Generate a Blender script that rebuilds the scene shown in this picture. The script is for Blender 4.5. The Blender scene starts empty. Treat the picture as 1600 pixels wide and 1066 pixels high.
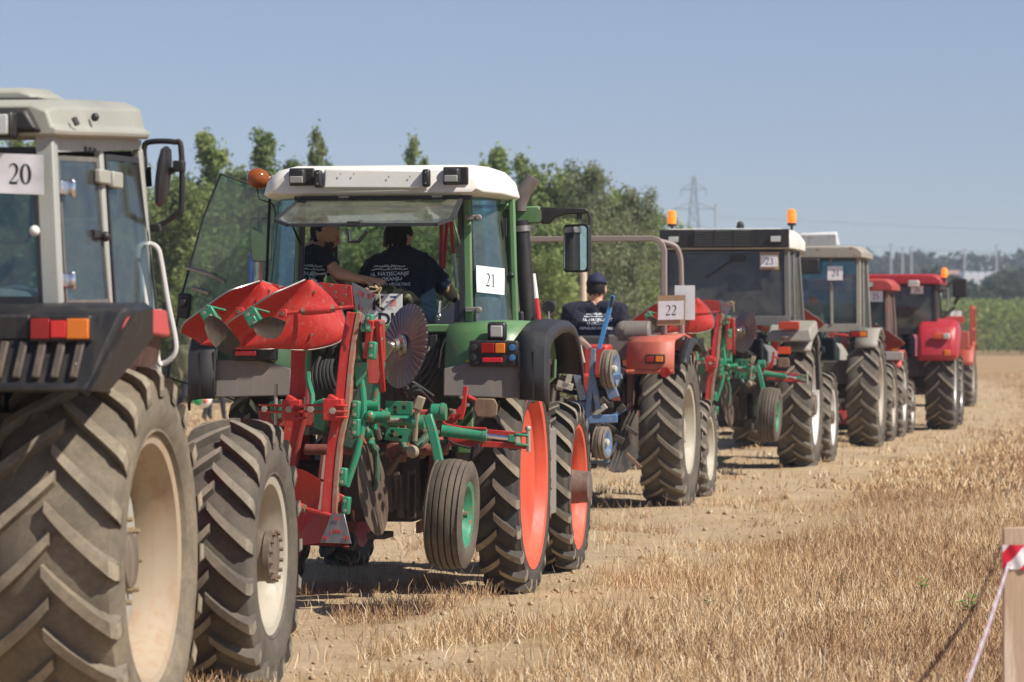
import bpy, bmesh, math, random
import numpy as np
from mathutils import Vector, Matrix, Euler
from mathutils.bvhtree import BVHTree
from math import sin, cos, pi, radians, sqrt
random.seed(7); np.random.seed(7)
SC = bpy.context.scene
COL = SC.collection
# ---------------------------------------------------------------- camera
CAMH = 1.72; FPX = 5400.0; HOR = 520.0
PITCH = math.atan((533.0 - HOR) / FPX)
cam_d = bpy.data.cameras.new('camera'); cam = bpy.data.objects.new('camera', cam_d); COL.objects.link(cam)
cam.location = (0, 0, CAMH); cam.rotation_euler = (pi/2 - PITCH, 0, 0)
cam_d.sensor_width = 36; cam_d.lens = FPX / 1600 * 36
cam_d.clip_start = 0.5; cam_d.clip_end = 8000
cam_d.dof.use_dof = True; cam_d.dof.focus_distance = 22.3; cam_d.dof.aperture_fstop = 4.8
SC.camera = cam
# ---------------------------------------------------------------- light
SUN_EL = radians(47); SUN_AZ = radians(118)      # azimuth clockwise from +Y
w = bpy.data.worlds.new('World'); SC.world = w; w.use_nodes = True
nt = w.node_tree; nt.nodes.clear()
sky = nt.nodes.new('ShaderNodeTexSky'); sky.sky_type = 'NISHITA'; sky.sun_disc = False
sky.sun_elevation = SUN_EL; sky.sun_rotation = SUN_AZ
sky.air_density = 0.55; sky.dust_density = .45; sky.ozone_density = 3.0; sky.altitude = 100
bg = nt.nodes.new('ShaderNodeBackground'); bg.inputs[1].default_value = 0.087
wo = nt.nodes.new('ShaderNodeOutputWorld')
wb = nt.nodes.new('ShaderNodeMix'); wb.data_type = 'RGBA'; wb.blend_type = 'MULTIPLY'; wb.inputs[0].default_value = 1; wb.inputs[7].default_value = (1.28, 1.12, 1.05, 1)
nt.links.new(sky.outputs[0], wb.inputs[6]); nt.links.new(wb.outputs[2], bg.inputs[0]); nt.links.new(bg.outputs[0], wo.inputs[0])
sd = bpy.data.lights.new('sun', 'SUN'); sd.energy = 5.0; sd.angle = radians(0.6); sd.color = (1.0, 0.93, 0.83)
sun = bpy.data.objects.new('sun', sd); COL.objects.link(sun)
sdir = Vector((sin(SUN_AZ)*cos(SUN_EL), cos(SUN_AZ)*cos(SUN_EL), sin(SUN_EL)))
sun.rotation_euler = sdir.to_track_quat('Z', 'Y').to_euler()
SC.view_settings.view_transform = 'Standard'; SC.view_settings.look = 'None'
SC.view_settings.exposure = 0.35; SC.view_settings.gamma = 1.0
SC.cycles.max_bounces = 8; SC.cycles.transparent_max_bounces = 24; SC.cycles.volume_bounces = 1
SC.cycles.use_denoising = True; SC.cycles.caustics_reflective = False; SC.cycles.caustics_refractive = False
SC.cycles.sample_clamp_indirect = 4

# ---------------------------------------------------------------- materials
def _nodes(name):
    m = bpy.data.materials.new(name); m.use_nodes = True
    return m, m.node_tree, m.node_tree.nodes['Principled BSDF']
def N(nt, t, **k):
    n = nt.nodes.new(t)
    for a, b in k.items(): setattr(n, a, b)
    return n
def noise(nt, scale, detail=6, rough=.6, vec=None, dist=0):
    n = N(nt, 'ShaderNodeTexNoise'); n.inputs['Scale'].default_value = scale
    n.inputs['Detail'].default_value = detail; n.inputs['Roughness'].default_value = rough
    n.inputs['Distortion'].default_value = dist
    if vec: nt.links.new(vec, n.inputs['Vector'])
    return n.outputs['Fac']
def ramp(nt, fac, stops):
    r = N(nt, 'ShaderNodeValToRGB'); nt.links.new(fac, r.inputs[0])
    e = r.color_ramp.elements
    while len(e) < len(stops): e.new(.5)
    for i, (p, c) in enumerate(stops):
        e[i].position = p; e[i].color = (c, c, c, 1) if isinstance(c, (int, float)) else (*c, 1)
    return r.outputs[0]
def mix(nt, fac, a, b, mode='MIX'):
    n = N(nt, 'ShaderNodeMix', data_type='RGBA', blend_type=mode)
    for i, v in ((0, fac), (6, a), (7, b)):
        if isinstance(v, (int, float)): n.inputs[i].default_value = v
        elif isinstance(v, tuple): n.inputs[i].default_value = (*v, 1)
        else: nt.links.new(v, n.inputs[i])
    return n.outputs[2]
def objvec(nt, scale=(1, 1, 1), rnd=False):
    tc = N(nt, 'ShaderNodeTexCoord'); mp = N(nt, 'ShaderNodeMapping'); mp.inputs['Scale'].default_value = scale
    nt.links.new(tc.outputs['Object'], mp.inputs['Vector']); return mp.outputs[0]
def bump(nt, p, h, s, d=.01):
    b = N(nt, 'ShaderNodeBump'); b.inputs['Strength'].default_value = s; b.inputs['Distance'].default_value = d
    nt.links.new(h, b.inputs['Height']); nt.links.new(b.outputs[0], p.inputs['Normal'])
DUST = (.34, .26, .17)
_mc = {}
def paint(name, col, dirt=.35, rough=.42, dust=DUST, metal=0.0, spec=.5, chips=0.0, chipc=(.12, .07, .045), scale=1.0, bmp=.15):
    if name in _mc: return _mc[name]
    m, nt, p = _nodes(name)
    v = objvec(nt)
    big = noise(nt, 2.3*scale, 8, .65, v, .6); fine = noise(nt, 28*scale, 6, .7, v)
    var = mix(nt, ramp(nt, noise(nt, 1.1*scale, 4, .5, v), [(.3, 0.0), (.7, 1.0)]), tuple(c*.86 for c in col), tuple(min(1, c*1.1) for c in col))
    stk = noise(nt, 3*scale, 6, .6, objvec(nt, (6, 6, .5)))
    k1 = ramp(nt, big, [(.42, 0.0), (.72, 1.0)]); k2 = ramp(nt, fine, [(.35, 0.15), (.7, 1.0)])
    k3 = ramp(nt, stk, [(.5, 0.0), (.75, 1.0)])
    k = mix(nt, .5, mix(nt, 1.0, k1, k2, 'MULTIPLY'), k3)
    ma = N(nt, 'ShaderNodeMath', operation='MULTIPLY'); ma.inputs[1].default_value = dirt*1.5; ma.use_clamp = True
    nt.links.new(k, ma.inputs[0])
    # a thin even film of field dust as well
    ad = N(nt, 'ShaderNodeMath', operation='ADD'); ad.inputs[1].default_value = dirt*.18; ad.use_clamp = True
    nt.links.new(ma.outputs[0], ad.inputs[0])
    c = mix(nt, ad.outputs[0], var, dust)
    if chips > 0:
        ch = ramp(nt, noise(nt, 17*scale, 10, .75, v, .4), [(.66-.14*chips, 0.0), (.69-.14*chips, 1.0)])
        c = mix(nt, ch, c, chipc)
    nt.links.new(c, p.inputs['Base Color'])
    rr = ramp(nt, k, [(0.0, rough), (.8, min(1, rough+.4))]); nt.links.new(rr, p.inputs['Roughness'])
    p.inputs['Metallic'].default_value = metal; p.inputs['Specular IOR Level'].default_value = spec
    if bmp: bump(nt, p, fine, bmp, .004)
    _mc[name] = m; return m
def plain(name, col, rough=.5, metal=0., emit=0., ecol=None):
    if name in _mc: return _mc[name]
    m, nt, p = _nodes(name)
    v = objvec(nt); c = mix(nt, noise(nt, 20, 5, .6, v), tuple(x*.82 for x in col), tuple(min(1, x*1.15) for x in col))
    nt.links.new(c, p.inputs['Base Color'])
    p.inputs['Roughness'].default_value = rough; p.inputs['Metallic'].default_value = metal
    if emit: p.inputs['Emission Color'].default_value = (*(ecol or col), 1); p.inputs['Emission Strength'].default_value = emit
    _mc[name] = m; return m
def glassm(name, tint=(.80, .88, .84), refl=.10, dust=.06):
    if name in _mc: return _mc[name]
    m = bpy.data.materials.new(name); m.use_nodes = True; nt = m.node_tree; nt.nodes.clear()
    o = N(nt, 'ShaderNodeOutputMaterial'); t = N(nt, 'ShaderNodeBsdfTransparent'); t.inputs[0].default_value = (*tint, 1)
    g = N(nt, 'ShaderNodeBsdfGlossy'); g.inputs['Roughness'].default_value = .04; g.inputs[0].default_value = (.62, .72, .76, 1)
    lw = N(nt, 'ShaderNodeLayerWeight'); lw.inputs[0].default_value = .25
    mr = N(nt, 'ShaderNodeMapRange'); mr.inputs[3].default_value = refl; mr.inputs[4].default_value = .42
    nt.links.new(lw.outputs['Fresnel'], mr.inputs[0])
    mx = N(nt, 'ShaderNodeMixShader'); nt.links.new(mr.outputs[0], mx.inputs[0]); nt.links.new(t.outputs[0], mx.inputs[1]); nt.links.new(g.outputs[0], mx.inputs[2])
    d = N(nt, 'ShaderNodeBsdfDiffuse'); d.inputs[0].default_value = (.42, .38, .31, 1)
    mp = objvec(nt); k = ramp(nt, noise(nt, 6, 8, .7, mp, .5), [(.3, dust*.4), (.75, dust*2.2)])
    m2 = N(nt, 'ShaderNodeMixShader'); nt.links.new(k, m2.inputs[0]); nt.links.new(mx.outputs[0], m2.inputs[1]); nt.links.new(d.outputs[0], m2.inputs[2])
    nt.links.new(m2.outputs[0], o.inputs[0]); _mc[name] = m; return m

# ---------------------------------------------------------------- mesh builder
class MB:
    def __init__(s): s.v = []; s.f = []; s.m = []; s.cm = 0
    def add(s, vs, fs, m=None):
        b = len(s.v); s.v += [tuple(x) for x in vs]; s.f += [tuple(b+i for i in f) for f in fs]
        s.m += [s.cm if m is None else m]*len(fs); return s
    def hexa(s, p):   # 8 points: bottom 4 ccw, top 4 ccw
        return s.add(p, [(3, 2, 1, 0), (4, 5, 6, 7), (0, 1, 5, 4), (1, 2, 6, 5), (2, 3, 7, 6), (3, 0, 4, 7)])
    def box(s, c, d, rot=None):
        x, y, z = d[0]/2, d[1]/2, d[2]/2
        P = [Vector(q) for q in ((-x, -y, -z), (x, -y, -z), (x, y, -z), (-x, y, -z), (-x, -y, z), (x, -y, z), (x, y, z), (-x, y, z))]
        if rot is not None:
            R = rot if isinstance(rot, Matrix) else Euler(rot).to_matrix(); P = [R @ q for q in P]
        c = Vector(c); return s.hexa([c+q for q in P])
    def span(s, a, b):
        return s.box([(a[i]+b[i])/2 for i in range(3)], [abs(b[i]-a[i]) for i in range(3)])
    def bar(s, a, b, wd, th, up=(0, 0, 1)):
        a, b = Vector(a), Vector(b); d = (b-a).normalized(); u = Vector(up)
        if abs(d.dot(u)) > .98: u = Vector((0, 1, 0))
        r = d.cross(u).normalized()*wd/2; t = r.cross(d).normalized()*th/2
        return s.hexa([a-r-t, a+r-t, a+r+t, a-r+t, b-r-t, b+r-t, b+r+t, b-r+t])
    def tube(s, pts, r, n=10, cap=True):
        pts = [Vector(p) for p in pts]; k = len(pts); rs = r if isinstance(r, (list, tuple)) else [r]*k
        rings = []; u = None
        for i in range(k):
            d = (pts[min(i+1, k-1)]-pts[max(i-1, 0)]).normalized()
            if u is None:
                u = d.cross(Vector((0, 0, 1)) if abs(d.z) < .9 else Vector((0, 1, 0))).normalized()
            else: u = (u - d*u.dot(d)).normalized()
            w_ = d.cross(u)
            rings.append([pts[i]+(u*cos(2*pi*j/n)+w_*sin(2*pi*j/n))*rs[i] for j in range(n)])
        vs = [q for R in rings for q in R]; fs = []
        for i in range(k-1):
            for j in range(n): a = i*n+j; b = i*n+(j+1) % n; fs.append((a, b, b+n, a+n))
        if cap: fs.append(tuple(range(n))[::-1]); fs.append(tuple((k-1)*n+j for j in range(n)))
        return s.add(vs, fs)
    def lathe(s, prof, o=(0, 0, 0), ax=(1, 0, 0), n=32, closed=False, m=None):   # prof: (axial, radius)
        o, ax = Vector(o), Vector(ax).normalized(); u = ax.cross(Vector((0, 0, 1)) if abs(ax.z) < .9 else Vector((0, 1, 0))).normalized(); w_ = ax.cross(u)
        k = len(prof); vs = []
        for a, r in prof:
            for j in range(n): t = 2*pi*j/n; vs.append(o+ax*a+(u*cos(t)+w_*sin(t))*max(r, 1e-4))
        fs = []
        for i in range(k if closed else k-1):
            i2 = (i+1) % k
            for j in range(n): fs.append((i*n+j, i*n+(j+1) % n, i2*n+(j+1) % n, i2*n+j))
        return s.add(vs, fs, m)
    def loft(s, secs, cap=True, closed=True):
        n = len(secs[0]); vs = [p for q in secs for p in q]; fs = []
        for i in range(len(secs)-1):
            for j in range(n if closed else n-1): a = i*n+j; b = i*n+(j+1) % n; fs.append((a, b, b+n, a+n))
        if cap: fs.append(tuple(range(n))[::-1]); fs.append(tuple((len(secs)-1)*n+j for j in range(n)))
        return s.add(vs, fs)
    def plate(s, pts, off):   # polygon extruded by vector off
        pts = [Vector(p) for p in pts]; off = Vector(off); n = len(pts)
        fs = [tuple(range(n)), tuple(n+j for j in range(n))[::-1]]+[(j, n+j, n+(j+1) % n, (j+1) % n) for j in range(n)]
        return s.add(pts+[p+off for p in pts], fs)
    def grid(s, G, th=0.0, off=(0, 0, 1)):   # G rows of points; thick sheet
        a, b = len(G), len(G[0]); vs = [Vector(p) for r in G for p in r]; fs = []
        for i in range(a-1):
            for j in range(b-1): q = i*b+j; fs.append((q, q+1, q+b+1, q+b))
        if th:
            o = Vector(off).normalized()*th; n = len(vs); vs += [p+o for p in vs]
            fs += [tuple(n+x for x in f)[::-1] for f in fs]
            per = [j for j in range(b)]+[i*b+b-1 for i in range(1, a)]+[(a-1)*b+j for j in range(b-2, -1, -1)]+[i*b for i in range(a-2, 0, -1)]
            for q in range(len(per)): x, y = per[q], per[(q+1) % len(per)]; fs.append((x, n+x, n+y, y))
        return s.add(vs, fs)
    def ball(s, c, r, n=12, k=8):
        rr = r if isinstance(r, (tuple, list)) else (r, r, r); c = Vector(c); vs = []; fs = []
        for i in range(k+1):
            t = pi*i/k
            for j in range(n): q = 2*pi*j/n; vs.append(c+Vector((rr[0]*sin(t)*cos(q), rr[1]*sin(t)*sin(q), rr[2]*cos(t))))
        for i in range(k):
            for j in range(n): fs.append((i*n+j, (i+1)*n+j, (i+1)*n+(j+1) % n, i*n+(j+1) % n))
        return s.add(vs, fs)
    def mesh(s, name, mats, ang=35, weld=True):
        me = bpy.data.meshes.new(name); me.from_pydata(s.v, [], s.f)
        for m in (mats if isinstance(mats, (list, tuple)) else [mats]): me.materials.append(m)
        me.polygons.foreach_set('material_index', s.m)
        bm = bmesh.new(); bm.from_mesh(me)
        if weld: bmesh.ops.remove_doubles(bm, verts=bm.verts, dist=1e-5)
        bmesh.ops.recalc_face_normals(bm, faces=bm.faces); bm.to_mesh(me); bm.free()
        me.polygons.foreach_set('use_smooth', [True]*len(me.polygons))
        me.set_sharp_from_angle(angle=radians(ang)); me.update(); return me
def part(name, mb, mats, parent=None, bev=0.0, label=None, ang=35, loc=None, rot=None, solid=0, kind=None):
    me = mb if isinstance(mb, bpy.types.Mesh) else mb.mesh(name, mats, ang)
    o = bpy.data.objects.new(name, me); COL.objects.link(o)
    if parent: o.parent = parent
    if loc: o.location = loc
    if rot: o.rotation_euler = rot
    if solid: md = o.modifiers.new('solid', 'SOLIDIFY'); md.thickness = solid; md.offset = 0
    if bev: md = o.modifiers.new('bevel', 'BEVEL'); md.width = bev; md.segments = 2; md.limit_method = 'ANGLE'; md.angle_limit = radians(40); md.harden_normals = False
    if label: o['label'] = label
    if kind: o['kind'] = kind
    return o
def tag(o, label, cat, group=None, kind=None):
    if label: o['label'] = label
    if cat: o['category'] = cat
    if group: o['group'] = group
    if kind: o['kind'] = kind
    return o
def empty(name, loc=(0, 0, 0), rz=0, parent=None):
    o = bpy.data.objects.new(name, None); COL.objects.link(o); o.location = loc; o.rotation_euler = (0, 0, rz); o.empty_display_size = .2
    if parent: o.parent = parent
    return o
def ray(px, py):
    cp, sp = cos(PITCH), sin(PITCH); f = Vector((0, cp, -sp)); u = Vector((0, sp, cp))
    return f+Vector((1, 0, 0))*((px-800)/FPX)+u*((533-py)/FPX)
class Rig:      # a frame standing on the ground: x right, y forward, z up, turned by heading a
    def __init__(s, X, Y, a): s.X, s.Y, s.a = X, Y, a
    def l(s, W):
        dx, dy = W[0]-s.X, W[1]-s.Y; return Vector((dx*cos(s.a)-dy*sin(s.a), dx*sin(s.a)+dy*cos(s.a), W[2]))
    def w(s, L): return Vector((s.X+L[0]*cos(s.a)+L[1]*sin(s.a), s.Y-L[0]*sin(s.a)+L[1]*cos(s.a), L[2]))
    def P(s, px, py, ly):
        d = ray(px, py); o = s.l((0, 0, CAMH)); e = s.l((s.X+d.x, s.Y+d.y, 0)); t = (ly-o.y)/e.y
        return Vector((o.x+e.x*t, ly, CAMH+d.z*t))
    def Q(s, px, py, lx):
        d = ray(px, py); o = s.l((0, 0, CAMH)); e = s.l((s.X+d.x, s.Y+d.y, 0)); t = (lx-o.x)/e.x
        return Vector((lx, o.y+e.y*t, CAMH+d.z*t))
    def root(s, name): return empty(name, (s.X, s.Y, 0), -s.a)
def gnd(px, py):
    d = ray(px, py); t = -CAMH/d.z; return (d.x*t, d.y*t)
def interp(x, xs, ys): return float(np.interp(x, xs, ys))
# ================================================================ ground
TRK_D = [5, 15, 19.3, 23, 33, 44, 52, 61, 80, 120, 300]
TRK_X = [-2.0, -.75, .25, 1.3, 2.95, 5.0, 6.7, 9.1, 12.2, 17, 40]
def ground_mat():
    m, nt, p = _nodes('dry_field_soil'); v = objvec(nt)
    sep = N(nt, 'ShaderNodeSeparateXYZ'); nt.links.new(v, sep.inputs[0])
    cv = N(nt, 'ShaderNodeFloatCurve')      # boundary of the bare track against distance
    mr = N(nt, 'ShaderNodeMapRange'); mr.inputs[1].default_value = 0; mr.inputs[2].default_value = 120
    nt.links.new(sep.outputs[1], mr.inputs[0]); c = cv.mapping.curves[0]
    pts = [(d/120, (x+5)/25) for d, x in zip(TRK_D, TRK_X) if d <= 120]
    pts = [(0, (-3.3+5)/25)]+pts
    c.points[0].location = pts[0]; c.points[1].location = pts[-1]
    for q in pts[1:-1]: c.points.new(*q)
    for q in c.points: q.handle_type = 'VECTOR'
    cv.mapping.update(); nt.links.new(mr.outputs[0], cv.inputs[1])
    mm = N(nt, 'ShaderNodeMath', operation='MULTIPLY_ADD'); mm.inputs[1].default_value = 25; mm.inputs[2].default_value = -5; nt.links.new(cv.outputs[0], mm.inputs[0])
    sb = N(nt, 'ShaderNodeMath', operation='SUBTRACT'); nt.links.new(sep.outputs[0], sb.inputs[0]); nt.links.new(mm.outputs[0], sb.inputs[1])
    nz = noise(nt, .9, 6, .65, v)
    n2 = N(nt, 'ShaderNodeMath', operation='MULTIPLY_ADD'); n2.inputs[1].default_value = 3.0; n2.inputs[2].default_value = -1.5; nt.links.new(nz, n2.inputs[0])
    ad = N(nt, 'ShaderNodeMath', operation='ADD'); nt.links.new(sb.outputs[0], ad.inputs[0]); nt.links.new(n2.outputs[0], ad.inputs[1])
    k = N(nt, 'ShaderNodeMapRange'); k.inputs[1].default_value = -.5; k.inputs[2].default_value = .6; nt.links.new(ad.outputs[0], k.inputs[0])
    dirt = mix(nt, ramp(nt, noise(nt, 1.7, 9, .65, v), [(.3, 0.), (.7, 1.)]), (.43, .315, .185), (.61, .47, .30))
    dirt = mix(nt, ramp(nt, noise(nt, 26, 8, .75, v), [(.35, 0.), (.65, 1.)]), mix(nt, 1., dirt, (.72, .7, .66), 'MULTIPLY'), dirt)
    tr = noise(nt, 1.3, 6, .6, objvec(nt, (3, .35, 1)))
    dirt = mix(nt, ramp(nt, tr, [(.45, 0.), (.7, .6)]), dirt, (.50, .39, .27))
    st = mix(nt, ramp(nt, noise(nt, 7, 9, .7, v), [(.3, 0.), (.7, 1.)]), (.30, .195, .095), (.52, .365, .19))
    st = mix(nt, ramp(nt, noise(nt, .35, 5, .6, v), [(.35, 0.), (.7, .7)]), st, (.29, .19, .115))
    nt.links.new(mix(nt, k.outputs[0], dirt, st), p.inputs['Base Color'])
    p.inputs['Roughness'].default_value = .95; p.inputs['Specular IOR Level'].default_value = .15
    h = mix(nt, .5, noise(nt, 9, 10, .7, v), noise(nt, 45, 6, .7, v)); bump(nt, p, h, .7, .05)
    return m
GM = ground_mat()
def gz(x, y):
    return .018*sin(x*2.1+y*.7)+.014*sin(x*.9-y*1.9)+.008*sin(5.1*x+3.3*y)
def track_x(y): return interp(y, TRK_D, TRK_X)
ys = list(np.arange(6, 60, .45))+list(np.arange(60, 130, 2.5))
def strip(name, xl, xr, n, dz=0):
    G = []
    for y in ys:
        a, b = xl(y), xr(y); row = []
        for i in range(n+1):
            x = a+(b-a)*i/n; f = min(1, (130-y)/30, (y-6)/2) if y < 129 else 0
            row.append((x, y, gz(x, y)*max(0, f)+dz))
        G.append(row)
    mb = MB(); mb.grid(G); return mb
tl = lambda y: track_x(y)-5.2
o = part('dirt_track', strip('dirt_track', tl, track_x, 16), GM, kind='structure')
# the field: four sheets joined edge to edge round the track, out to the horizon
mb = strip('field', track_x, lambda y: track_x(y)+14, 40)
mb2 = strip('field', lambda y: track_x(y)-19, tl, 20); mb.add(mb2.v, mb2.f)
L = [(track_x(y)-19, y, 0) for y in ys]; R = [(track_x(y)+14, y, 0) for y in ys]
for side, far in ((L, -3000), (R, 3000)):
    zs = [(p[0], p[1], (gz(p[0], p[1])*max(0, min(1, (130-p[1])/30, (p[1]-6)/2)) if p[1] < 129 else 0)) for p in side]
    mb.grid([[z, (far, z[1], 0)] for z in zs])
yl, yr = ys[0], ys[-1]
mb.add([(-3000, yl, 0), (L[0][0], yl, 0), (R[0][0], yl, 0), (3000, yl, 0), (-3000, -3000, 0), (3000, -3000, 0)], [(0, 1, 4), (1, 2, 5, 4), (2, 3, 5)])
mb.add([(-3000, yr, 0), (L[-1][0], yr, 0), (R[-1][0], yr, 0), (3000, yr, 0), (-3000, 6000, 0), (3000, 6000, 0)], [(0, 1, 4), (1, 2, 5, 4), (2, 3, 5)])
part('field', mb, GM, kind='structure')

# ---------------------------------------------------------------- straw and stubble
def straw_mat(name, stops):
    m, nt, p = _nodes(name); at = N(nt, 'ShaderNodeAttribute', attribute_name='tint')
    r = ramp(nt, at.outputs['Fac'], stops); nt.links.new(r, p.inputs['Base Color'])
    p.inputs['Roughness'].default_value = .75; p.inputs['Specular IOR Level'].default_value = .25
    return m
STR = straw_mat('dry_straw', [(0., (.19, .095, .055)), (.25, (.36, .21, .11)), (.55, (.57, .385, .205)), (.8, (.72, .55, .34)), (1., (.88, .77, .57))])
def patch(x, y, s=1.0):
    return .5+.25*np.sin(x*1.7*s+1.3*np.sin(y*.9*s))+.25*np.sin(y*1.3*s+2.1*np.sin(x*.8*s)+.7)
def blades(name, n, ylo, yhi, length, width, lean, mode, label):
    # rejection sample in the wedge seen by the lens, a margin on each side
    y = ylo*(yhi/ylo)**np.random.rand(n*4) if mode != 'flat' else np.random.uniform(ylo, yhi, n*4)
    half = y*.16+2.2
    x = np.random.uniform(-1, 1, y.size)*half
    tx = np.interp(y, TRK_D, TRK_X); d = x-tx+1.1*(patch(x, y)-.5)*2*.8
    right = np.clip((d+.2)/1.1, 0, 1); inner = np.clip((-d-.1)/1.5, 0, 1)
    P1 = patch(x*1.4+3, y*1.1, 1.9)
    prob = right*(.78+.22*patch(x, y, 2.3))+(1-right)*.025+(1-right)*.6*(P1 > np.where(y < 21.5, .66, .90))
    prob = np.where(d < -5, .35, prob)
    keep = np.random.rand(y.size) < prob; x = x[keep][:n]; y = y[keep][:n]; k = x.size
    L_ = length*np.random.uniform(.45, 1.25, k)*(.88+.2*patch(x, y, .8)); az = np.random.uniform(0, 2*pi, k)
    tilt = np.abs(np.random.normal(0, lean, k)); tilt = np.clip(tilt, 0, 1.5)
    dx, dy, dz = np.sin(tilt)*np.cos(az), np.sin(tilt)*np.sin(az), np.cos(tilt)
    z0 = np.vectorize(gz)(x, y)-.004+np.random.rand(k)*.02*(lean > .8)
    wa = np.random.uniform(-.9, .9, k); wx, wy = np.cos(wa)*width/2, np.sin(wa)*width/2
    bend = np.random.uniform(-.25, .25, k)*L_
    A = np.stack([x, y, z0], 1); Dn = np.stack([dx, dy, dz], 1); Wv = np.stack([wx, wy, np.zeros(k)], 1)
    B = np.stack([bend*np.sin(az), bend*np.cos(az), np.zeros(k)], 1)
    mid = A+Dn*(L_*.55)[:, None]; tip = A+Dn*L_[:, None]+B
    tip[:, 2] = np.maximum(tip[:, 2], z0+.004)
    V = np.stack([A-Wv, A+Wv, mid+Wv, mid-Wv, tip+Wv*.5, tip-Wv*.5], 1).reshape(-1, 3)
    base = (np.arange(k)*6)[:, None]; F = np.concatenate([base+np.array([0, 1, 2, 3]), base+np.array([3, 2, 4, 5])], 1).reshape(-1, 4)
    me = bpy.data.meshes.new(name); me.vertices.add(k*6); me.vertices.foreach_set('co', V.ravel().astype(np.float32))
    me.loops.add(F.size); me.loops.foreach_set('vertex_index', F.ravel().astype(np.int32)); me.polygons.add(F.shape[0])
    me.polygons.foreach_set('loop_start', (np.arange(F.shape[0])*4).astype(np.int32)); me.update(calc_edges=True)
    t = np.clip(np.random.normal(.52, .28, k)+.16*(patch(x, y, .9)-.5)-.14*(patch(x*.7+5, y*.45, 1.2) > .62), 0, 1)
    at = me.attributes.new('tint', 'FLOAT', 'FACE'); at.data.foreach_set('value', np.repeat(t, 2).astype(np.float32))
    me.materials.append(STR); o = bpy.data.objects.new(name, me); COL.objects.link(o)
    return tag(o, label, name.replace('_', ' '), kind='stuff')
blades('stubble', 195000, 14.5, 36, .085, .0032, .92, 'log', 'short dry stubble standing along the near side of the dirt track')
blades('loose_straw', 120000, 14.5, 36, .12, .0034, 1.25, 'log', 'loose pale straw lying flat over the near ground')
blades('distant_stubble', 115000, 36, 150, .09, .010, .7, 'log', 'dry stubble covering the field farther along the track')
# clods and crumbs of soil
def crumbs(n):
    y = 14.5*(60/14.5)**np.random.rand(n); x = np.random.uniform(-1, 1, n)*(y*.152+1.0); r = np.random.gamma(2.0, .0045, n)*(1+(y-14)*.006)
    o = np.array([(1, 0, 0), (0, 1, 0), (-1, 0, 0), (0, -1, 0), (0, 0, 1), (0, 0, -1)], float); z = np.vectorize(gz)(x, y)
    V = np.stack([x, y, z+r*.3], 1)[:, None, :]+o[None]*r[:, None, None]*np.random.uniform(.55, 1.3, (n, 6, 1))
    f = np.array([(0, 1, 4), (1, 2, 4), (2, 3, 4), (3, 0, 4), (1, 0, 5), (2, 1, 5), (3, 2, 5), (0, 3, 5)]); F = (np.arange(n)*6)[:, None, None]+f[None]
    me = bpy.data.meshes.new('soil_crumbs'); me.vertices.add(n*6); me.vertices.foreach_set('co', V.reshape(-1).astype(np.float32)); me.loops.add(F.size); me.loops.foreach_set('vertex_index', F.ravel().astype(np.int32))
    me.polygons.add(n*8); me.polygons.foreach_set('loop_start', (np.arange(n*8)*3).astype(np.int32)); me.update(calc_edges=True); me.materials.append(plain('clod_soil', (.42, .31, .19), .95))
    o_ = bpy.data.objects.new('soil_crumbs', me); COL.objects.link(o_); tag(o_, 'small dry clods of soil scattered over the track and the stubble', 'soil crumbs', kind='stuff')
crumbs(9000)
# green weeds
def weed_mesh(seed):
    random.seed(seed); mb = MB()
    for s in range(5):
        a = random.uniform(0, 6.28); h = random.uniform(.06, .13); t = Vector((cos(a)*h*.4, sin(a)*h*.4, h))
        mb.tube([(0, 0, 0), t*.5+Vector((0, 0, .01)), t], .0018, 5)
        for q in range(4):
            b = t*(.45+.18*q); an = random.uniform(0, 6.28); l = random.uniform(.025, .045); e = Vector((cos(an)*l, sin(an)*l, random.uniform(.0, .02))); sd_ = Vector((-sin(an), cos(an), 0))*l*.38
            mb.add([b, b+e*.5+sd_, b+e, b+e*.5-sd_], [(0, 1, 2, 3)])
    return mb.mesh('weed', plain('weed_green', (.10, .19, .03), .6), weld=False)
wm = [weed_mesh(3), weed_mesh(5)]
for i, (px, py, sc, lab) in enumerate([(1440, 930, 1.2, 'taller green weed with upright leaves in the open stubble'),
        (1512, 965, 1.3, 'small green weed beside the twisted barrier tape near the stake'), (1312, 918, .8, 'tiny green sprout low in the dry stubble, farthest from the stake'),
        (1106, 940, .8, 'tiny green sprout at the bare edge of the track')]):
    X, Y = gnd(px, py+8); o = part('weed', wm[i % 2], None, loc=(X, Y, gz(X, Y)), rot=(0, 0, i*1.3)); o.scale = (sc,)*3
    tag(o, lab, 'weed', 'green weeds in the stubble')

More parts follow.
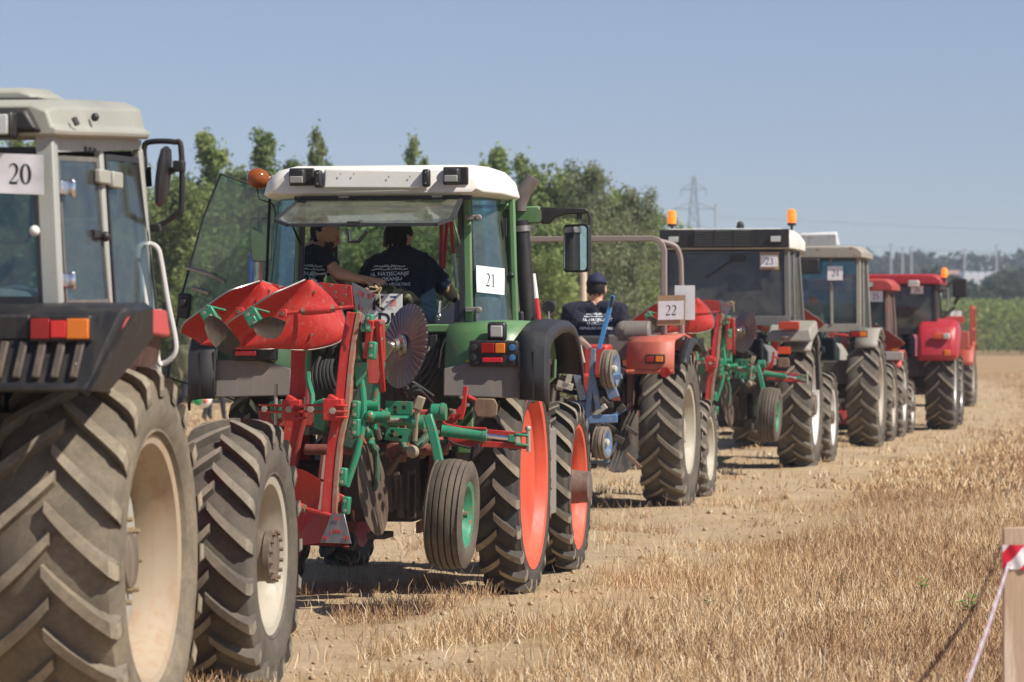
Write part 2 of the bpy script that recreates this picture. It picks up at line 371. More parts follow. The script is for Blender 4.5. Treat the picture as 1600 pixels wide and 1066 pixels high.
# ================================================================ trees
def leaf_mat(name, c0, c1, c2):
    m = bpy.data.materials.new(name); m.use_nodes = True; nt = m.node_tree; p = nt.nodes['Principled BSDF']
    at = N(nt, 'ShaderNodeAttribute', attribute_name='tint'); r = ramp(nt, at.outputs['Fac'], [(0., c0), (.5, c1), (1., c2)])
    oi = N(nt, 'ShaderNodeObjectInfo'); hs = N(nt, 'ShaderNodeHueSaturation'); mr = N(nt, 'ShaderNodeMapRange')
    mr.inputs[3].default_value = .8; mr.inputs[4].default_value = 1.2; nt.links.new(oi.outputs['Random'], mr.inputs[0]); nt.links.new(mr.outputs[0], hs.inputs['Value']); nt.links.new(r, hs.inputs['Color'])
    nt.links.new(hs.outputs[0], p.inputs['Base Color']); p.inputs['Roughness'].default_value = .6; p.inputs['Specular IOR Level'].default_value = .3
    tr = N(nt, 'ShaderNodeBsdfTranslucent'); nt.links.new(hs.outputs[0], tr.inputs[0]); mx = N(nt, 'ShaderNodeMixShader'); mx.inputs[0].default_value = .45
    nt.links.new(p.outputs[0], mx.inputs[1]); nt.links.new(tr.outputs[0], mx.inputs[2]); nt.links.new(mx.outputs[0], nt.nodes['Material Output'].inputs[0]); return m
LEAF = leaf_mat('poplar_leaves', (.12, .17, .055), (.24, .31, .11), (.38, .43, .17))
LEAF2 = leaf_mat('willow_leaves', (.16, .20, .11), (.26, .30, .16), (.36, .38, .22))
LEAFD = leaf_mat('distant_leaves', (.03, .055, .022), (.055, .085, .03), (.10, .12, .045))
CORN = leaf_mat('maize_leaves', (.10, .15, .03), (.21, .27, .065), (.34, .38, .12))
BARK = plain('bark', (.16, .12, .09), .9)
def cards(name, C, size, mat, tint=None, updown=.5):
    C = np.asarray(C, float); k = len(C); a = np.random.normal(0, 1, (k, 3)); a /= np.linalg.norm(a, axis=1)[:, None]
    b = np.cross(a, np.random.normal(0, 1, (k, 3))); b /= np.linalg.norm(b, axis=1)[:, None]
    s = (size*np.random.uniform(.6, 1.3, k))[:, None] if np.isscalar(size) else np.asarray(size)[:, None]*np.random.uniform(.6, 1.3, (k, 1))
    V = np.stack([C-a*s, C-b*s*.45, C+a*s, C+b*s*.45], 1).reshape(-1, 3)
    F = (np.arange(k*4)).reshape(-1, 4)
    me = bpy.data.meshes.new(name); me.vertices.add(k*4); me.vertices.foreach_set('co', V.ravel().astype(np.float32))
    me.loops.add(F.size); me.loops.foreach_set('vertex_index', F.ravel().astype(np.int32)); me.polygons.add(k)
    me.polygons.foreach_set('loop_start', (np.arange(k)*4).astype(np.int32)); me.update(calc_edges=True)
    t = np.clip(np.random.normal(.5, .22, k)+(0 if tint is None else tint), 0, 1)
    at = me.attributes.new('tint', 'FLOAT', 'FACE'); at.data.foreach_set('value', t.astype(np.float32)); me.materials.append(mat)
    return me
def make_tree(H, W, n, kind, seed, mat, lsz):
    random.seed(seed); np.random.seed(seed); mb = MB()
    tx = [Vector((0, 0, 0))]
    for i in range(1, 7): tx.append(Vector((random.uniform(-.12, .12)*i*.4, random.uniform(-.12, .12)*i*.4, H*.9*i/6)))
    mb.tube(tx, [.11*(1-i/7.2)*H/7+.01 for i in range(7)], 7)
    pts = []; tn = []
    nb = 46 if kind == 'spire' else 50
    for b in range(nb):
        f = random.uniform(.06, .97); base = tx[0].lerp(tx[-1], f); i = min(5, int(f*6)); base = tx[i].lerp(tx[i+1], f*6-i)
        az = random.uniform(0, 6.283)
        if kind == 'spire': ln = W*(1.15*(1-f)**.75+.12)*random.uniform(.6, 1.15); up = random.uniform(.9, 2.0)
        else: ln = W*(sin(pi*min(1, f*.85+.12))**.7)*random.uniform(.55, 1.15); up = random.uniform(.15, .9)
        d = Vector((cos(az), sin(az), up)).normalized(); e = base+d*ln*(1.25 if kind == 'spire' else 1)
        e.z = min(e.z, H*1.02); mb.tube([base, base.lerp(e, .5)+Vector((0, 0, -.03*ln)), e], [.022, .013, .004], 4, cap=False)
        m = int(n/nb*random.uniform(.5, 1.5)); tb = random.uniform(-.22, .22)
        for q in range(m):
            t = random.random()**.7; c = base.lerp(e, t); s = .10*W*(1.25-t*.75)
            pts.append((c.x+random.gauss(0, s), c.y+random.gauss(0, s), c.z+random.gauss(0, s*1.1))); tn.append(tb)
    return mb.mesh('trunk', BARK), cards('crown', pts, lsz, mat, np.array(tn))
T_SP = [make_tree(7.6, 1.35, 9000, 'spire', 11+i, LEAF, .085) for i in range(3)]
T_BU = [make_tree(6.2, 2.3, 11000, 'bushy', 31+i, LEAF, .085) for i in range(2)]
T_WI = [make_tree(7.0, 1.9, 11000, 'bushy', 51, LEAF2, .07)]
def plant_tree(src, X, Y, s, rz, label, name='tree', group='trees beyond the field', sw=1.0):
    r = empty(name, (X, Y, 0), rz); r.scale = (s*sw, s*sw, s); tag(r, label, 'tree', group)
    for nm, me in zip(('trunk', 'crown'), src): part(nm, me, None, r)
    return r
rnd = random.Random(5)
# front row: (photo x of the top, photo y of the top, distance, kind)
FR = [(-60, 222, 92, 'b'), (20, 225, 90, 's'), (95, 222, 96, 'b'), (160, 236, 88, 'b'), (205, 262, 95, 's'), (262, 280, 86, 'b'), (335, 226, 90, 's'), (378, 268, 96, 'b'), (413, 222, 92, 's'),
      (452, 266, 98, 's'), (492, 214, 90, 't'), (545, 282, 86, 'b'), (600, 300, 95, 'b'), (650, 226, 92, 't'), (700, 288, 96, 'b'), (768, 247, 97, 's'), (815, 254, 90, 's'),
      (868, 264, 88, 'b'), (922, 238, 84, 'w'), (948, 300, 90, 'b'), (992, 282, 86, 'w'), (1012, 330, 92, 'b'), (745, 330, 84, 'b'), (300, 285, 84, 'b'), (440, 300, 84, 'b'), (640, 340, 84, 'b'), (870, 340, 82, 'b')]
LAB = {'s': 'slender green poplar', 'b': 'bushy green poplar', 't': 'thin pointed poplar', 'w': 'pale grey-green willow'}
desc = ['beyond the open end of the cab of the grey tractor', 'seen through the grey cab windows', 'behind the grey cab roof', 'behind the grey cab side window', 'just past the grey cab roof edge', 'low behind the grey tractor mirror',
    'first spire past the grey tractor mirror', 'above the open green cab door', 'behind the amber beacon ball', 'just over the amber beacon ball', 'rising alone over the white roof edge', 'seen through the rear window over the standing man',
    'seen through the rear window between the two men', 'rising alone over the middle of the white roof', 'hidden low behind the white roof', 'over the roof end near the exhaust pipe', 'directly behind the exhaust pipe top',
    'behind the black mirror arm', 'tall and pale over the roll bar', 'low behind the roll bar', 'last of the pale trees before the pylon', 'low at the open end of the row', 'low behind the exhaust pipe', 'low in front of the first spire',
    'low behind the open door glass', 'low behind the driver in the cab', 'low behind the capped driver']
for i, (px, py, D, k) in enumerate(FR):
    X = (px-800)/FPX*D; h = CAMH+(HOR-py)/FPX*D
    if k in 'st': src = T_SP[i % 3]; s = h/6.7; sw = (.62 if k == 't' else 1.0)
    elif k == 'b': src = T_BU[i % 2]; s = h/(5.7 if px < 200 else 5.95); sw = 1.0
    else: src = T_WI[0]; s = h/6.8; sw = .82
    plant_tree(src, X, D, s, rnd.uniform(0, 6.28), LAB[k]+' '+desc[i], {'w': 'willow_tree'}.get(k, 'poplar_tree'), sw=sw)
# undergrowth mass along the row
C = []
for i in range(36000):
    X = random.uniform(-17, 4.2); D = random.uniform(86, 101); hh = 3.1+1.0*sin(X*1.3+D*.4)+.5*sin(X*3.1)
    if X > 2.5: hh *= max(.1, (4.2-X)/1.7)
    C.append((X, D, random.random()**.6*max(.3, hh)))
o = bpy.data.objects.new('undergrowth', cards('undergrowth', C, .11, LEAF)); COL.objects.link(o)
tag(o, 'tangled green undergrowth filling the foot of the tree row', 'undergrowth', kind='stuff')
# maize and scrub at the end of the field on the right-hand side
C = []; T = []
for i in range(60000):
    X = random.uniform(10, 62); D = 262+random.random()**1.4*70; hh = 3.7+.35*sin(X*.9)+.3*sin(X*2.7)+ (D-262)*.014
    C.append((X, D, random.random()**.5*hh))
o = bpy.data.objects.new('maize_crop', cards('maize_crop', C, .22, CORN)); COL.objects.link(o)
tag(o, 'tall green maize standing along the end of the dry field', 'maize', kind='stuff')
def make_bush(seed, mat, n=5200, sz=.28):
    random.seed(seed); np.random.seed(seed); pts = []; tn = []
    for c in range(26):
        a = random.uniform(0, 6.28); r = random.uniform(0, 2.2); zc = random.uniform(.6, 3.6); cr = random.uniform(.5, .95); t = random.uniform(-.25, .2)
        for q in range(n//26):
            v = Vector((random.gauss(0, 1), random.gauss(0, 1), random.gauss(0, 1))).normalized()*cr*random.uniform(.75, 1.05)
            pts.append((cos(a)*r+v.x, sin(a)*r+v.y, max(.02, zc*(1-r*.16)+v.z))); tn.append(t)
    mb = MB(); mb.tube([(0, 0, 0), (.05, 0, 1.4), (0, .1, 3.0)], [.14, .1, .04], 6)
    return mb.mesh('trunk', BARK), cards('crown', pts, sz, mat, np.array(tn))
BU = [make_bush(71, LEAFD), make_bush(72, LEAFD)]
BL = ['behind the maize by the black mirror', 'at the end of the maize row over the orange frame', 'low over the maize near the frame edge', 'tall over the maize, widest in the row', 'over the far end of the maize', 'dark round-topped, standing alone before the far wood', 'behind the pale shed', 'over the red cab roof', 'behind the maize near the beacon']
for i, (px, py, D, sw) in enumerate([(1520, 436, 345, 1.2), (1560, 428, 352, 1.5), (1600, 430, 340, 1.3), (1650, 420, 350, 1.7), (1710, 432, 350, 1.5), (1458, 408, 420, .9), (1602, 398, 450, 1.3), (1350, 416, 430, 1.5), (1488, 440, 345, 1.1)]):
    X = (px-800)/FPX*D; h = CAMH+(HOR-py)/FPX*D
    plant_tree(BU[i % 2], X, D, h/4.3, i*1.7, 'rounded dark green bush '+BL[i], 'bush', 'bushes behind the maize', sw)
# far wood
C = []; T = []; S = []
rr = random.Random(9)
for i in range(620):
    X = rr.uniform(-190, 330); D = rr.uniform(740, 830); h = rr.uniform(17.5, 20.2)+.7*sin(X*.05)+(D-740)*.015; cr = rr.uniform(3.6, 5.8); t = rr.uniform(-.2, .2)
    for q in range(110):
        z = rr.uniform(.08, 1); r = cr*(sin(pi*min(.98, z*.8+.12))**.6); a = rr.uniform(0, 6.28); r *= rr.uniform(.7, 1)
        C.append((X+cos(a)*r, D+sin(a)*r, z*h)); T.append(t)
o = bpy.data.objects.new('far_wood', cards('far_wood', C, 1.15, LEAFD, np.array(T))); COL.objects.link(o)
tag(o, 'long dark wood along the horizon fading into haze', 'wood', kind='stuff')
# far shed with pinkish roof, long pale roof, lamp posts, pylon
def fX(px, D): return (px-800)/FPX*D
def fZ(py, D): return CAMH+(HOR-py)/FPX*D
D = 560; mb = MB(); x0, x1 = fX(1478, D), fX(1502, D); zt = fZ(424, D); r = empty('farmhouse', ((x0+x1)/2, D, 0)); hw = (x1-x0)/2
mb.span((-hw, 0, 0), (hw, 8, zt-1.2)); part('wall', mb, plain('pale_render', (.62, .55, .5), .9), r)
mb = MB(); mb.hexa([(-hw-.3, -.3, zt-1.2), (hw+.3, -.3, zt-1.2), (hw+.3, 8.3, zt-1.2), (-hw-.3, 8.3, zt-1.2), (-hw-.2, 3.8, zt+.2), (hw+.2, 3.8, zt+.2), (hw+.2, 4.2, zt+.2), (-hw-.2, 4.2, zt+.2)]); part('roof', mb, plain('pink_tiles', (.45, .26, .21), .8), r)
for sx in (-.5, .5):
    mb = MB(); mb.box((sx*hw, -.03, zt-2.6), (.9, .1, 1.1)); part('window', mb, plain('dark_pane', (.05, .06, .07), .2), r)
tag(r, 'small pale farmhouse with a pinkish roof before the far wood', 'house')
D = 540; x0, x1 = fX(1506, D), fX(1562, D); zt = fZ(422, D); r = empty('greenhouse', ((x0+x1)/2, D, 0)); hw = (x1-x0)/2; zb = zt-1.3
mb = MB(); mb.span((-hw, 0, 0), (hw, 9, zb)); part('wall', mb, plain('pale_sheet', (.6, .64, .68), .5), r)
mb = MB()
for q in range(5):
    a0 = -hw+q*2*hw/5; w_ = 2*hw/5; sec = [[(a0+w_*.5-w_*.5*cos(pi*t/8), yy, zb+.01+1.1*sin(pi*t/8)) for t in range(9)] for yy in (0, 9)]
    mb.loft(sec)
part('roof', mb, plain('pale_film', (.68, .72, .78), .35), r); tag(r, 'long low greenhouse with pale rounded roofs beside the farmhouse', 'greenhouse')
GREYM = plain('galvanised', (.45, .47, .48), .5, .3)
def lamp_post(px, py, D, lab):
    h = fZ(py, D); r = empty('lamp_post', (fX(px, D), D, 0)); mb = MB(); mb.tube([(0, 0, 0), (0, 0, h)], [.26, .17], 8); part('pole', mb, GREYM, r)
    mb = MB(); mb.box((0, 0, h), (.8, .3, .3)); part('lamp_head', mb, GREYM, r)
    tag(r, lab, 'lamp post', 'lamp posts before the far wood')
for a in [(1392, 382, 640, 'pale mast over the red cab roof, first of the close pair of lamp posts'), (1410, 388, 640, 'pale mast over the red cab roof, second of the close pair of lamp posts'), (1424, 386, 650, 'pale lamp post just past the close pair over the red roof'),
          (1507, 390, 600, 'pale lamp post above the greenhouse end'), (1557, 384, 620, 'pale lamp post by the far end of the greenhouse'), (1118, 320, 700, 'slim lamp mast beside the lattice pylon'), (1336, 392, 640, 'pale lamp post over the beige cab roof')]: lamp_post(*a)
def pylon(px, py, D):
    H = fZ(py, D); r = empty('electricity_pylon', (fX(px, D), D, 0)); M = plain('pylon_steel', (.24, .26, .28), .6, .2); mb = MB(); w0 = 3.6
    def hw(z): return w0*(1-z/H)**1.0*.9+.35
    L_ = [0, .16, .3, .42, .53, .62, .7, .78, .86, .93, 1]
    for i in range(10):
        z0, z1 = L_[i]*H, L_[i+1]*H; a, b = hw(z0), hw(z1)
        q0 = [(-a, -a, z0), (a, -a, z0), (a, a, z0), (-a, a, z0)]; q1 = [(-b, -b, z1), (b, -b, z1), (b, b, z1), (-b, b, z1)]
        for j in range(4):
            mb.bar(q0[j], q1[j], .24, .24); mb.bar(q0[j], q1[(j+1) % 4], .13, .13); mb.bar(q0[(j+1) % 4], q1[j], .13, .13); mb.bar(q1[j], q1[(j+1) % 4], .13, .13)
    part('lattice_mast', mb, M, r)
    for z, wd in ((.66, 7.2), (.80, 5.4), (.92, 3.2)):
        mb = MB(); zz = z*H
        for s in (-1, 1):
            mb.bar((s*hw(zz), 0, zz), (s*wd, 0, zz+.1), .22, .22); mb.bar((s*hw(zz), 0, zz+1.6), (s*wd, 0, zz+.1), .16, .16)
            mb.tube([(s*wd, 0, zz), (s*wd, 0, zz-1.8)], .12, 6)
        part('cross_arm', mb, M, r)
    tag(r, 'tall lattice electricity pylon fading into the haze behind the beacons', 'pylon'); return H
PH = pylon(1084, 276, 880)
for i, (z, wd) in enumerate(((.66, 7.2), (.80, 5.4))):
    mb = MB(); X = fX(1084, 880)
    pts = [Vector((X+wd+t*210, 880-t*30, z*PH-1.8-26*(t*.42)*(1-t*.42)*1.2)) for t in [k/10 for k in range(11)]]
    mb.tube(pts, .05, 4); tag(part('power_line', mb, plain('cable_grey', (.2, .22, .24), .6)), ['lower', 'upper'][i]+' power line sagging away from the pylon across the sky', 'cable')
# haze
mb = MB(); mb.span((-700, -40, -1.2), (900, 960, 62)); m = bpy.data.materials.new('haze_air'); m.use_nodes = True; nt = m.node_tree; nt.nodes.clear()
o_ = N(nt, 'ShaderNodeOutputMaterial'); pv = N(nt, 'ShaderNodeVolumePrincipled'); pv.inputs['Color'].default_value = (.50, .62, .80, 1); pv.inputs['Density'].default_value = .0006; pv.inputs['Anisotropy'].default_value = .25
nt.links.new(pv.outputs[0], o_.inputs['Volume'])
HAZE = part('haze', mb, m, kind='stuff'); HAZE['label'] = 'thin pale summer haze over the whole field'; HAZE['category'] = 'haze'
# ================================================================ wheels
def rubber(name, base, dust, amt, tread=False):
    if name in _mc: return _mc[name]
    m, nt, p = _nodes(name); v = objvec(nt)
    a = ramp(nt, noise(nt, 5, 9, .7, v, .4), [(.36, 0.), (.68, 1.)]); b = ramp(nt, noise(nt, 40, 6, .75, v), [(.3, .25), (.7, 1.)])
    k = mix(nt, 1., a, b, 'MULTIPLY'); mm = N(nt, 'ShaderNodeMath', operation='MULTIPLY_ADD'); mm.use_clamp = True
    nt.links.new(k, mm.inputs[0]); mm.inputs[1].default_value = amt; mm.inputs[2].default_value = amt*.45
    nt.links.new(mix(nt, mm.outputs[0], base, dust), p.inputs['Base Color']); p.inputs['Roughness'].default_value = .8; p.inputs['Specular IOR Level'].default_value = .3
    bump(nt, p, noise(nt, 30, 8, .7, v), .35, .006); _mc[name] = m; return m
def tyre_mesh(R, W, rr, NL, mats, lh=.042, lw=.05, sweep=1.0, kind='lug'):
    """lugged tractor tyre about the x axis, centred on the origin"""
    mb = MB(); Rt = R-lh; h = Rt-rr
    half = [(0, Rt), (W*.2, Rt-.004), (W*.36, Rt-.016), (W*.44, Rt-.04), (W*.475, Rt-h*.28), (W*.5, Rt-h*.5), (W*.49, Rt-h*.68), (W*.455, Rt-h*.82), (W*.46, Rt-h*.86), (W*.41, Rt-h*.93), (W*.36, rr-.005)]
    prof = [(-a, r) for a, r in half[::-1]]+half[1:]
    mb.lathe(prof, n=72, m=0)
    mb.lathe([(-W*.36, rr-.005), (-W*.3, rr+.02), (W*.3, rr+.02), (W*.36, rr-.005)], n=72, m=0)
    for s in (-1, 1):
        for i in range(NL):
            th0 = 2*pi*(i+(.5 if s > 0 else 0))/NL; secs = []
            T = [(-.05, R, .85), (.12, R, .95), (.32, R-.003, 1.0), (.54, R-.009, 1.02), (.76, R-.017, 1.08), (.92, R-.028, 1.2), (1.0, R-.055, 1.25), (1.03, R-.11, 1.2)]
            for q, (t, rt, wf) in enumerate(T):
                x = s*W*.5*min(t, 1.0)*1.0; th = th0-sweep*(W*.5)*(t**.9 if t > 0 else t)/R
                rb = (Rt-.02 if t < .9 else (Rt-.06 if t < 1 else Rt-.10)); w1 = lw*wf/2/R; w2 = w1*1.35
                if t >= 1.02: rb = rt-.03
                P = [(th-w2, rb), (th-w1, rt), (th+w1, rt), (th+w2, rb)]
                secs.append([Vector((x, r*sin(a), r*cos(a))) for a, r in P])
            b = len(mb.v); n0 = len(mb.f); mb.loft(secs)
            # the worn outer face of each lug takes the second material
            for fi in range(n0, len(mb.f)):
                f = mb.f[fi]
                if len(f) == 4 and all(((j-b) % 4) in (1, 2) for j in f): mb.m[fi] = 1
                else: mb.m[fi] = 0
    return mb.mesh('tyre', mats, 30, weld=False)
def rib_tyre_mesh(R, W, rr, ribs, mats):
    mb = MB(); h = R-rr; n = ribs; prof = []
    out = [(W*.36, rr), (W*.46, R-h*.8), (W*.5, R-h*.5), (W*.48, R-h*.22), (W*.42, R-h*.05)]
    prof += [(-a, r) for a, r in out]
    w_ = W*.84/n
    for i in range(n):
        x0 = -W*.42+i*w_; cr = lambda x: R-.02*(abs(x)/(W*.42))**2
        prof += [(x0+w_*.14, cr(x0)), (x0+w_*.5, cr(x0+w_*.5)+.001), (x0+w_*.86, cr(x0+w_))]
        if i < n-1: prof += [(x0+w_*.92, cr(x0+w_)-.018), (x0+w_*1.08, cr(x0+w_)-.018)]
    prof += [(a, r) for a, r in out[::-1]]
    mb.lathe(prof, n=64); return mb.mesh('tyre', mats, 28)
def rim_mesh(W, rr, disc, mats, hubr=.14, hubl=.06, cone=.05, holes=0):
    """outer side is +x; disc = x of the wheel disc"""
    e = W*.40; mb = MB()
    prof = [(-e, rr+.025), (-e+.012, rr-.004), (-e*.7, rr-.012), (-e*.3, rr-.05), (e*.3, rr-.05), (e*.62, rr-.03), (e*.78, rr-.012), (e-.012, rr-.004), (e, rr+.025), (e+.012, rr+.024), (e+.004, rr-.012), (e*.8, rr-.028), (e*.64, rr-.044), (e*.3, rr-.064), (-e*.3, rr-.064), (-e*.9, rr-.02), (-e-.01, rr+.02)]
    mb.lathe(prof, n=64, closed=True, m=0)
    d = disc; pr = [(d-.02, rr-.062), (d+.004, rr-.07), (d+cone*.3, rr*.80), (d+cone*.75, rr*.62), (d+cone, rr*.46), (d+cone, hubr+.03), (d+cone, .02)]
    mb.lathe(pr, n=64, m=1); mb.lathe([(a-.012, r) for a, r in pr], n=64, m=1)
    mb.lathe([(d+cone, hubr), (d+cone+hubl, hubr*.92), (d+cone+hubl+.01, hubr*.6), (d+cone+hubl+.015, .001)], n=28, m=2)
    return mb.mesh('rim', mats, 32)
_wc = {}
def wheel(root, name, c, key, tyre, rim, side=1, bolts=None, label=None, hub=None, yaw=0):
    """c = centre; tyre/rim build shared meshes the first time"""
    if key not in _wc: _wc[key] = (tyre(), rim())
    w_ = empty(name, c, yaw, root); w_.scale = (side, 1, 1)
    part('tyre', _wc[key][0], None, w_); part('rim', _wc[key][1], None, w_)
    if bolts:
        n, r, x, l, br = bolts[:5]; k2 = (key, 'bolt')
        if k2 not in _wc:
            mb = MB(); mb.lathe([(0, .0), (0, br), (l*.45, br), (l*.45, br*.6), (l, br*.55), (l, .0)], n=6); _wc[k2] = mb.mesh('wheel_bolt', bolts[5])
        for i in range(n):
            t = 2*pi*i/n+.2; part('wheel_bolt', _wc[k2], None, w_, loc=(x, r*sin(t), r*cos(t)))
    if hub:
        mb = MB(); mb.lathe(hub[0], n=28); part('hub', mb, hub[1], w_)
    if label: w_['label'] = label
    return w_
RUBD = rubber('tyre_rubber_dark', (.030, .030, .031), (.20, .16, .115), .32); LUGD = rubber('lug_face_dusty', (.070, .064, .055), (.33, .28, .21), .9)
RUBG = rubber('tyre_rubber_grey', (.034, .034, .034), (.24, .20, .145), .5); LUGG = rubber('lug_face_grey', (.085, .078, .066), (.32, .275, .21), .85)
RUBT = rubber('tyre_rubber_mud', (.050, .047, .042), (.27, .22, .155), .8); LUGT = rubber('lug_face_mud', (.09, .08, .066), (.36, .30, .22), 1.0)
CREAM = paint('cream_rim', (.42, .39, .32), .45, .5, chips=.2, chipc=(.30, .14, .07)); CREAMD = paint('cream_rim_rusty', (.40, .34, .25), .75, .6, dust=(.36, .21, .11), chips=.12, chipc=(.33, .15, .07))
HUBM = paint('hub_iron', (.10, .08, .07), .6, .6); STEEL = paint('worn_steel', (.38, .36, .34), .35, .35, metal=.8); RUSTY = paint('rusty_iron', (.16, .09, .055), .6, .8)
BLKP = paint('black_plastic', (.014, .015, .018), .08, .42); BLKR = paint('black_rubber_trim', (.020, .023, .030), .07, .5); DKGR = paint('dark_grease', (.022, .020, .019), .35, .55)
GREYP = paint('grey_worn_plastic', (.20, .19, .19), .55, .6); CHROME = plain('polished_rod', (.75, .75, .78), .15, 1.0)
LENSR = plain('red_lens', (.30, .012, .012), .15); LENSO = plain('orange_lens', (.75, .20, .02), .15); LENSC = plain('clear_lens', (.62, .62, .58), .1, .3)
LENSB = plain('blue_plug', (.05, .16, .36), .4); HOSE = paint('hydraulic_hose', (.014, .014, .014), .06, .5); PAPER = plain('white_paper', (.80, .80, .84), .8)
INK = plain('black_ink', (.012, .012, .016), .7); CARD = plain('brown_card', (.42, .28, .17), .85); GLASS = glassm('tinted_glass', (.80, .90, .87), .05, .05); GLASSB = glassm('bluish_glass', (.60, .80, .86), .07, .07)
GLASSD = glassm('dusty_glass', (.50, .54, .56), .05, .12); GLASSC = glassm('bluish_clear_glass', (.70, .80, .84), .05, .05)
SEAT = plain('seat_cloth', (.05, .05, .05), .85)
MIRR = plain('mirror_face', (.75, .8, .82), .03, 1.0)
# ================================================================ numerals and print
def strokes(mb, pl, o, u, v, s):
    """pl: list of (points, widths) centre lines in a unit box; flat ribbon on plane o + u*x + v*y"""
    for pts, ws in pl:
        P = [Vector((p[0], p[1], 0)) for p in pts]; k = len(P); L_ = []; R_ = []
        for i in range(k):
            d = (P[min(i+1, k-1)]-P[max(i-1, 0)]).normalized(); nrm = Vector((-d.y, d.x, 0)); wv = ws[i] if isinstance(ws, (list, tuple)) else ws
            L_.append(P[i]+nrm*wv/2); R_.append(P[i]-nrm*wv/2)
        f = lambda q: Vector(o)+Vector(u)*(q.x*s)+Vector(v)*(q.y*s)
        mb.add([f(q) for q in L_+R_], [(i, i+1, k+i+1, k+i) for i in range(k-1)])
def arc(cx, cy, rx, ry, a0, a1, n=12): return [(cx+rx*cos(radians(a0+(a1-a0)*i/n)), cy+ry*sin(radians(a0+(a1-a0)*i/n))) for i in range(n+1)]
def digit(c):     # serif numerals, height 1, width about .55
    n = 24; el = arc(.28, .5, .21, .46, 90, 450, n)
    if c == '0': return [(el, [.05+.10*abs(cos(radians(90+360*i/n))) for i in range(n+1)])]
    if c == '1': return [([(.30, .02), (.30, .97)], .12), ([(.12, .83), (.30, .96)], .05), ([(.14, .02), (.46, .02)], .04)]
    if c == '2':
        a = arc(.25, .72, .19, .25, 160, -20, 10); t = [(.38, .5), (.25, .30), (.08, .10)]
        return [(a+t, [.05, .05, .06, .07, .08, .10, .12, .13, .13, .13, .12, .10, .06, .05]), ([(.05, .06), (.44, .06)], .12), ([(.42, .06), (.49, .24)], .04)]
    if c == '3': return [(arc(.24, .74, .17, .22, 150, -80, 10), [.05, .05, .06, .08, .1, .12, .13, .12, .1, .08, .05]), (arc(.22, .29, .22, .26, 85, -140, 10), [.05, .07, .09, .12, .13, .13, .12, .1, .08, .06, .06])]
    if c == '4': return [([(.37, .02), (.37, .97)], .11), ([(.36, .95), (.04, .32)], .045), ([(.04, .28), (.52, .28)], .09)]
    if c == '5': return [([(.14, .93), (.46, .93)], .10), ([(.15, .95), (.11, .56)], .05), (arc(.21, .31, .23, .28, 105, -140, 10), [.05, .08, .1, .12, .13, .13, .12, .1, .08, .06, .05])]
    if c == '6': return [(arc(.27, .30, .19, .27, 90, 450, 20), [.05+.08*abs(cos(radians(90+18*i))) for i in range(21)]), ([(.11, .38), (.14, .6), (.26, .82), (.44, .96)], [.12, .11, .08, .05])]
    return [([(.1, .93), (.48, .93)], .10), ([(.47, .93), (.3, .5), (.2, .02)], [.05, .08, .11])]
def number_sheet(name, txt, c, u, v, w_, h, dh, label, group='start number sheets', card=None, curl=0.0):
    """sheet centred at c, spanned by unit vectors u (right) and v (up), facing u x v"""
    u = Vector(u).normalized(); v = Vector(v).normalized(); nrm = u.cross(v).normalized(); c = Vector(c); G = []
    for i in range(7):
        row = []
        for j in range(9):
            a, b = j/8-.5, i/6-.5; z = curl*(sin(b*5+a*3)*.0012+max(0, a-.36)*.05*(b+.5))
            row.append(c+u*(a*w_)+v*(b*h)+nrm*(z+.004))
        G.append(row)
    zf = lambda a, b: curl*(sin(b*5+a*3)*.0012+max(0, a-.36)*.05*(b+.5))+.0048
    mb = MB(); mb.grid(G, .0008, -nrm); o = part(name, mb, PAPER); tag(o, label, 'number sheet', group)
    mb = MB(); tw = dh*.56*len(txt)+.0*dh; o2 = c-u*(tw/2)-v*(dh/2)
    for i, ch in enumerate(txt): strokes(mb, digit(ch), o2+u*(dh*.58*i), u, v, dh)
    mb.v = [tuple(V_+nrm*zf((V_-c).dot(u)/w_, (V_-c).dot(v)/h)) for V_ in map(Vector, mb.v)]
    part('number', mb, INK, o)
    if card:
        mb = MB(); k = c-nrm*.008; a, b = w_/2+.012, h/2+card
        mb.plate([k-u*a-v*b, k+u*a-v*b, k+u*a+v*b, k-u*a+v*b], -nrm*.006); part('card_backing', mb, CARD, o)
    return o
def text_mesh(txt, size, font_extr=0.0, align='CENTER'):
    cu = bpy.data.curves.new('t', 'FONT'); cu.body = txt; cu.size = size; cu.align_x = align; cu.resolution_u = 3; cu.extrude = font_extr; cu.offset = size*.03
    o = bpy.data.objects.new('t', cu); COL.objects.link(o); dg = bpy.context.evaluated_depsgraph_get(); me = bpy.data.meshes.new_from_object(o.evaluated_get(dg))
    vs = [tuple(q.co) for q in me.vertices]; fs = [tuple(f.vertices) for f in me.polygons]
    bpy.data.objects.remove(o); bpy.data.curves.remove(cu); bpy.data.meshes.remove(me); return vs, fs
def text_on(mb, txt, size, o, u, v, align='CENTER', lift=.003, ital=0.0):
    u = Vector(u).normalized(); v = Vector(v).normalized(); n = u.cross(v); vs, fs = text_mesh(txt, size, 0, align)
    mb.add([Vector(o)+u*(p[0]+p[1]*ital)+v*p[1]+n*lift for p in vs], fs)
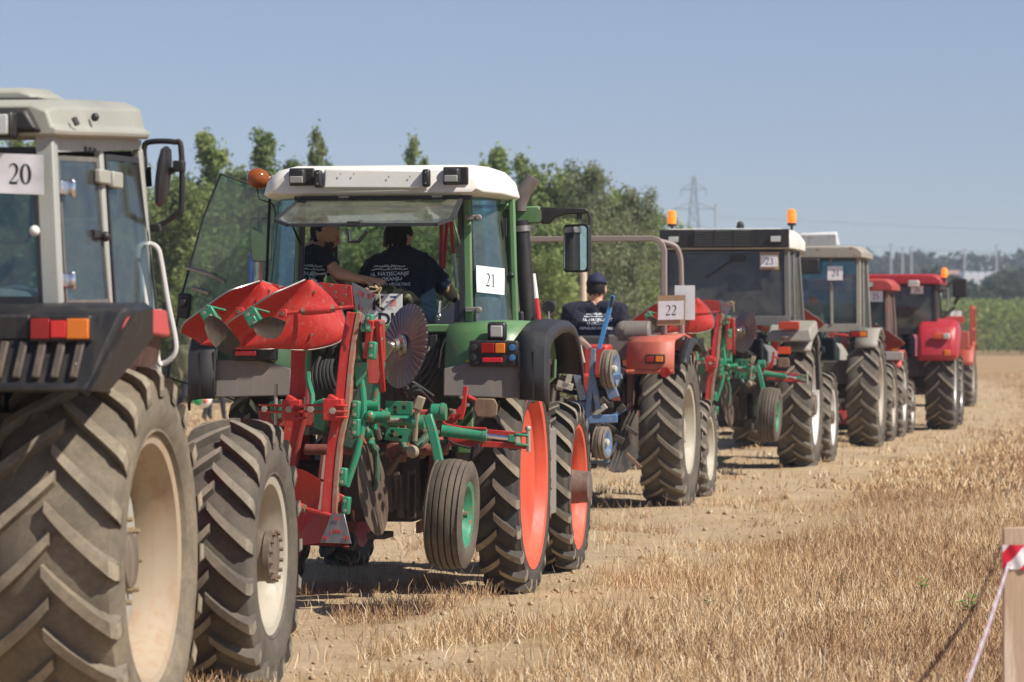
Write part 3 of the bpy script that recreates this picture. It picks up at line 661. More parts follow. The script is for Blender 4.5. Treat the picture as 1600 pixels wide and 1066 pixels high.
# ================================================================ shared tractor pieces
def chassis(root, c):
    """drive train, axle, hitch arms and bonnet shared by all tractors. c: dict"""
    zR, wb, zF = c['zR'], c['wb'], c['zF']; M = c.get('cm', DKGR); t = c['track']
    mb = MB(); mb.span((-.2, -.25, zR-.28), (.2, wb*.55, zR+.2)); mb.span((-.26, -.32, zR-.2), (.26, .2, zR+.28))
    mb.tube([(-t+.1, 0, zR), (t-.1, 0, zR)], [.12, .12], 14); mb.tube([(-.42, 0, zR), (.42, 0, zR)], .19, 14)
    mb.span((-.17, wb*.5, zF-.02), (.17, wb+.45, zF+.34)); part('drive_train', mb, M, root, .012)
    mb = MB(); mb.tube([(-c['ftrack']+.1, wb, zF), (c['ftrack']-.1, wb, zF)], .075, 10); mb.box((0, wb, zF), (.4, .26, .26)); part('front_axle', mb, M, root, .01)
    bz = c['bonnet']; mb = MB(); S = []
    for y, hw, zt in ((c['by0'], .34, bz), (wb*.8, .33, bz-.03), (wb+.35, .29, bz-.10), (wb+.50, .25, bz-.2)):
        S.append([(-hw, y, zF+.28), (hw, y, zF+.28), (hw, y, zt-.14), (hw-.06, y, zt-.03), (hw-.16, y, zt), (-hw+.16, y, zt), (-hw+.06, y, zt-.03), (-hw, y, zt-.14)])
    mb.loft(S); part('bonnet', mb, c['paint'], root, .006)
    for s in (-1, 1):
        mb = MB(); mb.bar((s*.22, -.2, zR-.32), (s*.42, -1.0, zR-.25), .035, .07); part('lift_arm', mb, c.get('arm', M), root, .004)
        mb = MB(); mb.tube([(s*.36, -.3, zR+.42), (s*.37, -.62, zR-.28)], [.018, .018], 8); mb.tube([(s*.36, -.32, zR+.38), (s*.366, -.5, zR)], .028, 8); part('lift_rod', mb, c.get('arm', M), root)
        mb = MB(); mb.bar((s*.2, 0, zR+.36), (s*.36, -.32, zR+.42), .06, .05); part('rocker_arm', mb, c.get('arm', M), root, .004)
    mb = MB(); mb.tube([(0, -.34, zR-.05), (0, -.42, zR-.05)], .045, 10); mb.box((0, -.36, zR+.1), (.24, .08, .3)); part('power_take_off', mb, M, root, .006)
    mb = MB(); mb.box((0, -.38, zR-.36), (.12, .3, .04)); part('drawbar', mb, M, root, .006)
def fender_arch(root, s, lx0, lx1, R, zR, a0, a1, mat, th=.035, name='fender', drop=.0, bev=.01, n=14):
    """arched mudguard over a wheel, angles measured from the rear horizontal upward"""
    G = []
    for i in range(n+1):
        a = radians(a0+(a1-a0)*i/n); G.append([(s*lx0, -R*cos(a), zR+R*sin(a)), (s*(lx0*.3+lx1*.7), -R*cos(a), zR+R*sin(a)), (s*lx1, -R*cos(a), zR+R*sin(a)-drop)])
    mb = MB(); mb.grid(G); return part(name, mb, mat, root, solid=th, ang=40)
def lamp_box(root, name, c, d, mat_body, cells, bev=.006):
    """lamp cluster: body box with lens cells (dx, dz, w, h, material, name) on its rear face"""
    mb = MB(); mb.box(c, d); b = part(name, mb, mat_body, root, bev)
    for dx, dz, w_, h, m, nm in cells:
        mb = MB(); mb.box((c[0]+dx, c[1]-d[1]/2-.006, c[2]+dz), (w_, .022, h)); part(nm, mb, m, b, .004)
    return b
def pane(root, pts, mat=None, frame=None, fw=.025, name='window', inner=True):
    """glazed window: frame bars round the pane, pane as sub-part"""
    P = [Vector(p) for p in pts]; mb = MB(); n = len(P); nrm = (P[1]-P[0]).cross(P[2]-P[1]).normalized()
    for i in range(n): a, b = P[i], P[(i+1) % n]; e = (b-a).normalized()*fw*.3; mb.bar(a-e, b+e, fw, fw*.8, up=nrm)
    f = part(name, mb, frame or BLKR, root, 0)
    mb = MB(); mb.plate(P, nrm*.006); part('pane', mb, mat or GLASS, f); return f
def beacon(root, c, on=True, name='beacon'):
    mb = MB(); x, y, z = c; mb.tube([(x, y, z), (x, y, z+.06)], [.018, .018], 8); mb.lathe([(0, .0), (0, .055), (.035, .055), (.04, 0)], (x, y, z+.055), (0, 0, 1), 16); b = part(name, mb, BLKP, root)
    mb = MB(); mb.lathe([(0, .05), (.05, .058), (.13, .056), (.165, .045), (.178, .02), (.18, 0)], (x, y, z+.09), (0, 0, 1), 18)
    part('dome', mb, BEAC if on else LENSO, b); 
    mb = MB(); mb.ball((x, y, z+.17), (.022, .022, .035)); 
    if on: part('lamp', mb, BEACL, b)
    return b
BEAC = plain('amber_dome', (.85, .25, .03), .2, emit=.55, ecol=(1, .25, .02)); BEACL = plain('amber_lamp', (1, .7, .2), .3, emit=6, ecol=(1, .6, .12))
def mirror(root, arm, c, w_, h, yaw=0, pitch=0, back=BLKP):
    mb = MB(); mb.tube(arm, .016, 8); a = part('mirror_arm', mb, BLKP, root)
    mb = MB(); S = []
    for y, k in ((.0, .97), (-.02, 1.0), (.03, .9), (.05, .6)): pass
    R = Euler((pitch, 0, yaw)).to_matrix(); c = Vector(c)
    def rr(y, k):
        o = []; a_, b_, r = w_/2*k, h/2*k, .03
        for cx, cz, t0 in ((a_-r, b_-r, 0), (-a_+r, b_-r, 90), (-a_+r, -b_+r, 180), (a_-r, -b_+r, 270)):
            for q in range(5): t = radians(t0+q*22.5); o.append(c+R @ Vector((cx+r*cos(t), y, cz+r*sin(t))))
        return o
    mb.loft([rr(0, 1), rr(.03, 1), rr(.06, .82)]); m = part('mirror_housing', mb, back, root)
    mb = MB(); mb.plate(rr(-.004, .93), R @ Vector((0, .003, 0))); part('mirror_glass', mb, MIRR, m); return m
def seat(root, x, y, z):
    mb = MB(); mb.box((x, y, z), (.46, .46, .12)); s_ = part('seat', mb, SEAT, root, .03)
    mb = MB(); mb.box((x, y-.2, z+.26), (.42, .10, .42), (-.12, 0, 0)); part('backrest', mb, SEAT, root, .03)
    mb = MB(); mb.box((x, y, z-.2), (.24, .3, .28)); part('seat_base', mb, BLKP, root, .01)
def steering(root, x, y, z):
    mb = MB(); c = Vector((x, y, z)); ax = Vector((0, -.55, .83)).normalized(); u = Vector((1, 0, 0)); v = ax.cross(u); n = 28
    mb.tube([c+(u*cos(2*pi*i/n)+v*sin(2*pi*i/n))*.19 for i in range(n+1)], .014, 8, cap=False)
    for a in (30, 150, 270): mb.bar(c, c+(u*cos(radians(a))+v*sin(radians(a)))*.19, .025, .012)
    w_ = part('steering_wheel', mb, BLKP, root); mb = MB(); mb.tube([c, c-ax*.45], .03, 8); part('steering_column', mb, BLKP, root)

def cab_tractor(name, rig, c):
    """a complete cab tractor; c holds its measures and colours"""
    r = rig.root(name); t, zR, zF, wb = c['track'], c['zR'], c['zF'], c['wb']; P = c['paint']
    chassis(r, c)
    for s in (-1, 1):
        wheel(r, 'rear_wheel', (s*t, 0, zR), c['key']+'R', lambda: tyre_mesh(c['RR'], c['WR'], c['rr'], c.get('NL', 20), c['rub'], c.get('lh', .042), c.get('lw', .05)),
              lambda: rim_mesh(c['WR'], c['rr'], c.get('disc', .08), [c['rim'], c.get('rimd', c['rim']), HUBM]), s, bolts=(8, .15, c.get('disc', .08)+.045, .05, .016, STEEL) if s > 0 else None)
        wheel(r, 'front_wheel', (s*c['ftrack'], wb, zF), c['key']+'F', lambda: tyre_mesh(c['RF'], c['WF'], c['rf'], c.get('NLF', 18), c['rub'], .034, .04),
              lambda: rim_mesh(c['WF'], c['rf'], .0, [c['rim'], c.get('rimd', c['rim']), HUBM], .1, .12), s)
    cw, zc0, zr, y0, y1 = c['cw'], c['zc0'], c['zr'], c['y0'], c['y1']; tw = c.get('tw', .92)   # cab half width, floor, eave height
    Fm = c['cabm']; pm = c.get('pillar', Fm)
    # floor and lower panels
    mb = MB(); mb.span((-cw, y0, zc0-.35), (cw, y1, zc0)); part('cab_floor', mb, DKGR, r, .02)
    cr = [(-cw, y0), (cw, y0), (cw, y1), (-cw, y1)]; tp = [(-cw*tw, y0+.06), (cw*tw, y0+.06), (cw*tw*.96, y1-.10), (-cw*tw*.96, y1-.10)]
    zw = c.get('zw', zc0+.02)
    for i in range(4):
        mb = MB(); mb.bar((*cr[i], zw-.1), (*tp[i], zr), .07, .06, up=(0, 1, 0)); part('cab_pillar', mb, pm, r, .008)
    mb = MB(); mb.bar((-cw, y0, zw-.03), (cw, y0, zw-.03), .05, .12, up=(0, 0, 1)); part('rear_sill', mb, Fm, r, .006)
    q = .035
    pane(r, [(-cw+q, y0, zw+.03), (cw-q, y0, zw+.03), (cw*tw-q, y0+.058, zr-.02), (-cw*tw+q, y0+.058, zr-.02)], c.get('glass', GLASS), name='rear_window')
    pane(r, [(-cw+q, y1, zw+.03), (cw-q, y1, zw+.03), (cw*tw*.96-q, y1-.098, zr-.02), (-cw*tw*.96+q, y1-.098, zr-.02)], c.get('glass', GLASS), name='windscreen')
    for s in (-1, 1):
        ym = y0+(y1-y0)*.38
        mb = MB(); mb.bar((s*cw, ym, zw-.1), (s*cw*tw, ym+.02, zr), .05, .05, up=(0, 1, 0)); part('door_pillar', mb, pm, r, .006)
        pane(r, [(s*cw, y0+q, zw+.03), (s*cw, ym-q, zw+.03), (s*cw*tw, ym-q+.02, zr-.02), (s*cw*tw, y0+q+.06, zr-.02)], c.get('glass', GLASS), name='side_window')
        pane(r, [(s*cw, ym+q, zw-.35), (s*cw, y1-q, zw-.35), (s*cw*tw*.97, y1-.12, zr-.02), (s*cw*tw, ym+q+.02, zr-.02)], c.get('glass', GLASS), name='door')
        # fender
        fm = c.get('fender', P); R = c['RR']+.07; fx0, fx1 = cw-.05, t+c['WR']*.5-.02+c.get('fover', 0)
        fender_arch(r, s, fx0, fx1, R, zR, c.get('fa0', 28), c.get('fa1', 125), fm, .03)
        if c.get('fplate'):
            z0, z1 = c['fplate']; mb = MB(); yb = -R*cos(radians(c.get('fa0', 28)))-.01
            mb.hexa([(s*fx0, yb-.02, z0), (s*fx1, yb-.02, z0), (s*fx1, yb+.16, z0), (s*fx0, yb+.16, z0), (s*(fx0+.02), yb+.02, z1), (s*(fx1-.03), yb+.02, z1), (s*(fx1-.03), yb+.2, z1), (s*(fx0+.02), yb+.2, z1)])
            part('fender_end', mb, fm, r, .02)
        if c.get('ftrim'):
            fender_arch(r, s, fx1-.01, fx1+.09, R+.006, zR, c.get('fa0', 28)-4, c.get('fa1', 125), BLKR, .02, 'fender_trim', .05)
        lp = c.get('lamp')
        if lp:
            xx, yy, zz = lp; lamp_box(r, 'tail_lamp', (s*xx, yy, zz), (.26, .06, .10), BLKP, [(-s*.05, 0, .12, .07, LENSR, 'red_lens'), (s*.07, 0, .10, .07, LENSO, 'orange_lens')])
    # roof
    ro = c['roof']; o = ro.get('over', .08); zt = zr+ro.get('h', .2); mb = MB(); S = []
    for y, k, zz in ((y0-o, 1.0, zt-ro.get('drop', .03)), (y0-o+.05, 1.02, zt-.01), ((y0+y1)/2, 1.03, zt), (y1+o*.6, 1.0, zt-.03), (y1+o, .96, zt-.08)):
        hw = (cw*tw+ro.get('side', .09))*k; S.append([(-hw, y, zr), (hw, y, zr), (hw, y, zr+(zz-zr)*.5), (hw-.07, y, zz-.02), (hw-.16, y, zz), (-hw+.16, y, zz), (-hw+.07, y, zz-.02), (-hw, y, zr+(zz-zr)*.5)])
    mb.loft(S); part('roof', mb, ro['mat'], r, .012)
    if ro.get('grille'):
        yy = y0-o-.012; hw = cw*.62; za, zb = zr+.045, zt-.045
        mb = MB(); mb.span((-cw*tw-.05, yy-.004, zr+.012), (cw*tw+.05, yy+.02, zt-.022)); b = part('roof_rear_panel', mb, BLKP, r, .006)
        for k in range(7):
            mb = MB(); z = za+(zb-za)*k/6; mb.box((0, yy-.018, z), (hw*1.5, .02, (zb-za)/6*.5), (.5, 0, 0)); part('grille_slat', mb, plain('grille_grey', (.085, .09, .095), .5), b)
        for k in (-1, -.33, .33, 1):
            mb = MB(); mb.box((k*hw*.75, yy-.022, (za+zb)/2), (.014, .02, zb-za+.03)); part('grille_bar', mb, BLKR, b)
    for sx in ro.get('lights', ()):
        mb = MB(); mb.box((sx, y0-o-.03, zr+(zt-zr)*.45), (.15, .07, .09)); b = part('work_light', mb, BLKP, r, .01); mb = MB(); mb.box((sx, y0-o-.068, zr+(zt-zr)*.45), (.125, .01, .07)); part('lens', mb, LENSC, b, .006)
    for bx, by in c.get('beacons', ()): beacon(r, (bx, by, zt-.03), True)
    seat(r, 0, y0+.42, zc0+.16); steering(r, 0, y0+.95, zc0+.42)
    mb = MB(); mb.span((-.3, y1-.22, zc0-.1), (.3, y1-.05, zc0+.35)); part('dashboard', mb, BLKP, r, .03)
    return r
# ================================================================ green tractor with start number 21
T21 = Rig(-.80, 23.0, .164); P21 = T21.P
GRN = paint('green_paint', (.085, .235, .085), .44, .38, dust=(.30, .27, .19)); WHT = paint('white_roof_paint', (.80, .79, .74), .12, .4, dust=(.45, .40, .30)); REDR = paint('orange_red_rim', (.66, .075, .032), .32, .5, chips=.2)
def t21():
    r = T21.root('tractor'); tag(r, 'green cab tractor with white roof and orange-red wheels, start number 21, rear window open', 'tractor', 'tractors driving in line')
    c = dict(zR=.755, wb=2.3, zF=.60, track=.82, ftrack=.80, bonnet=1.62, by0=1.15, paint=GRN, arm=paint('dark_red_arm', (.16, .03, .025), .5, .6)); chassis(r, c)
    tm = [RUBD, LUGD]
    for s in (-1, 1):
        wheel(r, 'rear_wheel', (s*.82, 0, .755), 'T21R', lambda: tyre_mesh(.78, .30, .575, 22, tm, .045, .052, 1.0), lambda: rim_mesh(.32, .575, .06, [REDR, REDR, REDR], .16, .012, -.05), s,
              bolts=None)
        wheel(r, 'front_wheel', (s*.80, 2.3, .60), 'T21F', lambda: tyre_mesh(.625, .28, .44, 20, tm, .036, .042), lambda: rim_mesh(.28, .44, .0, [REDR, REDR, HUBM], .13, .13, .0), s,
              hub=([(.0, .12), (.20, .115), (.21, .10), (.21, 0)], HUBM))
    # ---- fenders: inner green shell, grey lower panel, black outer strip
    for s in (-1, 1):
        sec = []
        for a, rr_, z in ((-.78, 0, 1.31), (-.755, 0, 1.50), (-.70, 0, 1.70), (-.62, 0, 1.762), (-.2, 0, 1.79), (.4, 0, 1.79), (.72, 0, 1.70), (.84, 0, 1.55)):
            sec.append([(s*.50, a, z), (s*.8, a-.012, z+.004), (s*1.0, a-.006, z-.008)])
        mb = MB(); mb.grid(sec); f = part('fender', mb, GRN, r, solid=.02, ang=50)
        mb = MB(); lo = [(s*.50, -.80, 1.315), (s*1.0, -.80, 1.30), (s*1.0, -.775, 1.545), (s*.72, -.78, 1.545), (s*.50, -.785, 1.49)]
        mb.plate([Vector(q)+Vector((0, -.022, 0)) for q in lo], (0, .02, 0)); part('lower_panel', mb, GREYP, f, .008)
        sec = []; prof = [(-.855, 1.29), (-.85, 1.45), (-.835, 1.60), (-.80, 1.675), (-.74, 1.72), (-.60, 1.755), (-.3, 1.79), (.2, 1.80), (.45, 1.77), (.62, 1.69), (.74, 1.57), (.80, 1.44)]
        for a, z in prof:
            sec.append([(s*.995, a, z+.004), (s*1.09, a, z), (s*1.155, a+.004*(1 if a < 0 else -1), z-.008), (s*1.172, a+.02*(1 if a < 0 else -1), z-.03), (s*1.175, a+.05*(1 if a < 0 else -1), z-.075)])
        mb = MB(); mb.grid(sec); part('fender_extension', mb, BLKR, f, solid=.016, ang=32)
        mb = MB(); mb.bar((s*1.09, -.862, 1.30), (s*1.09, -.845, 1.60), .008, .008, up=(0, 1, 0)); mb.bar((s*1.0, -.862, 1.30), (s*1.0, -.845, 1.60), .008, .008, up=(0, 1, 0)); part('seam', mb, BLKP, f)
        # inner side wall of the fender
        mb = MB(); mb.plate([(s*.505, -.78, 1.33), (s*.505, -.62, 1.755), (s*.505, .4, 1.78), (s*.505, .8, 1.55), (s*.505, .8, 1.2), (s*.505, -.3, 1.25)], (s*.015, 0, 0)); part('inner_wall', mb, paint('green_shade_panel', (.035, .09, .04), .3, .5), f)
    # tail lamps: right cluster with round plugs, left cluster
    b = lamp_box(r, 'tail_lamp', (.830, -.80, 1.588), (.315, .085, .165), BLKP, [(-.035, .034, .085, .062, LENSR, 'red_lens'), (.045, .034, .062, .062, LENSO, 'orange_lens'), (-.005, -.042, .13, .03, plain('bright_red_reflector', (.62, .02, .04), .25), 'reflector')], .012)
    for dx, m in ((-.127, BLKR), (.122, LENSB)):
        for dz in (.038, -.028):
            mb = MB(); mb.lathe([(0, .001), (0, .020), (.006, .022), (.012, .020), (.014, .001)], (.830+dx, -.84, 1.588+dz), (0, -1, 0), 16); part('round_plug', mb, m, b)
    lamp_box(r, 'tail_lamp', (-.74, -.80, 1.60), (.29, .085, .12), BLKP, [(-.05, -.015, .14, .03, LENSR, 'red_lens'), (-.05, .03, .14, .04, LENSR, 'red_lens')], .012)
    # yellow stickers
    mb = MB(); q = P21(735, 568, -.79); mb.box(q, (.062, .008, .045), (0, -.08, 0)); st = part('sticker', mb, plain('yellow_sticker', (.62, .50, .06), .6), r)
    mb = MB(); text_on(mb, '21.01', .026, q+Vector((0, -.006, -.009)), (1, 0, .08), (0, 0, 1)); part('print', mb, INK, st)
    mb = MB(); q = P21(424, 558, -.79); mb.box(q, (.055, .008, .05), (0, .12, 0)); st = part('sticker', mb, plain('pale_yellow_sticker', (.66, .60, .36), .6), r)
    mb = MB(); text_on(mb, '16.9', .024, q+Vector((0, -.006, -.009)), (1, 0, -.12), (0, 0, 1)); part('print', mb, INK, st)
    # square work lamp standing on the fender edge
    q = P21(777, 518, -.76); mb = MB(); mb.box(q, (.122, .07, .122)); b = part('work_lamp', mb, BLKP, r, .02)
    mb = MB(); mb.box(q+Vector((0, -.036, 0)), (.078, .012, .074)); part('lens', mb, LENSC, b, .008)
    mb = MB(); mb.tube([q+Vector((0, 0, -.05)), q+Vector((0, .02, -.10))], .012, 8); mb.tube([q+Vector((-.03, .02, -.055)), q+Vector((0, 0, -.09)), q+Vector((.03, .02, -.055))], .005, 6); part('lamp_bracket', mb, STEEL, b)
    # cross beam below the rear window, rear wall, housing
    mb = MB(); mb.span((-.62, -.50, 1.722), (.62, -.43, 1.775)); part('rear_beam', mb, GRN, r, .008)
    mb = MB(); mb.span((-.50, -.42, 1.05), (.50, -.40, 1.72)); part('rear_wall', mb, paint('dark_green_wall', (.018, .032, .02), .3, .6), r)
    mb = MB(); mb.span((-.5, -.40, 1.38), (.5, 1.25, 1.42)); part('cab_floor', mb, DKGR, r)
    mb = MB(); mb.tube([(-.38, -.46, 1.60), (.05, -.46, 1.60)], .06, 14); mb.span((-.3, -.48, 1.08), (-.05, -.38, 1.35)); mb.span((.12, -.46, 1.25), (.3, -.38, 1.5)); part('hydraulic_block', mb, DKGR, r, .01)
    mb = MB(); mb.box(P21(678, 536, -.46), (.06, .07, .12)); part('socket_box', mb, BLKP, r, .01)
    # hoses curving down from the wall
    for i in range(5):
        a = P21(672+7*i, 530, -.46); mb = MB(); m_ = P21(672+7*i, 575+5*i, -.55); e = P21(616+6*i, 600+9*i, -.62)
        pts = [a.lerp(m_, t/4*1)*(1-t/8)+m_.lerp(e, t/4)*(t/8) for t in range(5)]+[m_.lerp(e, t/5)*(1-(t/5)*.0) for t in range(1, 6)]
        k = [];
        for t in range(13): u = t/12; k.append(a*(1-u)**2+m_*2*u*(1-u)+e*u*u)
        mb.tube(k, .011, 8); part('hydraulic_hose', mb, paint('grey_hose', (.045, .042, .040), .3, .5), r)
    for i in range(2):
        a = P21(521+14*i, 530, -.6); b_ = P21(496+16*i, 585, -.62); mb = MB(); mb.tube([a, b_], .017, 10)
        for q in range(5): u = .1+.18*q; mb.tube([a.lerp(b_, u), a.lerp(b_, u+.06)], .023, 10)
        part('hose_coupling', mb, plain('glossy_black', (.02, .02, .02), .12, .3), r)
    # loose cable on the fender
    mb = MB(); mb.tube([P21(712, 512, -.5), P21(700, 522, -.6), P21(690, 545, -.6), P21(686, 575, -.55)], .005, 6); part('cable', mb, plain('pale_cable', (.4, .38, .32), .6), r)
    # ---- cab frame
    F = {'rl': (-.56, -.35), 'rr': (.585, -.35), 'bl': (-.89, .08), 'br': (.82, .08), 'fl': (-.70, 1.30), 'fr': (.58, 1.30)}
    zb, zt = 1.78, 2.62
    def pil(k, z0, k2=None, w_=.055, d_=.05, m=GRN):
        a = F[k]; s = .965; mb = MB(); mb.bar((a[0], a[1], z0), (a[0]*s, a[1]+.03*(1 if a[1] < 1 else -3), zt), w_, d_, up=(0, 1, 0)); part('cab_pillar', mb, m, r, .01)
    for k in ('rl', 'rr', 'br'): pil(k, zb-.05, w_=.04 if k == 'br' else .055)
    pil('bl', zb-.05, w_=.02, d_=.03, m=BLKR)
    for k in ('fl', 'fr'): pil(k, 1.4, w_=.06, d_=.07)
    for s in (-1, 1):
        a = (s*.55, -.365, zb); mb = MB(); mb.bar((s*.545, -.37, zb), (s*.525, -.35, zt), .03, .03, up=(0, 1, 0)); part('window_seal', mb, BLKR, r)
        x = .585 if s > 0 else .56; xo = .82 if s > 0 else .89
        g = MB(); G = []
        for t in range(17):
            u = t/16; bul = .03*sin(pi*u)
            G.append([(s*(x+.035+(xo-x-.05)*u+bul), -.33+.39*u-bul*.6, zb), (s*(x+.02+(xo-x-.09)*u+bul)*.965, -.31+.37*u-bul*.6, zt)])
        g.grid(G, .006, (0, 1, 0)); f = part('corner_window', g, GLASSB, r)
        mb = MB(); mb.bar((s*x, -.35, zb-.02), (s*xo, .08, zb-.02), .05, .05); part('corner_sill', mb, GRN, f, .008)
        mb = MB()
        for t in range(16): mb.bar(G[t][0], G[t+1][0], .018, .018); mb.bar(G[t][1], G[t+1][1], .018, .018)
        mb.bar(G[0][0], G[0][1], .018, .018); part('seal', mb, BLKR, f)
        for z in (1.87, 2.47):
            mb = MB(); mb.box((s*(x+.03), -.385, z), (.10, .03, .035)); mb.tube([(s*(x+.07), -.41, z), (s*(x+.07), -.36, z)], .02, 10); part('hinge', mb, GREYP, f, .006)
    mb = MB(); mb.ball((.80, .04, 2.1), .022); part('window_latch', mb, BLKP, r)
    mb = MB(); mb.box((.76, .02, 2.42), (.02, .03, .12)); part('window_latch', mb, BLKP, r)
    # triangular dark panel in the rear window corner
    mb = MB(); mb.plate([P21(662, 506, -.37), P21(727, 506, -.37), P21(727, 462, -.37)], (0, .02, 0)); part('corner_panel', mb, plain('dark_blue_panel', (.05, .055, .08), .6), r)
    mb = MB(); mb.tube([P21(686, 500, -.39), P21(688, 470, -.39)], .009, 8); mb.ball(P21(686, 494, -.40), .02); part('gas_strut', mb, CHROME, r)
    # front window (closed) and right door glass
    pane(r, [(-.67, 1.30, 1.5), (.55, 1.30, 1.5), (.53, 1.2, 2.6), (-.64, 1.2, 2.6)], GLASS, name='windscreen')
    pane(r, [(.82, .12, 1.5), (.61, 1.27, 1.5), (.585, 1.18, 2.58), (.79, .15, 2.58)], GLASS, name='door')
    # open door on the left, standing square to the body
    D = [P21(345, 272, .36), P21(435, 303, .36), P21(432, 425, .36), P21(400, 545, .36), P21(372, 628, .36), P21(330, 612, .36), P21(262, 590, .36), P21(283, 465, .36), P21(318, 340, .36)]
    mb = MB(); n = len(D); c_ = sum(D, Vector())/n; rot = Matrix.Rotation(radians(0), 3, 'Z')
    mb.plate(D, (0, .006, 0)); d = part('door', mb, glassm('green_door_glass', (.68, .80, .72), .045, .10), r, label='open tinted glass door swung out to the side')
    mb = MB(); mb.tube(D+[D[0]], .008, 6); part('seal', mb, BLKR, d)
    q = P21(288, 478, .34); mb = MB(); mb.box(q, (.09, .05, .17), (0, .1, 0)); mb.box(q+Vector((0, -.03, .02)), (.05, .04, .06)); part('door_handle', mb, BLKP, d, .015)
    mb = MB(); mb.tube([P21(290, 418, .33), P21(325, 428, .3), P21(350, 440, .33)], .012, 8); mb.tube([P21(300, 450, .33), P21(326, 458, .33)], .014, 8); part('grab_bar', mb, STEEL, d)
    # left mirror seen through the door
    mirror(r, [P21(440, 318, 1.25), P21(425, 322, 1.25), P21(405, 325, 1.25), P21(405, 360, 1.25)], P21(408, 375, 1.28), .15, .32, yaw=.1, pitch=.2)
    # ---- roof
    mb = MB(); S = []
    for y, hw, z0, z1, z2 in ((-.56, .67, 2.625, 2.76, 2.775), (-.53, .715, 2.612, 2.785, 2.80), (-.3, .80, 2.61, 2.79, 2.82), (.2, .83, 2.60, 2.79, 2.83), (.7, .75, 2.62, 2.78, 2.82), (1.1, .66, 2.66, 2.77, 2.80), (1.3, .60, 2.67, 2.74, 2.76), (1.35, .52, 2.69, 2.71, 2.72)):
        S.append([(-hw+.03, y+.02, z0), (hw-.03, y+.02, z0), (hw, y, z0+.02), (hw*.97, y, z0*.4+z1*.6), (hw-.10, y+.01, z1), (hw-.22, y+.03, z2), (-hw+.22, y+.03, z2), (-hw+.10, y+.01, z1), (-hw*.97, y, z0*.4+z1*.6), (-hw, y, z0+.02)])
    mb.loft(S); part('roof', mb, WHT, r, .012, ang=50)
    mb = MB(); mb.hexa([(-.335, -.60, 2.655), (.345, -.60, 2.65), (.36, -.5, 2.655), (-.36, -.5, 2.66), (-.33, -.585, 2.785), (.33, -.585, 2.775), (.33, -.5, 2.79), (-.33, -.5, 2.79)]); part('rear_cover', mb, WHT, r, .014)
    for x in (-.365, .35):
        mb = MB(); mb.box((x, -.605, 2.72), (.052, .06, .115)); b = part('marker_lamp', mb, BLKP, r, .016)
        for dz in (-.035, .035): mb = MB(); mb.ball((x, -.637, 2.72+dz), (.006, .004, .006), 8, 5); part('screw', mb, STEEL, b)
    for x, s in ((-.50, -1), (.52, 1)):
        mb = MB(); mb.box((x+.015, -.555, 2.735), (.165, .03, .115)); part('light_recess', mb, BLKP, r, .008)
        mb = MB(); mb.box((x, -.61, 2.733), (.105, .09, .10)); b = part('work_light', mb, BLKP, r, .016); mb = MB(); mb.box((x, -.658, 2.713), (.088, .012, .045)); part('lens', mb, plain('grey_lens', (.30, .30, .27), .12), b, .008)
    mb = MB()
    for x in (-.22, -.13, .10, .24): mb = MB(); mb.box((x, -.600, 2.75-.02*(x > 0)), (.005, .004, .012)); part('screw', mb, RUSTY, r)
    mb = MB(); mb.span((-.55, -.50, 2.585), (.62, -.42, 2.615)); part('roof_seal', mb, BLKR, r)
    # beacon ball on the left roof edge
    q = P21(403, 279, .1); mb = MB(); mb.lathe([(-.075, 0), (-.072, .03), (-.045, .058), (-.005, .073), (.04, .062), (.065, .045), (.07, 0)], q, (.5, .2, -.12), 24); b = part('beacon', mb, plain('brown_amber_dome', (.27, .07, .012), .12), r, label='round brownish amber beacon at the roof edge')
    mb = MB(); mb.tube([q+Vector((.05, .02, -.01)), q+Vector((.13, .02, -.02))], .03, 10); mb.box(q+Vector((.12, 0, -.06)), (.05, .05, .16)); part('bracket', mb, paint('beige_bracket', (.45, .38, .27), .4), b, .008)
    mb = MB(); mb.tube([q+Vector((-.01, 0, -.06)), q+Vector((.01, 0, -.14)), q+Vector((.10, 0, -.17)), q+Vector((.12, 0, -.22)), q+Vector((.12, 0, -.35))], .006, 6); part('cable', mb, BLKR, b)
    # ---- rear window flipped up
    A = [(-.50, -.47, 2.60), (.56, -.47, 2.60), (.585, -.98, 2.44), (.50, -1.06, 2.405), (-.46, -1.06, 2.405), (-.56, -.98, 2.44)]
    A = [Vector(p) for p in A]; mb = MB(); mb.plate(A, (0, 0, .006)); f = part('rear_window', mb, glassm('window_open_glass', (.80, .88, .84), .30, .10), r, label='rear window flipped up open')
    mb = MB()
    for i in range(len(A)): mb.bar(A[i], A[(i+1) % 6], .026, .02)
    part('frame', mb, BLKR, f)
    for x in (-.22+.0, .40): mb = MB(); mb.box((x, -.48, 2.612), (.07, .05, .03)); part('hinge', mb, STEEL, f, .004)
    for x, y in ((-.42, -.62), (.44, -.62), (-.0, -.98)): mb = MB(); mb.lathe([(0, 0), (0, .02), (.02, .016), (.02, 0)], (x, y, 2.60-.32*(-y-.47)), (0, 0, -1), 12); part('fitting', mb, BLKP, f)
    mb = MB(); q = Vector((-.03, -1.06, 2.40)); mb.box(q+Vector((0, 0, .01)), (.09, .03, .035)); mb.tube([q+Vector((-.04, 0, -.02)), q+Vector((-.03, .0, -.10)), q+Vector((.03, 0, -.10)), q+Vector((.09, 0, -.03))], .013, 8); part('window_handle', mb, BLKP, f, .004)
    for s in (-1, 1): mb = MB(); mb.tube([(s*.53, -.40, 2.3), (s*.54, -.75, 2.50)], .008, 8); part('gas_strut', mb, CHROME, f)
    # ---- licence plate on the beam behind the driver
    C_ = P21(604, 492, -.45); U = Vector((1, 0, 0)); V = Vector((0, .05, 1)).normalized(); a, b_ = .17, .115; mb = MB(); C_ = P21(592, 487, -.47); a = .155
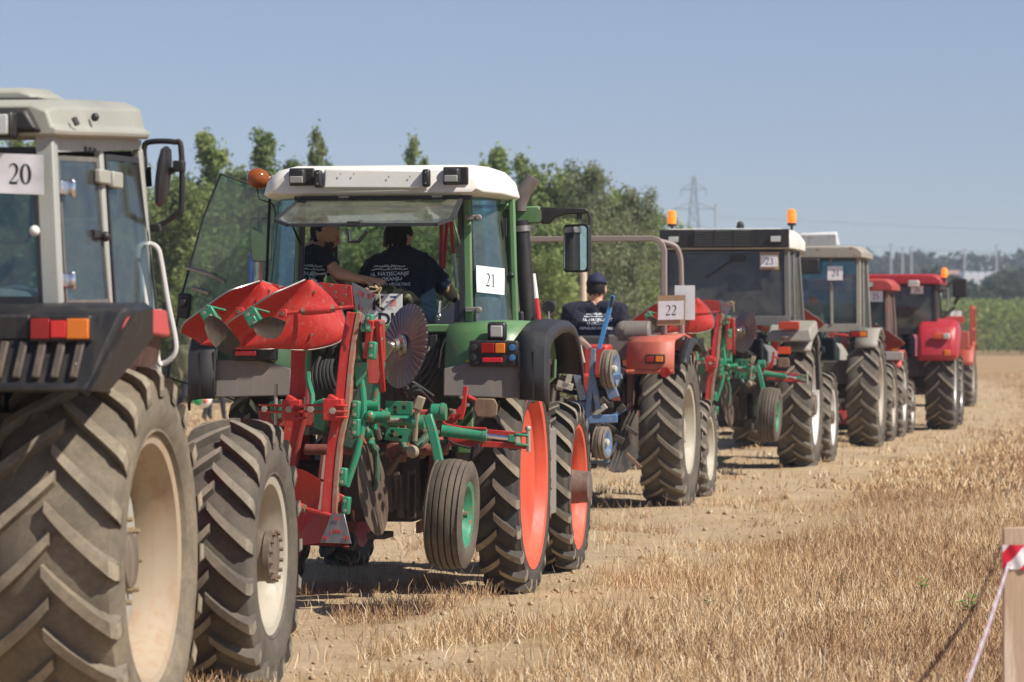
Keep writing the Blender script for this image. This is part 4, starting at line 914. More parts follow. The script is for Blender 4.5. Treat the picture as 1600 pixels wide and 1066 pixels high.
    mb.plate([C_-U*a-V*b_, C_+U*a-V*b_, C_+U*a+V*b_, C_-U*a+V*b_], (0, .004, 0)); pl = part('licence_plate', mb, plain('plate_white', (.74, .74, .72), .4), r, .004)
    mb = MB(); text_on(mb, 'ČK', .125, C_+Vector((.035, -.003, .012)), U, V, 'RIGHT'); text_on(mb, '02 · DU', .115, C_+Vector((.16, -.003, -.09)), U, V, 'RIGHT'); part('lettering', mb, INK, pl)
    mb = MB(); mr_ = plain('crest_red', (.55, .03, .03), .5); o_ = C_+Vector((.092, -.007, .05))
    for i in range(5):
        for j in range(5):
            if (i+j) % 2 == 0: x, z = o_.x+(i-2)*.0075, o_.z+(j-2)*.0085; mb.add([(x, o_.y, z), (x+.0075, o_.y, z), (x+.0075, o_.y, z+.0085), (x, o_.y, z+.0085)], [(0, 1, 2, 3)])
    part('crest', mb, mr_, pl); mb = MB(); mb.box(o_+Vector((.004, 0, .045)), (.042, .001, .012)); part('crown', mb, plain('crest_blue', (.05, .10, .3), .5), pl)
    # seat back hoop in camouflage cloth, steering wheel
    m, nt, p = _nodes('camouflage_cloth'); v = objvec(nt); cc = mix(nt, ramp(nt, noise(nt, 9, 3, .5, v), [(.45, 0.), (.5, 1.)]), (.05, .06, .03), (.22, .20, .12)); cc = mix(nt, ramp(nt, noise(nt, 13, 3, .5, v, 1), [(.55, 0.), (.58, 1.)]), cc, (.02, .02, .015)); nt.links.new(cc, p.inputs['Base Color']); p.inputs['Roughness'].default_value = .9
    mb = MB(); k = []
    for i in range(13): t = pi*i/12; k.append((.02-.20*cos(t), -.22, 1.80+.19*sin(t)**.7))
    mb.tube(k, .045, 12); mb.box((.06, -.2, 1.80), (.34, .05, .24)); part('seat_back', mb, m, r, 0)
    mb = MB(); mb.box((.06, .08, 1.66), (.46, .5, .12)); part('seat', mb, SEAT, r, .03)
    steering(r, .06, .74, 1.93); mb = MB(); mb.span((-.3, 1.0, 1.4), (.42, 1.22, 1.86)); part('dashboard', mb, BLKP, r, .04)
    mb = MB(); mb.span((.34, -.2, 1.45), (.5, .6, 1.80)); part('side_console', mb, BLKP, r, .04)
    for i, (x, y) in enumerate(((.38, .25), (.44, .35), (.40, .45))): mb = MB(); mb.tube([(x, y, 1.78), (x, y+.03, 1.93)], .007, 8); mb.ball((x, y+.03, 1.94), .018, 10, 6); part('lever', mb, BLKP, r)
    # ---- exhaust and right-hand bracket with the mirror
    e0, e1 = P21(826, 505, 1.25), P21(814, 345, 1.25); mb = MB(); mb.tube([e0+Vector((0, 0, -.3)), e0, e1], .056, 16); ex = part('exhaust_pipe', mb, BLKP, r)
    mb = MB(); mb.tube([P21(812, 330, 1.25), P21(812, 318, 1.25), P21(818, 302, 1.25), P21(829, 284, 1.25), P21(833, 277, 1.25)], [.050, .050, .052, .052, .050], 16); part('exhaust_tip', mb, paint('grey_brown_pipe', (.13, .115, .11), .3, .45), ex)
    mb = MB(); mb.lathe([(-.02, .058), (-.02, .066), (.02, .066), (.02, .058)], e1.lerp(e0, .08), e1-e0, 16); mb.box(e1.lerp(e0, .08)+Vector((.08, 0, 0)), (.05, .02, .02)); mb.box(e1.lerp(e0, .08)+Vector((-.08, 0, 0)), (.05, .02, .02)); part('clamp', mb, STEEL, ex)
    a = P21(797, 352, 1.28); b_ = P21(850, 322, 1.28); mb = MB(); S = []
    for y, k_ in ((1.24, 1), (1.36, 1)): S.append([(a.x, y, a.z), (b_.x-.02, y, a.z+.01), (b_.x, y, a.z+.04), (b_.x, y, b_.z-.03), (b_.x-.04, y, b_.z), (a.x, y, b_.z-.005)])
    mb.loft(S); br = part('mirror_bracket', mb, GRN, r, .012)
    mb = MB(); mb.plate([P21(846, 350, 1.24), P21(858, 350, 1.24), P21(868, 340, 1.24), P21(884, 335, 1.24), P21(914, 334, 1.24), P21(920, 330, 1.24), P21(914, 325, 1.24), P21(843, 324, 1.24)], (0, .06, 0)); part('mirror_arm', mb, BLKP, br, .008)
    mb = MB(); mb.tube([P21(905, 329, 1.27), P21(918, 330, 1.27), P21(922, 340, 1.27), P21(921, 365, 1.27)], .013, 8); mb.tube([P21(905, 334, 1.27), P21(905, 343, 1.27)], .02, 8); part('mirror_stem', mb, BLKP, br)
    q = P21(899.5, 388, 1.3); mb = MB()
    def rr(y, k, w_=.205, h=.335):
        o = []; a_, b2, rd = w_/2*k, h/2*k, .028
        for cx, cz, t0 in ((a_-rd, b2-rd, 0), (-a_+rd, b2-rd, 90), (-a_+rd, -b2+rd, 180), (a_-rd, -b2+rd, 270)):
            for i in range(5): t = radians(t0+i*22.5); o.append(q+Matrix.Rotation(-.62, 3, 'Z') @ Vector((1.15*(cx+rd*cos(t)), y, cz+rd*sin(t))))
        return o
    mb.loft([rr(0, 1), rr(.03, 1), rr(.06, .8)]); mh = part('mirror_housing', mb, BLKP, r); mb = MB(); mb.plate(rr(-.004, .92), (0, .003, 0)); part('mirror_glass', mb, MIRR, mh); mh.rotation_euler = (0, 0, 0)
    # round front-side lamp and indicator on the fender front
    q = P21(858, 481, 1.2); mb = MB(); mb.lathe([(-.03, 0), (-.03, .045), (.02, .052), (.05, .045), (.05, 0)], q, (0, 1, 0), 18); b = part('work_lamp', mb, BLKP, r); mb = MB(); mb.tube([q, P21(857, 507, 1.1)], .008, 6); part('lamp_bracket', mb, STEEL, b)
    mb = MB(); mb.box(P21(812, 496, .5), (.05, .05, .08)); mb.box(P21(812, 509, .5), (.04, .05, .03)); part('indicator', mb, BLKP, r, .01)
    # side of the bonnet, steps, front mudguards
    mb = MB(); mb.span((.62, 1.1, .95), (.74, 1.7, 1.55)); part('side_panel', mb, GRN, r, .02)
    mb = MB(); mb.tube([P21(868, 540, 1.0), P21(866, 590, 1.0), P21(852, 602, 1.0)], .012, 8); part('grab_rail', mb, GRN, r)
    mb = MB(); mb.span((.62, .72, .62), (.86, 1.2, .70)); mb.span((.64, .74, .95), (.86, 1.15, 1.0)); mb.span((.62, .95, .6), (.70, 1.0, 1.5)); mb.span((.70, 1.15, .45), (.88, 1.5, 1.05)); part('step', mb, GREYP, r, .01)
    for s in (-1, 1): fender_arch(r, s, .64, .95, .69, .60, -16, 100, BLKR, .02, 'front_mudguard', .02)
    # implement linkage between tractor and plough: lower links with cross shaft
    DR = paint('dark_red_arm', (.16, .03, .025), .5, .6); mb = MB(); a, b_ = P21(560, 703, -1.0), P21(700, 703, -1.0); mb.tube([a+Vector((-.35, 0, 0)), b_], .035, 12); mb.box(P21(622, 690, -1.0), (.1, .09, .26)); mb.box(P21(622, 703, -1.02), (.14, .1, .09)); part('cross_shaft', mb, DR, r, .008)
    return r
TR21 = t21()
q = P21(766, 438, -.1); 
number_sheet('number_sheet', '21', P21(765.5, 438, -.225), (.50, .87, -.06), (-.03, .04, 1), .285, .175, .088, 'white sheet reading 21 stuck inside the corner window of the green tractor', curl=1.0)
# red and white marking rods standing in the cab
ROD_R, ROD_W = plain('rod_red', (.55, .03, .035), .4), plain('rod_white', (.75, .74, .72), .5)
def rod(a, b, r, lab, n=2, name='marking_rod'):
    root = empty(name); cell = 1/n
    for i in range(n):
        mb = MB(); mb.tube([a.lerp(b, i*cell), a.lerp(b, (i+1)*cell)], r, 10); part('red_section' if i % 2 == 0 else 'white_section', mb, ROD_R if i % 2 == 0 else ROD_W, root)
    return tag(root, lab, 'marking rod', 'red and white marking rods')
W = T21.w
rod(W(P21(690, 343, .3)), W(P21(688, 500, .3)), .015, 'upright red and white rod in the green cab, nearest the driver')
rod(W(P21(699, 343, .34)), W(P21(687, 498, .34)), .014, 'red and white rod leaning across the upright rod in the green cab')
rod(W(P21(704, 343, .25)), W(P21(714, 450, .25)), .013, 'red and white rod against the window post inside the green cab')
rod(W(P21(842, 505, 1.9)), W(P21(832, 428, 1.9)), .022, 'red and white rod beside the exhaust pipe ahead of the cab')

# ---- plough carried by the green tractor
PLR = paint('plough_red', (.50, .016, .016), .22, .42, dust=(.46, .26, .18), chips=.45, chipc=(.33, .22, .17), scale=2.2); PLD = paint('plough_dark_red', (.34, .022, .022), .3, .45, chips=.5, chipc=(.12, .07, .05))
PLG = paint('plough_green', (.015, .24, .13), .28, .35, dust=(.25, .24, .15), chips=.6, chipc=(.28, .10, .05)); EARTH = paint('earthy_steel', (.05, .035, .026), .35, .75, chips=.25, chipc=(.22, .16, .10))
SHEEN = paint('scoured_steel', (.30, .29, .30), .25, .33, metal=.85); BOLT = paint('zinc_bolt', (.42, .40, .33), .35, .45, metal=.5)
def curve_bar(P_, w_, th, up=(0, 1, 0)):
    mb = MB(); S = []; k = len(P_)
    for i, p in enumerate(P_):
        d = (P_[min(i+1, k-1)]-P_[max(0, i-1)]).normalized(); u = Vector(up); r_ = d.cross(u).normalized()
        ww = w_[i] if isinstance(w_, (list, tuple)) else w_; a = r_*ww/2; b = u*th/2; S.append([p-a-b, p+a-b, p+a+b, p-a+b])
    mb.loft(S); return mb
def smooth_pts(pts, n):
    pts = [Vector(p) for p in pts]; out = []; m = len(pts)-1
    for i in range(n+1):
        t = i/n*m; j = min(m-1, int(t)); u = t-j; p0, p1, p2, p3 = pts[max(0, j-1)], pts[j], pts[j+1], pts[min(m, j+2)]
        out.append(.5*((2*p1)+(p2-p0)*u+(2*p0-5*p1+4*p2-p3)*u*u+(3*p1-p0-3*p2+p3)*u**3))
    return out
def board(P, top, bot, dy, n=18, m=9, th=.008):
    """mouldboard: surface between an upper and a lower edge given as (px, py, ly), bellied by dy"""
    A = smooth_pts([P(*q) for q in top], n); B = smooth_pts([P(*q) for q in bot], n); G = []
    for i in range(n+1):
        row = []
        for j in range(m+1): u = j/m; p = A[i].lerp(B[i], u); row.append(p+Vector((0, dy*sin(pi*u)*(.4+.6*sin(pi*i/n)), 0)))
        G.append(row)
    mb = MB(); mb.grid(G, th, (0, 1, 0)); return mb
def bolts(root, pts, r=.012, d=(0, -1, 0), nm='bolt', mat=None):
    for p in pts:
        mb = MB(); mb.lathe([(0, .001), (0, r), (r*.9, r), (r*1.0, .001)], p, d, 6); part(nm, mb, mat or BOLT, root)
def plough21():
    r = T21.root('plough'); P = P21
    tag(r, 'red and green reversible plough turned on its side behind the tractor numbered 21', 'plough', 'ploughs carried behind the tractors')
    # each upper board: a wing folded back along a crease, and the main sheet swept round to the share
    def folded(E, K, B, lab, l0, wing, belly):
        n = 22; L_ = lambda Q: smooth_pts([P(*q) for q in Q], n)
        e, k, b_ = L_([(x, y, l0+wing*w_) for x, y, w_ in E]), L_([(x, y, l0) for x, y in K]), L_([(x, y, l0+d) for x, y, d in B]); G = []
        for i in range(n+1):
            row = [e[i].lerp(k[i], j/5)+Vector((0, .035*sin(pi*j/5), 0)) for j in range(5)]+[k[i].lerp(b_[i], j/12)+Vector((0, -belly*sin(pi*min(1, (j/12)*1.0))*sin(pi*(.12+.8*i/n)), 0)) for j in range(13)]
            G.append(row)
        mb = MB(); mb.grid(G, .009, (0, 1, 0)); o = part('mouldboard', mb, PLR, r, label=lab, ang=70)
        mb = MB(); mb.tube([row[0]+Vector((0, .004, .002)) for row in G], .0065, 6); part('worn_edge', mb, STEEL, o)
        mb = MB(); mb.tube([row[-1]+Vector((0, .004, 0)) for row in G[6:]], .006, 6); part('worn_edge', mb, STEEL, o)
        bolts(o, [G[15][9]+Vector((0, -.006, 0)), G[11][13]+Vector((0, -.006, 0)), G[17][14]+Vector((0, -.006, 0)), G[19][11]+Vector((0, -.006, 0))], .010, mat=RUSTY)
        return o
    folded([(282, 520, .5), (288, 505, .9), (312, 487, 1), (353, 458, 1), (380, 448, .7), (405, 440, .1)], [(314, 538), (318, 519), (346, 499), (372, 478), (392, 460), (407, 442)],
           [(311, 539, 0), (372, 543, .1), (430, 545, .2), (470, 530, .3), (462, 468, .3), (409, 439, .1)], 'red mouldboard, the farther of the upper pair', -1.50, -.20, .03)
    folded([(346, 536, .5), (352, 509, .9), (386, 485, 1), (424, 461, 1), (447, 451, .7), (476, 438, .1)], [(380, 542), (384, 522), (416, 503), (441, 478), (461, 457), (479, 438)],
           [(377, 543, 0), (430, 545, .06), (490, 546, .16), (538, 527, .26), (530, 478, .30), (488, 437, .1)], 'red mouldboard, the nearer of the upper pair', -1.86, -.22, .03)
    # share plates joining the board to the leg
    mb = MB(); mb.plate([P(497, 441, -1.88), P(549, 446, -1.9), P(552, 480, -1.9), P(529, 479, -1.9), P(515, 462, -1.88)], (0, .012, 0)); sh = part('share', mb, PLR, r, .003)
    bolts(sh, [P(518, 446, -1.90), P(540, 450, -1.91), P(524, 457, -1.90), P(540, 461, -1.91), P(535, 475, -1.91)], .011, mat=RUSTY)
    mb = MB(); mb.plate([P(420, 441, -1.5), P(447, 449, -1.5), P(462, 456, -1.5), P(448, 462, -1.5)], (0, .012, 0)); sh = part('share', mb, PLR, r, .003); bolts(sh, [P(438, 448, -1.52), P(447, 453, -1.52)], .010)
    # landside plates with slots
    def slotted(pts, slots, lab, slp=(.007, .032)):
        mb = MB(); mb.plate([P(*q) for q in pts], (0, .012, 0)); o = part('landside_plate', mb, SHEEN, r, .003, label=lab)
        for x, y, l_ in slots:
            q = P(x, y, l_-.004); mb = MB(); mb.box(q, (slp[0], .006, slp[1])); part('slot', mb, PLR, o)
        return o
    slotted([(549, 441, -1.98), (588, 460, -2.0), (572, 494, -2.0), (555, 482, -1.98)], [(562, 458, -1.99), (567, 461, -1.99), (575, 463, -2.0), (560, 480, -1.99), (566, 484, -1.99), (582, 460, -2.0)], 'worn slotted steel plate at the upper end of the leg')
    slotted([(518, 803, -2.0), (538, 803, -2.0), (549, 850, -2.02), (500, 848, -2.02)], [(524, 810, -2.01), (529, 810, -2.01), (517, 832, -2.01), (523, 830, -2.01), (527, 830, -2.01), (531, 831, -2.01), (506, 841, -2.02), (510, 840, -2.02), (538, 841, -2.02), (542, 840, -2.02)], 'worn slotted steel plate at the lower end of the leg', (.008, .022))
    # curved legs: near one sweeps from top to bottom, second one behind it
    near = [(550, 488, -1.9), (540, 545, -1.92), (534, 600, -1.94), (530, 645, -1.95), (520, 692, -1.95), (514, 750, -1.95), (511, 803, -1.95)]
    A = smooth_pts([P(*q) for q in near], 22); mb = curve_bar(A, .060, .04); l1 = part('leg', mb, PLR, r, .005)
    A2 = [p+Vector((.048, .01, 0)) for p in A]; mb = curve_bar(A2, .032, .07); part('leg_rib', mb, paint('worn_red_edge', (.36, .10, .07), .5, .55, chips=1.2, chipc=(.30, .22, .15)), l1, .004)
    far = [(469, 540, -1.5), (467, 600, -1.5), (462, 650, -1.5), (453, 690, -1.5), (445, 740, -1.5)]
    A = smooth_pts([P(*q) for q in far], 16); mb = curve_bar(A, .11, .03); l2 = part('leg', mb, PLR, r, .005); mb = curve_bar([p+Vector((.062, -.01, 0)) for p in A], .02, .06); part('leg_rib', mb, PLD, l2, .004)
    # upper part of near leg behind the slotted plate
    mb = MB(); mb.plate([P(568, 500, -1.9), P(600, 500, -1.88), P(602, 560, -1.8), P(590, 600, -1.8), P(575, 600, -1.85)], (0, .03, 0)); hs = part('headstock_plate', mb, PLD, r, .006); bolts(hs, [P(596, 504, -1.9), P(583, 512, -1.9), P(596, 530, -1.86)], .012)
    mb = MB(); mb.bar(P(580, 500, -1.94), P(572, 560, -1.9), .04, .03, up=(0, 1, 0)); mb.bar(P(590, 500, -1.9), P(598, 612, -1.75), .035, .03, up=(0, 1, 0)); part('leg_stay', mb, PLR, r, .005)
    # turnbuckle struts
    def strut(a, b, m=PLR, rr_=.012, body=(.28, .68)):
        mb = MB(); mb.tube([a, b], rr_, 10); o = part('turnbuckle', mb, m, r); mb = MB(); mb.tube([a.lerp(b, body[0]), a.lerp(b, body[0]+.03), a.lerp(b, body[1]-.03), a.lerp(b, body[1])], [.021, .026, .026, .021], 12); part('sleeve', mb, m, o)
        for t in body: mb = MB(); mb.lathe([(-.014, .0), (-.014, .026), (.014, .026), (.014, 0)], a.lerp(b, t), b-a, 6); part('nut', mb, RUSTY, o)
        mb = MB(); mb.box(a, (.045, .05, .05)); part('bracket', mb, m, o, .004); mb = MB(); mb.lathe([(0, 0), (0, .014), (.02, .014), (.02, 0)], a+Vector((0, -.03, 0)), (0, -1, 0), 6); part('bolt', mb, RUSTY, o)
    strut(P(443, 490, -2.02), P(556, 479, -1.97)); strut(P(375, 487, -1.62), P(432, 480, -1.6)); strut(P(452, 788, -1.9), P(519, 806, -1.98), body=(.0, .35))
    # skimmers: green clamp with brown share
    def skim(px, py, ly, blade):
        q = P(px, py, ly); mb = MB(); mb.box(q, (.085, .09, .10), (0, -.5, 0)); mb.box(q+Vector((.03, .02, .05)), (.12, .05, .012), (0, .25, 0)); mb.box(q+Vector((0, -.05, -.02)), (.06, .03, .05), (0, -.5, 0)); o = part('skimmer_bracket', mb, PLG, r, .006)
        bolts(o, [q+Vector((-.02, -.07, .02)), q+Vector((.02, -.07, -.03))], .012)
        mb = board(lambda a, b, c: P(a, b, c), blade[0], blade[1], .015, 8, 5, .01); part('skimmer', mb, EARTH, r)
    skim(329, 494, -2.12, ([(319, 500, -2.24), (331, 493, -2.24), (352, 506, -2.24), (376, 537, -2.24)], [(320, 512, -2.24), (326, 530, -2.24), (340, 546, -2.24), (355, 555, -2.24)]))
    skim(397, 497, -2.26, ([(395, 508, -2.36), (408, 499, -2.36), (425, 495, -2.36), (447, 503, -2.36)], [(397, 516, -2.36), (405, 525, -2.36), (428, 530, -2.36), (440, 520, -2.36)]))
    # lower mouldboard
    mb = board(P, [(452, 732, -1.75), (475, 735, -1.78), (500, 750, -1.8)], [(450, 845, -1.7), (472, 838, -1.75), (495, 800, -1.8)], .10, 12, 8); part('mouldboard', mb, PLR, r, label='red mouldboard of the lower side')
    mb = MB(); mb.plate([P(463, 838, -1.78), P(498, 800, -1.82), P(515, 806, -1.84), P(505, 848, -1.84), P(470, 852, -1.8)], (0, .02, 0)); part('share', mb, PLD, r, .004)
    mb = board(P, [(380, 790, -1.5), (430, 792, -1.55), (462, 800, -1.6), (540, 850, -1.7)], [(380, 852, -1.5), (430, 852, -1.55), (470, 852, -1.6), (545, 855, -1.7)], .1, 12, 5); part('mouldboard', mb, PLD, r, label='dull red mouldboard low behind the leg')
    mb = MB(); mb.plate([P(527, 770, -1.9), P(537, 775, -1.9), P(538, 802, -1.9), P(522, 803, -1.9)], (0, .03, 0)); part('leg_foot', mb, PLR, r, .004)
    # green coulter stalk and clamps beside the leg
    mb = MB(); mb.tube(smooth_pts([P(*q) for q in ((556, 450, -1.85), (562, 560, -1.84), (568, 640, -1.84), (560, 700, -1.86), (541, 760, -1.88))], 14), .022, 10); part('stay_bar', mb, PLG, r)
    for py in (505, 548, 640, 668, 745, 790):
        q = P({505: 577, 548: 582, 640: 556, 668: 556, 745: 536, 790: 541}[py], py, -1.92); mb = MB(); mb.box(q, (.05, .06, .11), (0, .1, 0)); o = part('clamp', mb, PLG, r, .01); bolts(o, [q+Vector((0, -.035, .03)), q+Vector((0, -.035, -.03))], .011)
    for pl_, th_ in (([P(552, 566, -1.9), P(573, 566, -1.9), P(572, 585, -1.88), P(556, 606, -1.9)], .06), ([P(490, 628, -1.7), P(506, 622, -1.7), P(512, 650, -1.7), P(505, 675, -1.7), P(490, 668, -1.7)], .05), ([P(420, 628, -1.4), P(440, 624, -1.4), P(448, 650, -1.4), P(425, 660, -1.4)], .05)):
        mb = MB(); mb.plate(pl_, (0, th_, 0)); part('gusset', mb, PLG, r, .006)
    mb = MB(); mb.tube(smooth_pts([P(*q) for q in ((482, 545, -1.6), (481, 590, -1.6), (488, 620, -1.62), (486, 645, -1.65))], 8), .018, 8); part('stay_bar', mb, PLG, r); mb = MB(); mb.tube([P(477, 620, -1.75), P(477, 645, -1.75)], .009, 8); mb.tube([P(431, 600, -1.6), P(431, 700, -1.6)], .012, 8); part('pin', mb, BOLT, r)
    # red connecting rails with pivot blocks
    for a, b, l_ in ((405, 452, -1.62), (470, 520, -1.85)):
        for dy in (-6, 4): mb = MB(); mb.bar(P(a, 639+dy, l_), P(b, 640+dy, l_), .045, .014); part('rail', mb, PLR, r, .003)
    for x, y, l_ in ((520, 640, -2.0), (455, 641, -1.62)):
        mb = MB(); mb.box(P(x+2, y, l_), (.12, .09, .13)); mb.box(P(x+2, y-15, l_), (.08, .07, .04), (0, .5, 0)); mb.box(P(x+14, y+3, l_-.03), (.07, .07, .014)); mb.box(P(x+14, y+12, l_-.03), (.07, .07, .014)); mb.box(P(x+14, y-6, l_-.03), (.07, .07, .014)); o = part('pivot_block', mb, PLR, r, .006)
    bolts(r, [P(414, 639, -1.7), P(452, 640, -1.72), P(486, 640, -2.0), P(520, 642, -2.09)], .021)
    # central beam and green headstock
    mb = MB(); mb.bar(P(405, 655, -1.35), P(715, 652, -1.15), .10, .10); part('beam', mb, PLD, r, .01)
    mb = MB(); mb.bar(P(545, 700, -1.3), P(590, 560, -1.3), .12, .1, up=(0, 1, 0)); part('turnover_frame', mb, paint('dull_green', (.02, .10, .06), .4, .5), r, .01)
    mb = MB(); mb.plate([P(602, 626, -1.72), P(644, 628, -1.72), P(644, 648, -1.7), P(602, 648, -1.72)], (0, .02, 0)); o = part('adjusting_plate', mb, PLG, r, .003, label='green plate with round holes')
    for x, y in ((617, 637), (631, 637), (617, 644)): mb = MB(); mb.lathe([(0, 0), (.004, .013), (.004, 0)], P(x, y, -1.723), (0, -1, 0), 14); part('hole', mb, plain('dark_hole', (.01, .01, .01), .9), o)
    mb = MB(); mb.plate([P(600, 687, -1.7), P(605, 668, -1.7), P(645, 670, -1.7), P(640, 692, -1.7)], (0, .02, 0)); o = part('adjusting_plate', mb, PLG, r, .003, label='lower green plate with round holes')
    for x, y in ((613, 674), (612, 681), (626, 683)): mb = MB(); mb.lathe([(0, 0), (.004, .012), (.004, 0)], P(x, y, -1.703), (0, -1, 0), 14); part('hole', mb, plain('dark_hole', (.01, .01, .01), .9), o)
    mb = MB(); mb.plate([P(586, 652, -1.8), P(604, 637, -1.8), P(606, 672, -1.8)], (0, .05, 0)); part('gusset', mb, PLG, r, .004)
    mb = MB(); mb.ball(P(578, 650, -1.85), .034); mb.tube([P(578, 650, -1.82), P(610, 650, -1.8)], .026, 12); mb.tube([P(604, 657, -1.76), P(645, 657, -1.76)], .03, 14); part('pivot_shaft', mb, PLG, r)
    mb = MB(); 
    for i in range(14): mb.lathe([(-.004, .012), (0, .018), (.004, .012)], P(605+1.8*i, 657, -1.80), (1, 0, 0), 12)
    part('adjusting_screw', mb, BOLT, r)
    mb = MB(); mb.tube([P(640, 660, -1.8), P(664, 660, -1.8)], .045, 16); mb.tube([P(646, 660, -1.8), P(652, 660, -1.8)], .058, 16); mb.tube([P(675, 644, -1.7), P(697, 644, -1.7)], .052, 18); mb.tube([P(690, 644, -1.7), P(694, 644, -1.7)], .058, 18); mb.tube([P(568, 634, -1.8), P(592, 634, -1.8)], .034, 14); mb.tube([P(560, 676, -1.8), P(583, 676, -1.8)], .03, 14); mb.tube([P(583, 652, -1.7), P(640, 648, -1.65)], .04, 12); part('bearing_sleeve', mb, PLG, r)
    mb = MB(); mb.bar(P(652, 640, -1.85), P(659, 620, -1.85), .05, .05, up=(0, 1, 0)); mb.tube([P(652, 640, -1.85), P(648, 690, -1.82)], .016, 10); mb.ball(P(645, 706, -1.82), .04); part('top_pin', mb, paint('dusty_steel', (.30, .26, .18), .6, .6), r, .006)
    # upright green stem for the disc and the fluted disc coulter
    mb = MB(); mb.tube([P(585, 632, -1.75), P(590, 600, -1.75)], [.030, .026], 12); mb.tube([P(590, 602, -1.75), P(598, 565, -1.75)], [.020, .020], 12); o = part('coulter_stem', mb, PLG, r)
    mb = MB(); mb.bar(P(583, 578, -1.72), P(612, 537, -1.70), .07, .06, up=(0, 1, 0)); part('coulter_arm', mb, paint('dark_olive', (.06, .06, .035), .4, .5), r, .01)
    c = P(629, 540, -1.62); nrm = Vector((.74, .65, -.17)).normalized(); e1 = nrm.cross(Vector((0, 0, 1))).normalized(); e2 = nrm.cross(e1).normalized(); R = .265; mb = MB(); n = 144; rings = []
    for rad, amp in ((.02, 0), (.09, 0), (.13, .003), (.19, .006), (.245, .006), (.262, .004), (.265, .0)):
        rings.append([c+(e1*cos(2*pi*j/n)+e2*sin(2*pi*j/n))*rad+nrm*(amp*(1 if (j//2) % 2 else -1)+.02*(rad/R)**2) for j in range(n)])
    vs = [p for q in rings for p in q]; fs = []
    for i in range(len(rings)-1):
        for j in range(n): fs.append((i*n+j, i*n+(j+1) % n, (i+1)*n+(j+1) % n, (i+1)*n+j))
    mb.add(vs, fs); mb.add([p-nrm*.006 for p in vs], [f[::-1] for f in fs]); d = part('disc_coulter', mb, paint('disc_steel', (.26, .25, .27), .25, .40, metal=.6), r, ang=25)
    mb = MB(); mb.lathe([(0, 0), (0, .09), (.012, .085), (.03, .055), (.05, .045), (.055, .03), (.11, .028), (.12, .02), (.12, 0)], c-nrm*.0, -nrm if nrm.y > 0 else nrm, 24)
    mb2 = MB(); mb2.lathe([(0, 0), (0, .075), (.02, .07), (.035, .045), (.055, .04), (.06, .024), (.10, .024), (.105, 0)], c, Vector((-.8, -.5, .0)).normalized(), 22); part('hub', mb2, plain('bright_hub', (.42, .40, .36), .38, .8), d)
    # lower disc coulter seen edge on
    c = P(582, 765, -1.5); nrm = Vector((.98, -.10, .14)).normalized(); mb = MB(); mb.lathe([(-.004, .0), (-.004, .26), (0, .29), (.004, .26), (.004, 0)], P(583, 765, -1.5), nrm, 48); part('disc_coulter', mb, paint('disc_rust', (.10, .07, .055), .5, .5, metal=.4), r)
    mb = MB(); mb.tube(smooth_pts([P(*q) for q in ((577, 682, -1.55), (588, 715, -1.52), (588, 750, -1.5), (583, 765, -1.5))], 8), .022, 10); part('coulter_arm', mb, paint('dull_green', (.02, .10, .06), .4, .5), r)
    # ---- gauge wheel on its bent green arm
    mb = curve_bar(smooth_pts([P(*q) for q in ((668, 648, -1.9), (676, 675, -1.92), (684, 712, -1.92), (686, 730, -1.92), (675, 755, -1.9), (668, 800, -1.88))], 16), .055, .045); part('wheel_arm', mb, PLG, r, .008)
    gx = empty('gauge_wheel', P(706, 803, -1.93), -.03, r); gx.rotation_euler = (0, .05, -.02)
    gt = rib_tyre_mesh(.335, .235, .185, 5, [rubber('rib_rubber', (.04, .038, .036), (.24, .19, .13), .5)]); part('tyre', gt, None, gx)
    part('rim', rim_mesh(.22, .185, .02, [PLG, PLG, BOLT], .05, .05, -.01), None, gx); mb = MB(); mb.tube([(-.16, 0, 0), (.10, 0, 0)], .022, 10); part('axle', mb, PLG, gx)
    # ---- hydraulic cylinder between red side rails
    a, b = P(690, 673, -1.75), P(822, 688, -1.7)
    mb = MB(); mb.tube([a, a.lerp(b, .50)], .038, 16); mb.lathe([(0, .0), (0, .042), (.025, .042), (.025, 0)], a.lerp(b, .485), b-a, 16); o = part('hydraulic_cylinder', mb, PLG, r)
    mb = MB(); mb.tube([a.lerp(b, .5), a.lerp(b, .80)], .015, 12); part('piston_rod', mb, CHROME, o)
    mb = MB(); mb.bar(a.lerp(b, .79), a.lerp(b, .88), .04, .045); q = a.lerp(b, .96)
    for dz in (-.03, .03): mb.bar(a.lerp(b, .87)+Vector((0, 0, dz)), a.lerp(b, 1.03)+Vector((0, 0, dz)), .05, .016)
    part('clevis', mb, PLG, o, .005); mb = MB(); mb.tube([P(825, 668, -1.7), P(826, 706, -1.7)], .014, 10); mb.ball(P(825, 670, -1.7), .02, 8, 6); part('clevis_pin', mb, BOLT, o)
    mb = MB(); mb.plate([P(690, 662, -1.68), P(705, 664, -1.68), P(740, 669, -1.68), P(829, 677, -1.68), P(829, 683, -1.68), P(740, 680, -1.68), P(690, 677, -1.68)], (0, .012, 0)); mb.plate([P(700, 684, -1.68), P(755, 689, -1.68), P(824, 694, -1.68), P(824, 702, -1.68), P(700, 696, -1.68)], (0, .012, 0)); part('side_rail', mb, PLR, r, .003)
    mb = MB(); mb.tube(smooth_pts([P(*q) for q in ((693, 660, -1.72), (698, 664, -1.75), (725, 668, -1.75), (760, 670, -1.75))], 8), .008, 8); part('pipe', mb, PLR, r); mb = MB(); mb.tube(smooth_pts([P(*q) for q in ((690, 678, -1.72), (706, 692, -1.78), (735, 700, -1.78), (748, 697, -1.78))], 8), .008, 8); mb.box(P(745, 697, -1.78), (.03, .03, .03)); part('hose', mb, HOSE, r)
